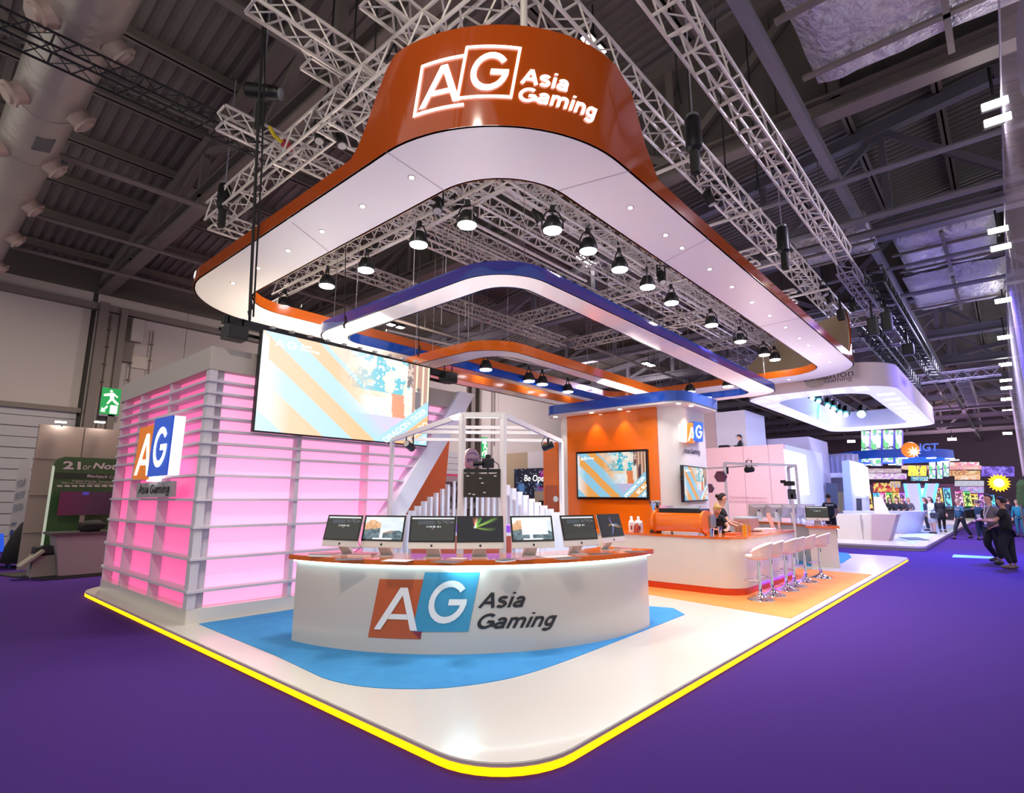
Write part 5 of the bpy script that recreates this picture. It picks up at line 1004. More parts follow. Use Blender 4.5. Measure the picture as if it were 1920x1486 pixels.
m = MB(); m.slab(q, (0, .06, 0)); m.build('case', glass_black, TVL); picture('picture', lambda u, v: (.03, .03, .3) if .4 < u < .54 and v > .85 else mix((.04, .004, .018), (.006, .004, .012), u*1.5), 24, 14, [v+Vector((0, -.004, 0)) for v in q], TVL, tv_mat); m = MB(); m.bar((q[0].x+.5, 16.95, q[3].z), (q[0].x+.5, 16.95, .9), .09, .05); m.build('stand', gp, TVL)
LC = thing('demo_counter', 'greyish demo counter with dark top at left', 'counter', (3.3, 15.9, 0)); 
m = MB(); m.slab([(2.86, 15.6, .04), (4.6, 15.6, .04), (4.75, 15.6, .9), (2.72, 15.6, .9)], (0, .7, 0)); m.build('body', mat('counter_grey', '8f7f86', .6), LC); m = MB(); m.bb(2.62, 15.5, .9, 4.85, 16.4, .95); m.build('worktop', mat('top_dark', '39353a', .4), LC)
m = MB(); m.prism([(2.2, 16.4), (2.75, 15.3), (4.9, 15.3), (5, 17.3), (2.0, 17.3)], 0, .03); tag(m.build('stand_floor', mat('stand_floor_dark', '232023', .7)), 'low dark floor plate under the left demo counter', 'floor plate')
def lump(name, c, r, mt, lb, cat, seed=0, n=14, parts=None):
    m = MB(); m.ball((0, 0, 0), 1, n, 10); vs = []
    for v in m.v: k = 1+.22*(vnoise(v.x*2.3+seed, v.y*2.1+v.z*3.1, seed)-.5)*2; vs.append(Vector(c)+Vector((v.x*r[0]*k, v.y*r[1]*k, v.z*r[2]*k)))
    m.v = vs; return tag(m.build(name, mt, smooth='all'), lb, cat)
cloth_black = mat('black_cloth', '17161a', .9, bump=(30, .4, .01))
lump('backpack', (3.35, 15.8, 1.06), (.28, .2, .14), cloth_black, 'black bag lying on the left demo counter', 'bag', 3)
# case and coats on the floor at far left
BC = thing('suitcase', 'open dark suitcase leaning on a beige case beside the counter', 'suitcase', (2.4, 15.6, .0)); p = un(90, 1050, z=.0); m = MB(); p1 = un(95, 1035, y=16.0); p1.x -= .12; m.box((p1.x+.1, 16.1, p1.z+.05), (.55, .4, .18)); m.build('shell', black, BC, bevel=.03); m = MB(); m.box((p1.x-.22, 15.9, p1.z-.1), (.5, .4, .07), Matrix.Rotation(radians(-42), 3, 'Y')); m.build('lid', mat('lid_grey', '8c867c', .5), BC, bevel=.02)
m = MB(); m.box((p1.x+.12, 16.15, (p1.z-.05)/2), (.62, .5, p1.z-.05)); tag(m.build('storage_case', mat('case_beige', '8c8580', .6), bevel=.02), 'beige case standing under the dark suitcase', 'case')
CT = thing('coat_stand', 'black coats draped over a blue chair at the far left', 'coats', un(35, 1060, z=0)); p = un(42, 1062, z=0)
h_ = un(35, 986, x=p.x, ).z if False else 1.2; s_ = Vector((p.x, p.y, 0))
m = MB(); m.lathe([(.46, .12), (.42, .5), (.30, .85), (.14, 1.08), (.03, 1.14)], 14, s_); m.v = [Vector((v.x+.08*(vnoise(v.x*5, v.z*4)-.5), v.y, v.z)) for v in m.v]; m.build('coat', cloth_black, CT, smooth='all')
m = MB(); m.bb(s_.x-.3, s_.y-.2, .0, s_.x-.26, s_.y-.16, .45); m.bb(s_.x+.26, s_.y-.2, .0, s_.x+.3, s_.y-.16, .45); m.bb(s_.x+.26, s_.y+.2, .0, s_.x+.3, s_.y+.24, .9); m.bb(s_.x-.3, s_.y+.2, 0, s_.x-.26, s_.y+.24, .9); m.bb(s_.x-.32, s_.y-.22, .42, s_.x+.32, s_.y+.26, .46); m.build('chair', mat('chair_blue', '1c3a86', .5), CT)
lump('backpack', (s_.x-.75, s_.y+.3, .2), (.35, .3, .2), cloth_black, 'black bag on the floor at the far left edge', 'bag', 5)
# white leaning banner at far left
BN = thing('banner_stand', 'pale leaning banner panel with blue lettering at far left', 'banner', un(30, 1045, z=0)); q = plq(((36, 864), (59, 857), (38, 1030), (10, 1040)), y=19.2); q[2].z = q[3].z = .1; m = MB(); m.slab(q, (.02, .06, 0)); m.build('panel', mat('banner_pale', '9b98a0', .6), BN)
fnb = quadfn(*q, push=(-.004, -.012, 0)); bl = mat('banner_ink', '57627e', .7)
for i, tx in enumerate(('YOUR', 'ONE STOP', 'SOLUTION')): text_on('lettering', tx, lambda u, v, i=i: fnb(.12+.72*u, .73-.12*i+.07*v), bl, BN, .01)
m = MB(); k_ = [fnb(*q_) for q_ in ((.1, .2), (.55, .2), (.55, .22), (.1, .22), (.1, .28), (.6, .28), (.6, .3), (.1, .3), (.1, .36), (.5, .36), (.5, .38), (.1, .38))]; m.add(k_, [(0, 1, 2, 3), (4, 5, 6, 7), (8, 9, 10, 11)]); m.build('small_print', bl, BN, recalc=False)
BLU = thing('lit_panel', 'small blue lit panel low at the left edge', 'panel', un(3, 1020, y=24)); q = plq(((-20, 1000), (7, 1000), (7, 1040), (-20, 1040)), y=24); q[2].z = q[3].z = .02; m = MB(); m.slab(q, (0, .1, 0)); m.build('panel', mat('panel_blue', '2040a0', .4, emit='2050d0', es=.6), BLU)
# ================================================================ MIDDLE BACKGROUND seen through the white frame
p = un(900, 850, y=17); GN = thing('round_sign', 'round pale sign with purple lettering and blue arc', 'sign', un(901, 858, y=17)); c = un(886, 859, y=17)
rx = (un(928, 858, y=17)-un(873, 858, y=17)).x/2; rz = (un(901, 840, y=17)-un(901, 878, y=17)).z/2
rr = (un(886, 840, y=17)-un(886, 878, y=17)).z/2; m = MB(); m.tube([c, c+Vector((0, .15, 0))], rr, 32); m.build('disc', mat('disc_pale', 'd8c4d0', .5), GN, smooth=40); m = MB(); pts = [(c.x+rr*.72*cos(a), c.y-.01, c.z+rr*.1+rr*.45*sin(a)) for a in [radians(150-8*k) for k in range(16)]]
for a_, b_ in zip(pts, pts[1:]): m.bar(a_, b_, .01, rr*.08)
m.build('arc', mat('arc_blue', '3c50b0', .4), GN); text_on('lettering', 'genii', quadfn(c+Vector((-rr*.78, -.012, rr*.1)), c+Vector((rr*.7, -.012, rr*.1)), c+Vector((rr*.7, -.012, -rr*.45)), c+Vector((-rr*.78, -.012, -rr*.45))), mat('purple_ink', '5c3c98', .5), GN, .01)
m = MB(); m.tube([c+Vector((0, .1, 0)), c+Vector((0, .1, 6))], .01, 4); m.build('wire', MATS['wire'], GN)
PT = thing('exhibition_booth', 'low booth with pinkish red roof edge behind the fins', 'booth', (12.5, 15, 0)); a = un(822, 887, y=15); b = un(930, 887, y=15); m = MB(); m.bb(a.x-.5, 15, a.z-.28, b.x, 19, a.z-.08); m.build('fascia', mat('fascia_pale', 'cdb8b4', .5), PT); m = MB(); m.bb(a.x-.5, 14.98, a.z-.08, b.x, 19, a.z); m.build('roof_edge', mat('roof_pink', 'c83858', .4, emit='d03060', es=.2), PT)
m = MB(); m.bb(a.x-.5, 18, 0, b.x, 18.1, a.z-.28); m.build('back_wall', mat('booth_cream', 'c4ada4', .6), PT)
for k in range(3): 
    q0 = un(852+k*18, 915, y=17.5); m = MB(); m.box((q0.x, 17.5, q0.z-.3), (.5, .06, 1.1)); tag(m.build('poster', mat('poster_bw', '55505a', .6, noise=(3, 'd8d4d8', .08))), 'grey patterned poster in the pink roofed booth, %s' % ('left', 'middle', 'right')[k], 'poster', 'posters in the pink roofed booth')
OS = thing('exhibition_booth', 'beige and white box stand with starry Be Open screen', 'booth', (19, 14, 0)); a = un(948, 855, x=17.5); b = un(988, 847, x=17.5); cc = un(1022, 850, x=17.5)
cy0 = b.y; cz = b.z; m = MB(); m.bb(17.6, cy0, 0, 20.5, a.y+.3, cz); m.build('beige_block', mat('block_beige', 'b3a794', .6), OS); m = MB(); m.bb(17.55, cc.y-.6, 0, 20.5, cy0, cz); m.build('white_block', cool_white, OS)
def star(u, v):
    k = vnoise(u*7, v*5, 2)*vnoise(u*14, v*11, 4); c = mix((.01, .012, .03), (.1, .22, .5), max(0, k-.25)*2.2*(1-v*.6))
    if u > .55: c = mix(c, (.5, .02, .35), max(0, vnoise(u*6, v*6, 8)-.55)*1.8)
    if hsh(int(u*60), int(v*40)) > .965: c = (.5, .6, .8)
    return c
q = plq(((964, 879), (1045, 884), (1045, 940), (964, 933)), x=17.4); q[1].z = q[0].z; q[2].z = q[3].z
picture('screen', star, 60, 40, q, OS, tv_mat); text_on('caption', 'Be Open', quadfn(*plq(((984, 890), (1026, 890), (1025, 906), (983, 905)), x=17.36)), mat('caption_white'), OS, .0)
m = MB(); q = plq(((1002, 920), (1024, 921), (1024, 948), (1002, 948)), x=17.2); m.slab(q, (.1, 0, 0)); m.build('lower_block', mat('block_grey', 'b0a498', .6), OS)
q = plq(((1010, 938), (1025, 938), (1025, 946), (1010, 946)), x=17.1); m = MB(); m.slab(q, (.2, 0, 0)); tag(m.build('loudspeaker', black), 'small black box below the Be Open screen', 'speaker')
# ================================================================ SECOND COUNTER (far end of the platform) and its frame
K2 = make_counter('far curved white counter with orange top past the bar'); 
tgt = un(1560, 1040, z=P); K2.location = (17.6, 4.65, P); K2.rotation_euler = (0, 0, radians(96)); K2['label'] = 'far curved white counter with orange top past the bar stools'
FR2 = thing('studio_kiosk', 'white open frame with thin posts behind the bar', 'frame', (16, 6, P)); zf = 2.75
k1, k2, k3, k4 = un(1358, 868, z=zf), un(1492, 872, z=zf), un(1327, 877, z=zf), un(1480, 873, z=zf)
for p in (k1, k2): m = MB(); m.bar((p.x, p.y, P), p, .07, .07); m.build('post', fw, FR2)
m = MB(); m.bar(k1, k2, .07, .07); m.build('roof_rail', fw, FR2); m = MB(); m.bar(un(1325, 878, z=zf), un(1420, 872, z=zf), .06, .05); m.build('roof_rail', fw, FR2)
p3 = un(1478, 880, x=k2.x+1.2); m = MB(); m.bar((p3.x, p3.y, P), (p3.x, p3.y, zf), .09, .09); m.bar(k2, (p3.x, p3.y, zf), .07, .07); m.build('post', fw, FR2)
spotcan(un(1405, 880, x=(k1.x+k2.x)/2), (1, -.4, .1), 'black spotlight hanging on the white frame behind the bar', 1.4); spotcan(un(1362, 882, x=k1.x+.5), (0, 0, -1), 'small black spotlight by the left post behind the bar', 1.0)
m = MB(); c = un(1350, 893, x=15.5); m.tube([c, c+Vector((.1, 0, 0))], .17, 6); tag(m.build('hexagon_sign', mat('hex_dark', '5c2c48', .6)), 'dark hexagon sign seen right of the tower', 'sign', 'dark hexagon signs'); m = MB(); c = un(1328, 915, x=15.5); m.tube([c, c+Vector((.1, 0, 0))], .14, 6); tag(m.build('hexagon_sign', mat('hex_dark')), 'lower dark hexagon sign at the tower edge', 'sign', 'dark hexagon signs')
C2_ = thing('studio_camera', 'video camera with monitor on a white pole behind the stools', 'camera', un(1482, 920, x=15.8)); c = un(1480, 906, x=15.8); m = MB(); m.box(c, (.15, .25, .12)); m.box(c+Vector((0, .15, .05)), (.08, .12, .08)); m.build('body', black, C2_, bevel=.01); c = un(1485, 926, x=15.8); m = MB(); m.box(c, (.05, .2, .26)); m.build('monitor', mat('mon_grey', '3e4448', .4), C2_, bevel=.01); m = MB(); m.bar(c, (c.x, c.y, P), .05, .05); m.build('pole', fw, C2_)
for i, (a, b, rz, lb) in enumerate(((1425, 998, 1.9, 'first computer seen from behind on the far counter, left'), (1458, 998, 2.0, 'second computer seen from behind on the far counter'), (1487, 998, 2.1, 'third computer seen from behind on the far counter'), (1512, 999, 2.3, 'fourth computer seen from behind on the far counter'))):
    p = un(a, 1000, x=18.6); computer((p.x, p.y, 1.021), rz+radians(10), code_img, lb, 12, 'computers on the far counter').scale = (1.15,)*3
p = un(1535, 995, x=16.3); computer((p.x, p.y, 1.06), radians(-75), code_img, 'computer at the right end of the far counter, screen visible', 12, 'computers on the far counter')
b5 = un(1470, 1003, x=17.8); m = MB(); m.bb(18.3, b5.y-.1, P+.01, 19.0, b5.y+4.5, 1.02); tag(m.build('display_plinth', satin_white, bevel=.02), 'long white plinth under the row of computers behind the bar', 'plinth')
# ================================================================ NEIGHBOUR STAND: pale pink building and white ring
NB = thing('exhibition_building', 'tall two storey pale pink and white stand behind the bar', 'building', (30, 10, 0)); pk = mat('stand_pink', 'd3b4bc', .6); lv = mat('stand_lavender', 'c4c4e0', .6); sw = mat('stand_white', 'd6dcf4', .6)
c0 = un(1468, 832, x=27); m = MB(); m.bb(27, c0.y, .16, 27.3, 16.5, c0.z); m.build('front_wall', pk, NB); m = MB(); m.bb(27.3, c0.y-.004, .16, 34, c0.y+.3, c0.z-.002); m.build('side_wall', sw, NB)
for a in (1397, 1445): p = un(a, 900, x=27); m = MB(); m.bb(26.99, p.y-.012, .17, 27, p.y+.012, c0.z); m.build('panel_joint', mat('joint_pink', 'a88c96', .6), NB)
a = un(1396, 768, x=28.5); b = un(1352, 762, x=28.5); m = MB(); m.bb(28.5, a.y, c0.z, 31.5, a.y+1.5, a.z); m.build('roof_box', sw, NB); m = MB(); m.bb(28.4, a.y+1.5, .16, 31.5, 18, a.z+.1); m.build('upper_block', mat('stand_grey_pink2', 'bfaeb4', .6), NB)
a = un(1516, 818, x=32); b = un(1400, 832, x=32); m = MB(); m.bb(32, a.y, .16, 36, 16, a.z); m.build('rear_block', lv, NB)
scr = mat('bright_screen', 'ffffff', .4, emit='f4f6ff', es=1.5)
d = [un(1470, 842, y=c0.y-.03), un(1511, 853, y=c0.y-.03), un(1518, 927, y=c0.y-.03), un(1480, 925, y=c0.y-.03)]; m = MB(); m.slab(d, (0, .02, 0)); m.build('lit_screen', scr, NB)
text_on('slogan', 'The most flexible approach to', quadfn(*plq(((1367, 929), (1438, 931), (1438, 936), (1367, 935)), x=26.95)), mat('slogan_ink', 'b07f90', .6), NB, .0); text_on('slogan', 'live and multi-channel delivery', quadfn(*plq(((1367, 937), (1438, 938), (1438, 943), (1367, 943)), x=26.95)), mat('slogan_ink'), NB, .0)
a = un(1535, 905, x=36); b = un(1605, 905, x=36); m = MB(); m.bb(36, b.y, 2.9, 38, a.y+1, 3.15); m.build('balcony_floor', sw, NB); m = MB()
for k in range(8): y = b.y+.1+(a.y-b.y)*k/7; m.bar((36, y, 3.15), (36, y, 4.2), .04, .04)
m.bar((36, b.y, 4.2), (36, a.y, 4.2), .06, .06); m.build('railing', mat('rail_grey', '6a6c90', .4), NB); m = MB(); m.bb(36.1, b.y, 3.15, 36.12, a.y, 4.15); m.build('glass_pane', mat('rail_glass', 'a8b0f0', .1, alpha=.45), NB)
m = MB(); m.bb(37.9, b.y+.1, .16, 38.1, a.y+2, 4.3); m.build('rear_wall', lv, NB)
q = plq(((1548, 904), (1569, 907), (1571, 946), (1553, 946)), x=33.5); m = MB(); m.slab(q, (.12, 0, 0)); tag(m.build('wall_screen', mat('screen_slate', '4a5578', .3)), 'dark slate screen behind the staff member in black', 'screen')
q = plq(((1570, 922), (1580, 922), (1580, 960), (1571, 960)), x=35.5); m = MB(); m.slab(q, (.12, 0, 0)); tag(m.build('doorway_panel', mat('door_cream', 'e8dca8', .5)), 'pale yellow door panel behind the dark screen', 'panel')
STW = thing('slanted_tower', 'slanted white and blue tower with bright screen panel', 'tower', (34, 6, 0)); a = plq(((1578, 864), (1592, 862), (1600, 960), (1590, 1000)), x=33); m = MB(); m.slab([a[0], a[1], Vector((33, un(1603, 1000, x=33).y, .16)), Vector((33, un(1587, 1000, x=33).y, .16))], (.8, 0, 0)); m.build('blue_side', mat('tower_blue', '8fa8dc', .5), STW)
e0 = a[1]; m = MB(); e1 = un(1624, 870, x=35.5); m.slab([e0, e1, Vector((e1.x, un(1634, 985, x=35.5).y, .16)), Vector((33, un(1603, 1000, x=33).y, .16))], (.3, .1, 0)); m.build('white_side', sw, STW)
q = [un(1602, 873, x=33.6), un(1623, 876, x=35.2), un(1628, 930, x=35.2), un(1606, 926, x=33.6)]; m = MB(); m.slab([v-Vector((.12, .12, 0)) for v in q], (.05, .02, 0)); m.build('lit_screen', scr, STW)
q = plq(((1605, 934), (1615, 934), (1616, 957), (1606, 957)), x=32.5); m = MB(); m.slab(q, (.1, 0, 0)); tag(m.build('kiosk_screen', mat('kiosk_dark', '30344e', .3)), 'small dark kiosk screen on the slanted tower', 'screen')
# ring
WR = thing('hanging_ring', 'large white hanging ring with lit underside over the next stand', 'hanging sign', (25, 4.2, 5.0))
ow = rpoly([(18.75, 2.17, 1.5), (31.7, 2.17, 1.2), (31.7, 6.4, 1.0), (18.75, 6.4, 1.0)], 12, 10); hp = [un(*q_, z=5)[:2] for q_ in ((1472, 759), (1610, 738), (1703, 793), (1576, 801))]
iw = rpoly([(19.95, 3.05, .9), (29.8, 3.05, .6), (29.8, 5.72, .6), (19.95, 5.72, .8)], 12, 10)
band(ow, 5.0, 5.72, .04, 'fascia', mat('ring_cream', 'cdbfc0', .5), WR); band(iw, 5.0, 5.72, -.04, 'inner_fascia', sw, WR); annulus(offset(ow, .01), offset(iw, -.01), 5.0, 5.04, 'soffit', mat('soffit_lit', 'd8d8ff', .5, emit='dedeff', es=.52), WR)
lt = mat('ring_light', 'ffffff', .4, emit='f2f2ff', es=1.25)
for k in range(9): m = MB(); x = 20.8+k*1.2; m.bb(x, 2.4, 4.985, x+.34, 2.85, 4.995); m.build('light_panel', lt, WR)
for k in range(9): m = MB(); x = 19.6+k*1.25; m.bb(x, 5.86, 4.985, x+.34, 6.22, 4.995); m.build('light_panel', lt, WR)
for k in range(5): m = MB(); y = 2.9+k*.62; m.bb(19.05, y, 4.985, 19.7, y+.3, 4.995); m.build('light_panel', lt, WR)
q = lambda *z: plq(z, x=18.68); tx = mat('ring_ink', '4d4650', .5)
text_on('lettering', 'Evolution', quadfn(*q((1508, 704), (1600, 691), (1600, 704), (1508, 716))), tx, WR, .0, 0, 4); text_on('lettering', 'Gaming', quadfn(*q((1545, 710), (1597, 703), (1598, 714), (1546, 721))), tx, WR, .0, 0, 4)
m = MB(); c = un(1530, 716, x=18.68); m.add([c+Vector((0, .3*cos(a)+.05*sin(a), .16*sin(a)-.05*cos(a))) for a in [k*pi/8 for k in range(16)]], [tuple(range(16))]); m.build('leaf_mark', mat('leaf_grey', 'a39a96', .5), WR, recalc=False)
for X_ in (20.9, 29.8): text_on('lettering', 'Evolution Gaming', quadfn((X_, 2.125, 5.62), (X_+1.0, 2.125, 5.62), (X_+1.0, 2.125, 5.2), (X_, 2.125, 5.2)), tx, WR, .01)
for i, (a, b) in enumerate(((1523, 747), (1535, 752), (1552, 761), (1563, 766), (1575, 774), (1586, 777), (1615, 776))):
    p = un(a, b, x=26.2); T = thing('stage_lamp', 'cyan stage lamp inside the white ring, '+('leftmost', 'second from the left', 'third from the left', 'in the middle of the row', 'third from the right', 'second from the right', 'large one at right')[i], 'lamp', p, 0, 'cyan lamps inside the white ring'); m = MB(); m.ball(p, .09 if i < 6 else .15, 10, 8); m.build('lens', cyan_lens, T); m = MB(); m.tube([p+Vector((.05, 0, .05)), p+Vector((.25, 0, .3))], .16, 10); m.build('housing', black, T)
# stand platform and desks
m = MB(); m.prism(rpoly([(23.1, 2.35, .5), (60, 2.35, .3), (60, 14, .3), (23.1, 14, .3)], 8, 3), .1, .16, 0); m.mi = 1; m.prism(rpoly([(23.13, 2.38, .5), (59.9, 2.38, .3), (59.9, 13.9, .3), (23.13, 13.9, .3)], 8, 3), 0, .1); m.build('stand_platform', [gloss_white, grey_edge]); tag(scn.objects['stand_platform.001'] if 'stand_platform.001' in scn.objects else bpy.data.objects[-1], 'white stand platform of the neighbouring stand beside the aisle', 'platform')
q = [un(x_, y_, z=.162) for x_, y_ in ((1680, 1010), (1712, 1020), (1790, 985), (1730, 985))]; m = MB(); m.prism([tuple(v[:2]) for v in q], .16, .166); tag(m.build('floor_carpet', mat('pale_blue_carpet', 'a3b8e0', .8)), 'pale blue carpet strip on the neighbouring platform', 'carpet')
q = [un(x_, y_, z=.17) for x_, y_ in ((1684, 1007), (1705, 1012), (1742, 1012), (1720, 1007))]; m = MB(); m.prism([tuple(v[:2]) for v in q], .166, .18); tag(m.build('floor_mat', mat('mat_dark', '3d4a68', .7)), 'dark mat lying on the pale blue carpet', 'mat')
D1 = thing('reception_desk', 'white cabinet desk with slanted pinkish end on the next stand', 'desk', (26, 4.5, .16)); a, b, c, d = un(1566, 966, x=25.6), un(1635, 966, x=25.6), un(1635, 1016, x=25.6), un(1566, 1008, x=25.6)
m = MB(); m.slab([Vector((25.6, a.y, 1.12)), Vector((25.6, b.y, 1.12)), Vector((25.6, c.y, .16)), Vector((25.6, d.y, .16))], (1.0, 0, 0)); m.build('cabinet', gloss_white, D1); e = un(1681, 966, x=25.5); g = un(1667, 1018, x=25.5)
m = MB(); m.slab([Vector((25.5, b.y, 1.14)), Vector((25.5, e.y, 1.14)), Vector((25.5, g.y, .16)), Vector((25.5, c.y, .16))], (1.1, 0, 0)); m.build('slanted_end', mat('desk_pinkgrey', 'bda6ae', .5), D1)
for dy in (.0, .07): m = MB(); m.bar((25.58, (a.y+b.y)/2-.3+dy, .6), (25.58, (a.y+b.y)/2-.3+dy, .9), .02, .02); m.build('door_handle', silver, D1)
m = MB(); m.bar((25.595, (a.y+b.y)/2-.25, .17), (25.595, (a.y+b.y)/2-.25, 1.1), .015, .01); m.bar((25.595, a.y-.9, .17), (25.595, a.y-.9, 1.1), .015, .01); m.build('door_gap', grey_edge, D1)
D2 = thing('reception_desk', 'curved white desk flaring outward behind the slanted desk end', 'desk', (31, 3.6, .16)); m = MB(); cx_, cy_ = 32.5, 4.9; n = 20; bot = [(cx_+1.6*cos(t_), cy_+1.5*sin(t_)) for t_ in [pi*.75+pi*.9*k/n for k in range(n+1)]]; top = [(cx_+2.0*cos(t_), cy_+1.85*sin(t_)) for t_ in [pi*.75+pi*.9*k/n for k in range(n+1)]]
vs = [(*p_, .16) for p_ in bot]+[(*p_, 1.15) for p_ in top]; m.add(vs+[(cx_, cy_, .16), (cx_, cy_, 1.15)], [(i, i+1, n+2+i, n+1+i) for i in range(n)]+[(2*n+3, n+1+i, n+2+i) for i in range(n)]+[(2*n+2, i+1, i) for i in range(n)]); m.build('desk_shell', mat('desk_white', 'c9cdea', .3, coat=.4), D2, smooth=30)
m = MB(); q = un(1652, 950, x=30); m.slab([q+Vector((0, .25, .45)), q+Vector((0, -.05, .45)), q+Vector((0, -.35, -.45)), q+Vector((0, .3, -.45))], (.08, 0, 0)); tag(m.build('leaflet_stand', satin_white), 'white easel stand on the curved desk', 'stand')
# ================================================================ FAR HALL: machines, hanging reels, banners
def glow(name, col, es): return mat(name, col, .4, emit=col, es=es)
HR = thing('hanging_ring', 'thin blue hanging ring with sun logo over the slot machines', 'hanging sign', (46, 4, 6)); a = un(1545, 855, x=44).y; b = un(1780, 850, x=44).y; zt_, zb = un(1660, 842, x=44).z, un(1660, 858, x=44).z
el = [((44+4)-4*cos(t_) if False else 48-4*cos(t_), (a+b)/2+(a-b)/2*sin(t_)) for t_ in [2*pi*k/40 for k in range(40)]][::-1]
band(el, zb, zt_, .06, 'band', mat('ring_blue', '1a4cb4', .4, emit='1040b0', es=.35), HR)
for k in range(12): x, y = el[(k*3+20) % 40]; m = MB(); m.box((x, y, zb-.05), (.3, .5, .06)); m.build('light_bar', scr, HR)
c = un(1707, 843, x=43.6); m = MB(); m.ball(c, (.25, .5, .5), 18, 12); m.build('sun_ball', mat('sun_ball', 'f09a40', .4, emit='ff8a30', es=.5), HR, smooth='all'); c2_ = un(1714, 847, x=43.2); m = MB()
for k in range(9): t_ = 2*pi*k/9; m.add([c2_+Vector((0, .06*cos(t_+1.57), .06*sin(t_+1.57))), c2_+Vector((0, .38*cos(t_), .38*sin(t_))), c2_-Vector((0, .06*cos(t_+1.57), .06*sin(t_+1.57)))], [(0, 1, 2)])
m.build('star', scr, HR, recalc=False); text_on('lettering', 'IGT', quadfn(*plq(((1724, 831), (1760, 830), (1760, 845), (1724, 846)), x=43.4)), mat('letter_blue', '5a78d8', .4, emit='5070d0', es=.5), HR, .03)
reel_m = screen_mat('reel_pixels', .8)
def reel(u, v):
    k = vnoise(u*3+3, v*9, 7); c = (.85, .98, .95)
    if k > .62: c = (.2, .75, .3)
    elif k > .52: c = (.5, .55, .9)
    if .42 < v < .5 and hsh(int(u*9), int(v*60)) > .4: c = (.1, .12, .2)
    if u < .05 or u > .95: c = (.02, .02, .05)
    return c
for i, (a, b, y0, y1, X_) in enumerate(((1633, 1652, 806, 873, 46), (1656, 1675, 806, 866, 46), (1679, 1691, 806, 872, 46), (1615, 1630, 808, 866, 48), (1742, 1754, 860, 897, 60), (1757, 1767, 858, 897, 60), (1769, 1779, 858, 893, 60))):
    q = plq(((a, y0), (b, y0), (b, y1), (a, y1)), x=X_); T = thing('hanging_reel', 'glowing white and green hanging reel column, %s' % ('behind the blue ring, left', 'behind the blue ring, middle', 'behind the blue ring, right', 'at the far left of the group', 'farther group, left', 'farther group, middle', 'farther group, right')[i], 'hanging sign', (q[0]+q[2])/2, 0, 'hanging reel columns'); m = MB(); m.slab([v for v in q], (.6, 0, 0)); m.build('column', mat('reel_violet', '6c5ce0', .4, emit='4030c0', es=.3), T); picture('picture', (lambda s_: lambda u, v: reel(u+s_, v))(i*.0), 10, 26, [v-Vector((.03, 0, 0)) for v in q], T, reel_m)
slot_m = screen_mat('slot_pixels', .85); SC = [((.9, .1, .1), (1, .8, .2)), ((.1, .3, .9), (.2, .9, 1)), ((.9, .1, .5), (1, .6, .8)), ((.1, .7, .2), (.8, 1, .3)), ((.95, .45, .05), (1, .9, .3)), ((.5, .1, .9), (.9, .5, 1))]
def slot_img(i):
    A, B = SC[i % 6]
    def f(u, v):
        if u < .07 or u > .93: return B
        if .47 < v < .52: return (.05, .05, .06)
        if v > .9 or v < .04: return A
        k = vnoise(u*6+i*3, v*9, i)
        return mix(tuple(x*.25 for x in A), B, (k-.4)*3) if k > .45 else tuple(x*.12+.02 for x in A)
    return f
cab = mat('cabinet_dark', '15131c', .3)
def slot(x, y, w, h, i, lb):
    T = thing('slot_machine', lb, 'slot machine', (x, y, 0), 0, 'slot machines at the end of the aisle'); m = MB(); m.slab([(x, y+w/2, 0), (x, y-w/2, 0), (x, y-w/2, h*.42), (x, y+w/2, h*.42)], (1, 0, 0)); m.slab([(x+.25, y+w/2, h*.42), (x+.25, y-w/2, h*.42), (x+.1, y-w/2, h), (x+.1, y+w/2, h)], (.6, 0, 0)); m.build('cabinet', cab, T)
    m = MB(); m.slab([(x-.25, y+w/2, h*.36), (x-.25, y-w/2, h*.36), (x-.02, y-w/2, h*.42), (x-.02, y+w/2, h*.42)], (.24, 0, -.08)); m.build('button_deck', cab, T)
    picture('display', slot_img(i), 12, 22, [Vector((x+.08, y+w/2*.95, h*.98)), Vector((x+.08, y-w/2*.95, h*.98)), Vector((x+.2, y-w/2*.95, h*.44)), Vector((x+.2, y+w/2*.95, h*.44))], T, slot_m)
k = 0
for a, b, X_, h in ((1630, 0, 50, 2.2), (1645, 0, 50, 2.2), (1657, 0, 50, 2.2), (1669, 0, 50, 2.2), (1682, 0, 50, 2.2), (1694, 0, 50, 2.2), (1763, 0, 54, 2.6), (1779, 0, 54, 2.6), (1801, 0, 60, 2.4), (1816, 0, 66, 2.4), (1829, 0, 66, 2.2), (1840, 0, 70, 2.2), (1850, 0, 76, 2.2), (1860, 0, 82, 2.2)):
    p = un(a, 950, x=X_); slot(X_, p.y, X_/1041*8.5, h, k, 'glowing slot machine under the signs, '+('leftmost, red', 'second from the left, blue', 'third from the left, pink', 'fourth from the left, green', 'fifth from the left, orange', 'sixth from the left, violet', 'red one right of the crescent screens', 'blue one right of the crescent screens', 'tall pink one farther right', 'green one farther right', 'orange one behind the striding person', 'violet one behind the striding person', 'red one before the far aisle', 'blue one before the far aisle')[k]); k += 1
pmat = screen_mat('sign_pixels', .62)
def fancy(c1, c2, c3, s):
    def f(u, v): k = vnoise(u*8, v*5, s); return mix(c1, c2, (k-.35)*2.5) if vnoise(u*16, v*8, s+3) < .6 else c3
    return f
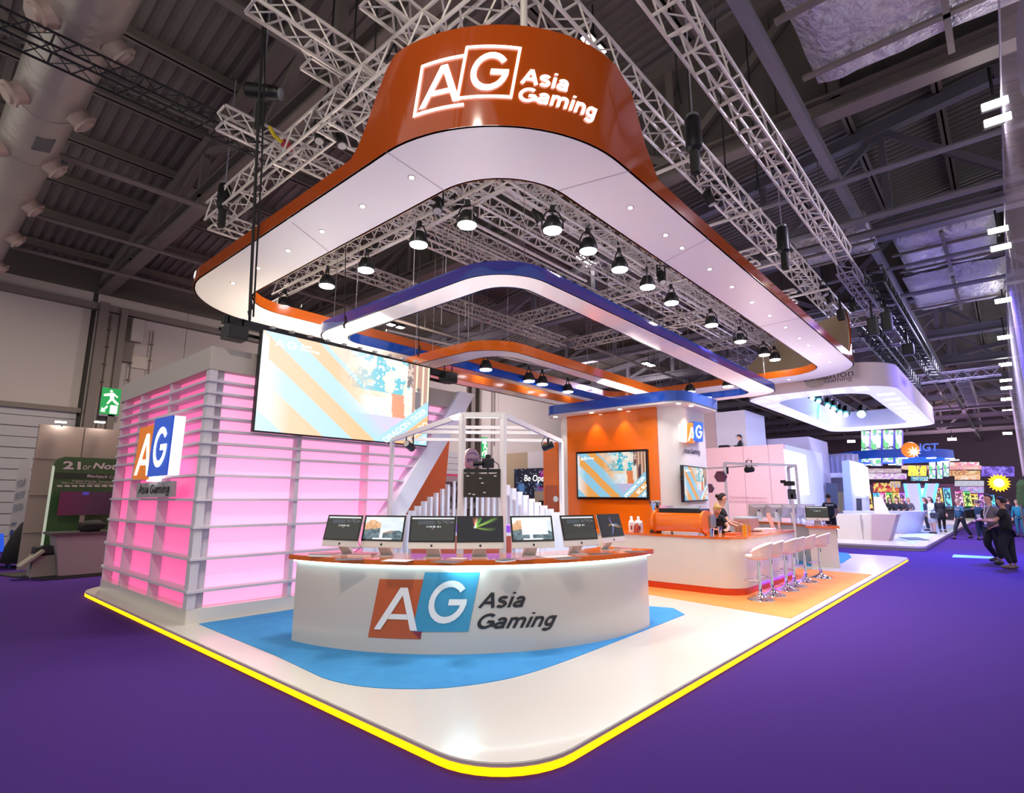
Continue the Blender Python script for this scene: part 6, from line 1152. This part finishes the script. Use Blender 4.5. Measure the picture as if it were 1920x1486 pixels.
for i, (x0, y0, x1, y1, X_, cs, lb) in enumerate(((1637, 905, 1686, 925, 50.5, ((.5, .02, .05), (.95, .2, .1), (1, .8, .2)), 'red sign with gold pattern above the slot machines'), (1669, 902, 1688, 914, 49.5, ((.9, .5, .1), (1, .9, .3), (.4, .4, .9)), 'small orange framed sign above the slot machines'), (1703, 873, 1737, 892, 52, ((.95, .75, .1), (1, .9, .2), (.1, .1, .15)), 'yellow and black SPIN sign hanging in the distance'), (1708, 893, 1740, 901, 52, ((.05, .3, .5), (.1, .5, .7), (.9, 1, 1)), 'teal strip sign below the yellow sign'), (1690, 872, 1840, 880, 66, ((.9, .35, .35), (.95, .5, .5), (1, .8, .6)), 'long coral light band in the distance'),
        (1780, 882, 1838, 892, 64, ((.75, .35, .1), (.9, .5, .2), (.95, .7, .4)), 'orange brown fascia with raised lettering'), (1790, 892, 1838, 899, 63, ((1, .45, .2), (1, .75, .5), (1, .9, .8)), 'glowing orange sign below the brown fascia'), (1780, 866, 1836, 880, 75, ((.5, .05, .1), (1, .3, .1), (1, .9, .8)), 'red glowing ceiling display far away'), (1840, 874, 1902, 893, 70, ((.06, .03, .4), (.25, .12, .9), (.3, .2, 1)), 'deep violet hanging banner near the sun sign'), (1628, 878, 1690, 886, 58, ((.6, .4, .5), (.7, .5, .6), (.8, .7, .8)), 'dull mauve fascia above the red slot sign'), (1628, 887, 1700, 898, 60, ((.9, .7, .95), (1, .9, 1), (.7, .3, .9)), 'white and violet glowing strip behind the slot machines'), (1790, 901, 1845, 911, 62, ((.6, .6, .75), (.65, .62, .75), (.5, .5, .6)), 'grey canopy edge far down the aisle'), (1800, 912, 1845, 924, 68, ((.5, .3, .7), (.8, .5, .95), (.3, .6, .9)), 'violet lit stand in the distance'))):
    q = plq(((x0, y0), (x1, y0), (x1, y1), (x0, y1)), x=X_); T = thing('hanging_sign', lb, 'sign', (q[0]+q[2])/2, 0, 'lit signs in the far hall'); m = MB(); m.slab([v+Vector((.02, 0, 0)) for v in q], (.4, 0, 0)); m.build('box', cab, T); picture('picture', fancy(*cs, i), 24, 8, q, T, pmat)
    if i == 2: text_on('caption', 'SPIN 4D', quadfn(*[v-Vector((.05, 0, 0)) for v in q]), glow('caption_yellow', 'ffd020', 1.2), T, .03)
    if i == 5: text_on('lettering', 'INTERACTIVE', quadfn(*plq(((1715, 882), (1812, 880), (1812, 890), (1715, 891)), x=62.5)), mat('letter_copper', 'b07850', .4, emit='a06040', es=.3), T, .01)
SN = thing('sun_sign', 'bright yellow sun shaped sign hanging over the far aisle', 'sign', un(1873, 905, x=60)); c = un(1873, 905, x=60); m = MB(); n = 36; m.slab([c+Vector((0, (.74 if k % 2 else .55)*cos(2*pi*k/n), (.74 if k % 2 else .55)*sin(2*pi*k/n))) for k in range(n)], (.1, 0, 0)); m.build('rays', glow('sun_yellow', 'ffb300', 1.2), SN); m = MB(); m.tube([c-Vector((.05, 0, 0)), c], .34, 20); m.build('centre', glow('sun_pale', 'ffe9a0', 1.6), SN)
# curved white display screens (two big crescents)
for i, (a, b, y0, y1, lb) in enumerate(((1700, 1722, 906, 960, 'left curved white screen with blue edges'), (1738, 1758, 906, 945, 'right curved white screen with blue edges'))):
    T = thing('curved_screen', lb, 'screen', un((a+b)/2, 930, x=46), 0, 'curved screens by the slot machines'); n = 10; L = []; Rr = []
    for k in range(n+1):
        v = k/n; bow = 7*sin(pi*v*.5); L.append(un(a-(bow if i else -bow*1.0)+ (0 if i else -4), y0+(y1-y0)*v, x=46)); Rr.append(un(b-(bow if i else -bow), y0+(y1-y0)*v, x=46))
    m = MB(); m.add(L+Rr, [(k, k+1, n+2+k, n+1+k) for k in range(n)]); o = m.build('screen', mat('crescent_white', 'c8c8dc', .4, emit='c8c8e8', es=.45), T); sd = o.modifiers.new('s', 'SOLIDIFY'); sd.thickness = .2
    for E_ in (L, Rr): m = MB(); m.tube(E_, .09, 6); m.build('edge_light', glow('edge_blue', '5aa0ff', 1.6), T)
m = MB(); q = plq(((1722, 915), (1737, 915), (1737, 962), (1722, 962)), x=49); m.slab(q, (.3, 0, 0)); tag(m.build('glowing_column', glow('column_white', 'dcecff', 1.0)), 'glowing white column between the two curved screens', 'column')
EW = MB(); EW.bb(100, -8, 0, 100.4, 26, 14); struct(EW.build('wall_right', mat('far_haze_tone', '5f5464', .9)))  # wall colour stands in for the haze of the far hall
FS = MB(); FS.bb(72, 2.2, 0, 73, 20, 3.2); tag(FS.build('exhibition_stand', mat('far_stand', '8a6a90', .7, noise=(.6, 'c08aa8', .1))), 'hazy mauve stands filling the far end of the hall', 'stand')
q = plq(((1898, 905), (1912, 900), (1925, 1010), (1900, 975)), x=40); q2 = [Vector((24, -1.35, 3.0)), Vector((70, -1.7, 3.0)), Vector((70, -1.7, 0)), Vector((24, -1.35, 0))]; m = MB(); m.slab(q2, (0, -.3, 0)); tag(m.build('exhibition_stand', mat('aisle_cream', 'b8a8b0', .7)), 'cream stand side wall along the right edge of the aisle', 'stand')
m = MB(); 
for i in range(60): a_, b_ = hsh(i, 1), hsh(i, 2); c = un(1912+8*a_, 905+40*b_, x=30); m.add([c+Vector((0, .12, 0)), c+Vector((.02, 0, .16)), c+Vector((0, -.12, .02)), c+Vector((-.02, 0, -.1))], [(0, 1, 2, 3)])
PLT = thing('leafy_plant', 'green leafy plant at the right edge above the aisle', 'plant', un(1915, 950, x=30)); m.build('foliage', mat('leaf_green', '4a6a3a', .6), PLT, recalc=False); m = MB(); c = un(1914, 945, x=30); m.tube([(c.x, c.y, 0), c], .04, 6); m.build('stem', steel_grey, PLT)
q = [un(x_, y_, z=.006) for x_, y_ in ((1785, 1044), (1788, 1039), (1863, 1043), (1862, 1047))]; m = MB(); m.prism([tuple(v[:2]) for v in q], .0, .006); tag(m.build('floor_sticker', mat('sticker_teal', '58c0c8', .5)), 'turquoise strip sticker on the purple aisle carpet', 'sticker')
light('far_stand_light', 'AREA', (24.5, 4.0, 4.9), 200, 'd8dcff', .5, (25.5, 4.4, 0)); light('far_stand_light', 'AREA', (31, 3.5, 4.9), 200, 'd4d6ff', .5, (31, 4, 0)); light('far_stand_light', 'AREA', (62, 3, 7), 380, 'e8b0e0', 3, (100, 6, 5)); light('far_stand_light', 'AREA', (80, 4, 8), 600, 'f0c8d8', 3, (100, 6, 5)); light('far_stand_light', 'AREA', (21.5, 8.3, 4.6), 260, 'ffdfe2', 1.0, (27, 11, 2)); light('aisle_violet_light', 'SPOT', (24, -.4, 8.3), 7000, '6a5cff', .4, (19, -.2, 0), 95, 1)  # added fill: the two aimed at the end wall, one at pink wall
# ================================================================ PEOPLE
SKIN = {'light': mat('skin_light', 'd9a48c', .5), 'mid': mat('skin_mid', 'b98468', .5), 'dark': mat('skin_dark', '9a6a50', .5)}
def person(loc, rz, lb, shirt='16161a', legs='1b1c22', hair='2a1c16', skin='light', H=1.75, pose=None, sleeve=.5, detail=False, skirt=None, long_hair=False, coat=False, shoe='2a2420', bun=False, bald=False, cap=None, seated_cut=None, bulk=1.0):
    T = thing('person', lb, 'person', loc, rz); k = H/1.75
    J = dict(pel=(0, 0, .95), wai=(0, 0, 1.10), che=(0, 0, 1.30), nb=(0, .01, 1.46), nk=(0, -.005, 1.53), hd=(0, -.02, 1.64), sl=(-.17, 0, 1.41), el=(-.23, .03, 1.14), wl=(-.24, -.04, .90), sr=(.17, 0, 1.41), er=(.23, .03, 1.14), wr=(.24, -.04, .90), hl=(-.09, 0, .90), kl=(-.10, -.02, .49), al=(-.10, .02, .09), hr=(.09, 0, .90), kr=(.10, -.02, .49), ar=(.10, .02, .09))
    if pose: J.update(pose)
    J = {n: Vector(v)*k for n, v in J.items()}; R = lambda r: r*k
    hx = (J['hd']-J['nk']).normalized(); fw_ = Vector((0, -1, 0)) if not pose or 'face' not in pose else Vector(pose['face']).normalized()
    # body: one continuous surface
    V = [J['pel'], J['wai'], J['che'], J['nb'], J['nk'], J['hd']-hx*.05*k+fw_*.02*k, J['hd']+hx*.03*k, J['hd']+hx*.09*k, J['sl'], J['el'], J['wl'], J['sr'], J['er'], J['wr'], J['hl'], J['kl'], J['al'], J['hr'], J['kr'], J['ar']]
    E_ = [(0, 1), (1, 2), (2, 3), (3, 4), (4, 5), (5, 6), (6, 7), (2, 8), (8, 9), (9, 10), (2, 11), (11, 12), (12, 13), (0, 14), (14, 15), (15, 16), (0, 17), (17, 18), (18, 19)]
    rad = [(.09, .065), (.10, .075), (.12, .085), .06, .052, (.068, .078), (.08, .09), (.055, .065), .05, .038, .026, .05, .038, .026, .06, .05, .036, .06, .05, .036]
    rad = [tuple(q*k for q in r) if isinstance(r, tuple) else r*k for r in rad]
    skin_mesh('body', V, E_, rad, SKIN[skin], T)
    # head shape over the neck: face with brow, nose, mouth and ears
    c = J['hd']+hx*.02*k; side = hx.cross(fw_).normalized(); m = MB(); m.ball((0, 0, 0), 1, 16, 12); vs = []
    for v in m.v:
        x, y, z = v.x*.076, v.y*.095, v.z*.118
        if z < 0: x *= 1-.28*min(1, -z/.11); y *= 1-.12*min(1, -z/.11)
        vs.append(c+(side*x-fw_*y+hx*z)*k)
    m.v = vs; nz = c+(fw_*.094-hx*.012)*k; m.add([nz+hx*.03*k-fw_*.006*k, nz-side*.014*k-hx*.012*k-fw_*.004*k, nz+side*.014*k-hx*.012*k-fw_*.004*k, nz+fw_*.02*k-hx*.008*k], [(0, 1, 3), (0, 3, 2), (1, 2, 3)])
    for s in (-1, 1): m.ball(c+side*s*.076*k, (.012*k, .012*k, .026*k), 6, 5)
    hd = m.build('head', SKIN[skin], T, smooth='all', world=False)
    if detail:
        m = MB()
        for s in (-1, 1): m.ball(c+(side*s*.03+fw_*.084+hx*.014)*k, .009*k, 8, 6)
        m.build('eye', mat('eye_dark', '1c1210', .2), hd, world=False); m = MB(); m.ball(c+(fw_*.086-hx*.05)*k, (.022*k, .008*k, .006*k), 8, 6); m.build('mouth', mat('lips', '9a5248', .5), hd, world=False)
    hm = mat('hair_'+hair, hair, .8, bump=(60, .4, .01))
    if cap is None or not bald:
        m = MB(); m.ball((0, 0, 0), 1, 16, 12); vs = []
        for v in m.v:
            fx = v.copy(); p = (side*fx.x*.084-fw_*fx.y*.1+hx*fx.z*.124)
            front = -fx.y
            if front > .35 and fx.z < .45: p *= .8
            if fx.z < -.35 and not long_hair: p *= .72
            vs.append(c+p*k-fw_*.006*k+hx*.008*k)
        m.v = vs; m.build('hair', hm, T, smooth='all', world=False)
        if long_hair: m = MB(); m.tube([c-fw_*.05*k+hx*.04*k, c-fw_*.075*k-hx*.08*k, c-fw_*.06*k-hx*.2*k, c-fw_*.05*k-hx*.26*k], [.075*k, .085*k, .07*k, .02*k], 10); m.build('hair', hm, T, smooth='all', world=False)
        if bun: m = MB(); m.ball(c-fw_*.11*k+hx*.06*k, .045*k, 10, 8); m.build('hair_bun', hm, T, smooth='all', world=False)
    cm = mat('cloth_'+shirt, shirt, .85, bump=(45, .3, .006)); lm = mat('cloth_'+legs, legs, .85, bump=(45, .3, .006))
    f_ = lambda a, b, t_: J[a]*(1-t_)+J[b]*t_
    b_ = bulk
    sv = [J['pel']-Vector((0, 0, .07*k)), J['wai'], J['che'], J['nb']-Vector((0, 0, .02*k)), J['sl'], J['el'] if sleeve > .4 else f_('sl', 'el', .6), J['sr'], J['er'] if sleeve > .4 else f_('sr', 'er', .6)]
    se = [(0, 1), (1, 2), (2, 3), (2, 4), (4, 5), (2, 6), (6, 7)]; sr = [(.155*b_, .12*b_), (.145*b_, .11*b_), (.165*b_, .122*b_), .075, .068*b_, .056*b_, .068*b_, .056*b_]
    if sleeve >= 1: sv += [f_('el', 'wl', .9), f_('er', 'wr', .9)]; se += [(5, 8), (7, 9)]; sr += [.04, .04]
    elif sleeve <= .5: sv[5] = f_('sl', 'el', .62); sv[7] = f_('sr', 'er', .62)
    skin_mesh('coat' if coat else 'shirt', sv, se, [tuple(q*k for q in r) if isinstance(r, tuple) else r*k for r in sr], cm, T)
    if coat: m = MB(); m.lathe([(.13*k, 1.14*k), (.17*k, .95*k), (.2*k, .62*k)], 16, (J['pel'].x, J['pel'].y, 0)); m.build('coat_skirt', cm, T, smooth='all', world=False)
    if skirt: m = MB(); m.lathe([(.15*k, 1.02*k), (.19*k, .8*k), (.2*k, .5*k)], 16, (J['pel'].x, J['pel'].y, 0)); m.build('skirt', mat('cloth_'+skirt, skirt, .8), T, smooth='all', world=False)
    if not seated_cut:
        tv_ = [J['pel']+Vector((0, 0, .07*k)), J['hl'], J['kl'], J['al']+Vector((0, 0, .03*k)), J['hr'], J['kr'], J['ar']+Vector((0, 0, .03*k))]
        if not skirt: skin_mesh('trousers', tv_, [(0, 1), (1, 2), (2, 3), (0, 4), (4, 5), (5, 6)], [(.15*k*b_, .12*k*b_), .105*k*b_, .078*k*b_, .058*k, .105*k*b_, .078*k*b_, .058*k], lm, T)
        sm = mat('shoe_'+shoe, shoe, .5)
        for a, kn in (('al', 'kl'), ('ar', 'kr')):
            p = J[a]; d = Vector((0, -1, 0)); up = Vector((0, 0, 1))
            if pose and 'foot_'+a in pose: d = Vector(pose['foot_'+a]).normalized(); up = Vector((0, 0, 1)) if abs(d.z) < .5 else Vector((0, 1, 0))
            m = MB(); m.ball((0, 0, 0), 1, 12, 8); sdd = d.cross(up).normalized(); up = sdd.cross(d); m.v = [p+d*(.075*k+v.y*.14*k)+sdd*v.x*.048*k+up*(max(v.z, -.75)*.055*k-.045*k) for v in m.v]; m.build('shoe', sm, T, smooth='all', world=False)
    for sd_, w_, e_ in ((-1, 'wl', 'el'), (1, 'wr', 'er')):
        d = (J[w_]-J[e_]).normalized(); ax = d.cross(Vector((1, 0, .01))).normalized(); ay = d.cross(ax); p = J[w_]; m = MB(); m.ball((0, 0, 0), 1, 10, 6); m.v = [p+d*(.045*k+v.z*.05*k)+ay*v.x*.04*k+ax*v.y*.018*k for v in m.v]
        for q in range(4): o = ay*(q-1.5)*.018*k; ln = (.07, .08, .075, .06)[q]*k; m.tube([p+d*.07*k+o, p+d*(.07*k+ln*.55)+o-ax*.006*k, p+d*(.07*k+ln)+o-ax*.024*k], [.0095*k, .009*k, .007*k], 6)
        m.tube([p+d*.02*k+ay*.03*k*sd_, p+d*.05*k+ay*.055*k*sd_, p+d*.085*k+ay*.06*k*sd_-ax*.01*k], [.012*k, .011*k, .008*k], 6); m.build('hand', SKIN[skin], T, smooth=60, world=False)
    return T, J
def gnd(a, b): p = un(a, b, z=0); p.z = 0; return p
def face_to(p, q): return atan2(q[1]-p[1], q[0]-p[0])+pi/2
# two men talking on the right
p1, p2 = gnd(1898, 1066), gnd(1872, 1057)
T, J = person(p1, face_to(p1, p1+Vector((.3, 1.3, 0))), 'person in black T-shirt and dark trousers, nearest at right', '121216', '17181e', '17120f', 'mid', 1.74, dict(er=(.30, -.12, 1.16), wr=(.22, -.42, 1.18), wl=(-.22, -.28, 1.02), el=(-.26, -.03, 1.14), kl=(-.12, -.0, .49), al=(-.14, .04, .09), kr=(.13, -.1, .5)), .5, True, shoe='6a5a50', bulk=1.3)
T, J = person(p2, face_to(p2, p2+Vector((-.6, .75, 0))), 'person in grey shirt with white lanyard holding a cup', '6f6a66', '15161c', '3a2a1e', 'light', 1.82, dict(er=(.27, .02, 1.14), wr=(.1, -.3, 1.13), el=(-.27, .0, 1.14), wl=(-.14, -.28, 1.10), kl=(-.13, -.12, .5), al=(-.30, .22, .12), kr=(.09, .0, .49)), .5, True, shoe='3a3230', bulk=1.18)
m = MB(); m.tube([(-.09, -.06, 1.5*1.04), (-.03, -.17, 1.25*1.04), (0, -.17, 1.12*1.04), (.03, -.17, 1.25*1.04), (.09, -.06, 1.5*1.04)], .01, 5); m.box((0, -.175, 1.1), (.09, .01, .12)); m.build('lanyard', print_white, T, world=False)
m = MB(); m.tube([(-.13, .06, 1.5), (-.15, -.13, 1.4), (-.16, -.12, 1.2), (-.17, .1, 1.05)], .02, 6); m.build('bag_strap', cloth_black, T, world=False)
w = T.matrix_world if False else parent_world(T); cpos = w @ (J['wr']+Vector((.0, -.1, .03))); cup(cpos, .045, .1, 'white paper cup held by the man in grey', print_white, 'cup', 'paper_cup', None)
# people beside the neighbouring stand
def pp(a, b, tgt, *r, **q): p = gnd(a, b); return person(p, face_to(p, p+Vector(tgt)), *r, **q)
pp(1806, 1011, (-1, 1, 0), 'blurred person in teal blue coat striding across the aisle', '24506c', '20242c', '8a7a72', 'light', 1.7, dict(kl=(-.1, -.2, .5), al=(-.1, -.28, .1), kr=(.1, .12, .5), ar=(.1, .34, .14), er=(.3, -.1, 1.2), wr=(.35, -.38, 1.3)), 1.0)
pp(1842, 1012, (1, .6, 0), 'blurred person in dark blue behind the grey shirted man', '26425c', '1c2a48', '5a4a4a', 'light', 1.66, dict(er=(.3, -.2, 1.3), wr=(.32, -.5, 1.35), kl=(-.1, -.15, .5)), 1.0)
def behind_desk(a, lb, *r, **q): p = un(a, 950, x=35.2+.4*hsh(a, 1)); p.z = .16; return person(p, -pi/2, lb, *r, **q)
def on_stand(a, b, tgt, *r, **q): p = un(a, b, z=.16); return person(p, face_to(p, p+Vector(tgt)), *r, **q)
T, J = on_stand(1752, 1000, (-.6, .8, 0), 'person in pale coat and headscarf with dark bag by the curved desk', 'b9c8dc', 'c9a890', '33313a', 'light', 1.62, dict(er=(.26, -.1, 1.15), wr=(.2, -.3, 1.12)), 1.0, skirt='c9bcb4', long_hair=True, coat=True, shoe='4a3428')
w = parent_world(T); hp_ = w @ Vector((.27, -.05, .82)); TB = thing('handbag', 'dark blue handbag carried by the woman in the pale coat', 'handbag', hp_); m = MB(); m.box(hp_, (.2, .34, .24)); m.build('body', mat('bag_navy', '1a2338', .5), TB, bevel=.03); m = MB(); m.tube([hp_+Vector((0, -.1, .12)), hp_+Vector((0, -.06, .3)), hp_+Vector((0, .06, .3)), hp_+Vector((0, .1, .12))], .012, 6); m.build('strap', mat('bag_navy'), TB)
on_stand(1768, 997, (-1, -.4, 0), 'person in long black coat with badge right of the pale coat', '18181e', '18181e', '2c1c18', 'light', 1.66, None, 1.0, long_hair=True, coat=True)
on_stand(1741, 995, (-.3, 1, 0), 'person with brown hair partly behind the pale coat', '2c3a50', '20222c', '5a4038', 'light', 1.6, None, 1.0, long_hair=True)
for a, lb, sc_, hc, lh in ((1670, 'person in black at the left end of the curved desk', '17171d', '1c1614', True), (1682, 'person in dark suit with blue lanyard behind the curved desk', '22242e', '3a2a22', False), (1692, 'brown haired person leaning at the curved desk', '3a3036', '6a4634', True), (1704, 'fair haired person in grey behind the curved desk', '5a5664', 'b08a60', True)):
    behind_desk(a, lb, sc_, '20222c', hc, 'light', 1.6, dict(er=(.26, -.12, 1.14), wr=(.14, -.3, 1.1)), 1.0, long_hair=lh)
T, J = on_stand(1562, 1019, (1, .2, 0), 'staff member in black uniform seen from behind, white lettering on back', '16202a', '12161c', '1c1512', 'mid', 1.7, dict(el=(-.27, .0, 1.15), wl=(-.2, -.2, 1.05)), .5)
text_on('back_lettering', 'SPORTS', quadfn((-.13, .135, 1.36), (.13, .135, 1.36), (.13, .135, 1.3), (-.13, .135, 1.3)), print_white, None, .01); o = [x for x in scn.objects if x.name.startswith('back_lettering')][-1]
o.parent = T; o.scale = (-1, 1, 1)
p = gnd(1916, 1006); person(p, face_to(p, p+Vector((-1, .3, 0))), 'person in turquoise jacket cut by the right edge', '1f7c92', '2c6a80', '8a8078', 'light', 1.66, None, 1.0)
for a, b, lb, c_ in ((1897, 985, 'distant person in dark clothes behind the black T-shirt man', '22222c'), (1891, 982, 'second distant person in dark clothes far down the aisle', '2c3440'), (1857, 975, 'distant person with white cap hair between the two men', '6a6a80')):
    p = gnd(a, b); person(p, 1.2, lb, c_, '20222c', '3a3030', 'light', 1.7, None, 1.0)
# man upstairs in cap
p = un(1388, 836, x=28.0); p.z -= 1.15; T, J = person(p, face_to(p, p+Vector((-.4, 1, 0))), 'person in dark jacket and cap on the upper floor of the pink stand', '1c2434', '1c2434', '241c1a', 'light', 1.7, dict(er=(.25, -.15, 1.15), wr=(.1, -.3, 1.2)), 1.0)
m = MB(); m.ball(J['hd']+Vector((0, 0, .07)), (.09, .1, .07), 12, 8); m.box(J['hd']+Vector((0, -.12, .06)), (.12, .1, .015)); m.build('cap', mat('cap_navy', '2a3248', .7), T, smooth=40, world=False)
m = MB(); q = p+Vector((-.1, .75, 1.05)); m.box(q, (.4, .5, .35)); tag(m.build('office_chair', cloth_black, bevel=.06), 'dark chair back beside the man in the cap upstairs', 'chair')
MF = MB(); MF.bb(27.3, 7.7, p.z-.1, 31.5, 16, p.z); MF.build('upper_floor', lv, NB)
# baristas
b1 = Vector((11.35, 4.62, P)); person(b1, face_to(b1, b1+Vector((-.9, -.75, 0))), 'blonde barista in black bending over the bar', '1a1a20', '17171c', 'c09a5c', 'light', 1.64, dict(wai=(0, -.02, 1.08), che=(0, -.14, 1.25), nb=(0, -.24, 1.38), nk=(0, -.29, 1.43), hd=(0, -.36, 1.50), face=(-.1, -.8, -.55), sl=(-.16, -.18, 1.34), sr=(.16, -.18, 1.34), el=(-.22, -.34, 1.12), wl=(-.12, -.56, 1.12), er=(.24, -.32, 1.14), wr=(.12, -.55, 1.12)), .5, True, bun=True)
b2 = Vector((12.15, 4.72, P)); person(b2, face_to(b2, b2+Vector((.5, -1, 0))), 'dark haired barista in black polo standing behind the bar', '1b1a20', '17171c', '2c1e18', 'light', 1.72, dict(er=(.3, -.1, 1.18), wr=(.32, -.36, 1.12), el=(-.26, -.1, 1.15), wl=(-.2, -.34, 1.05)), .5, True, bun=True)
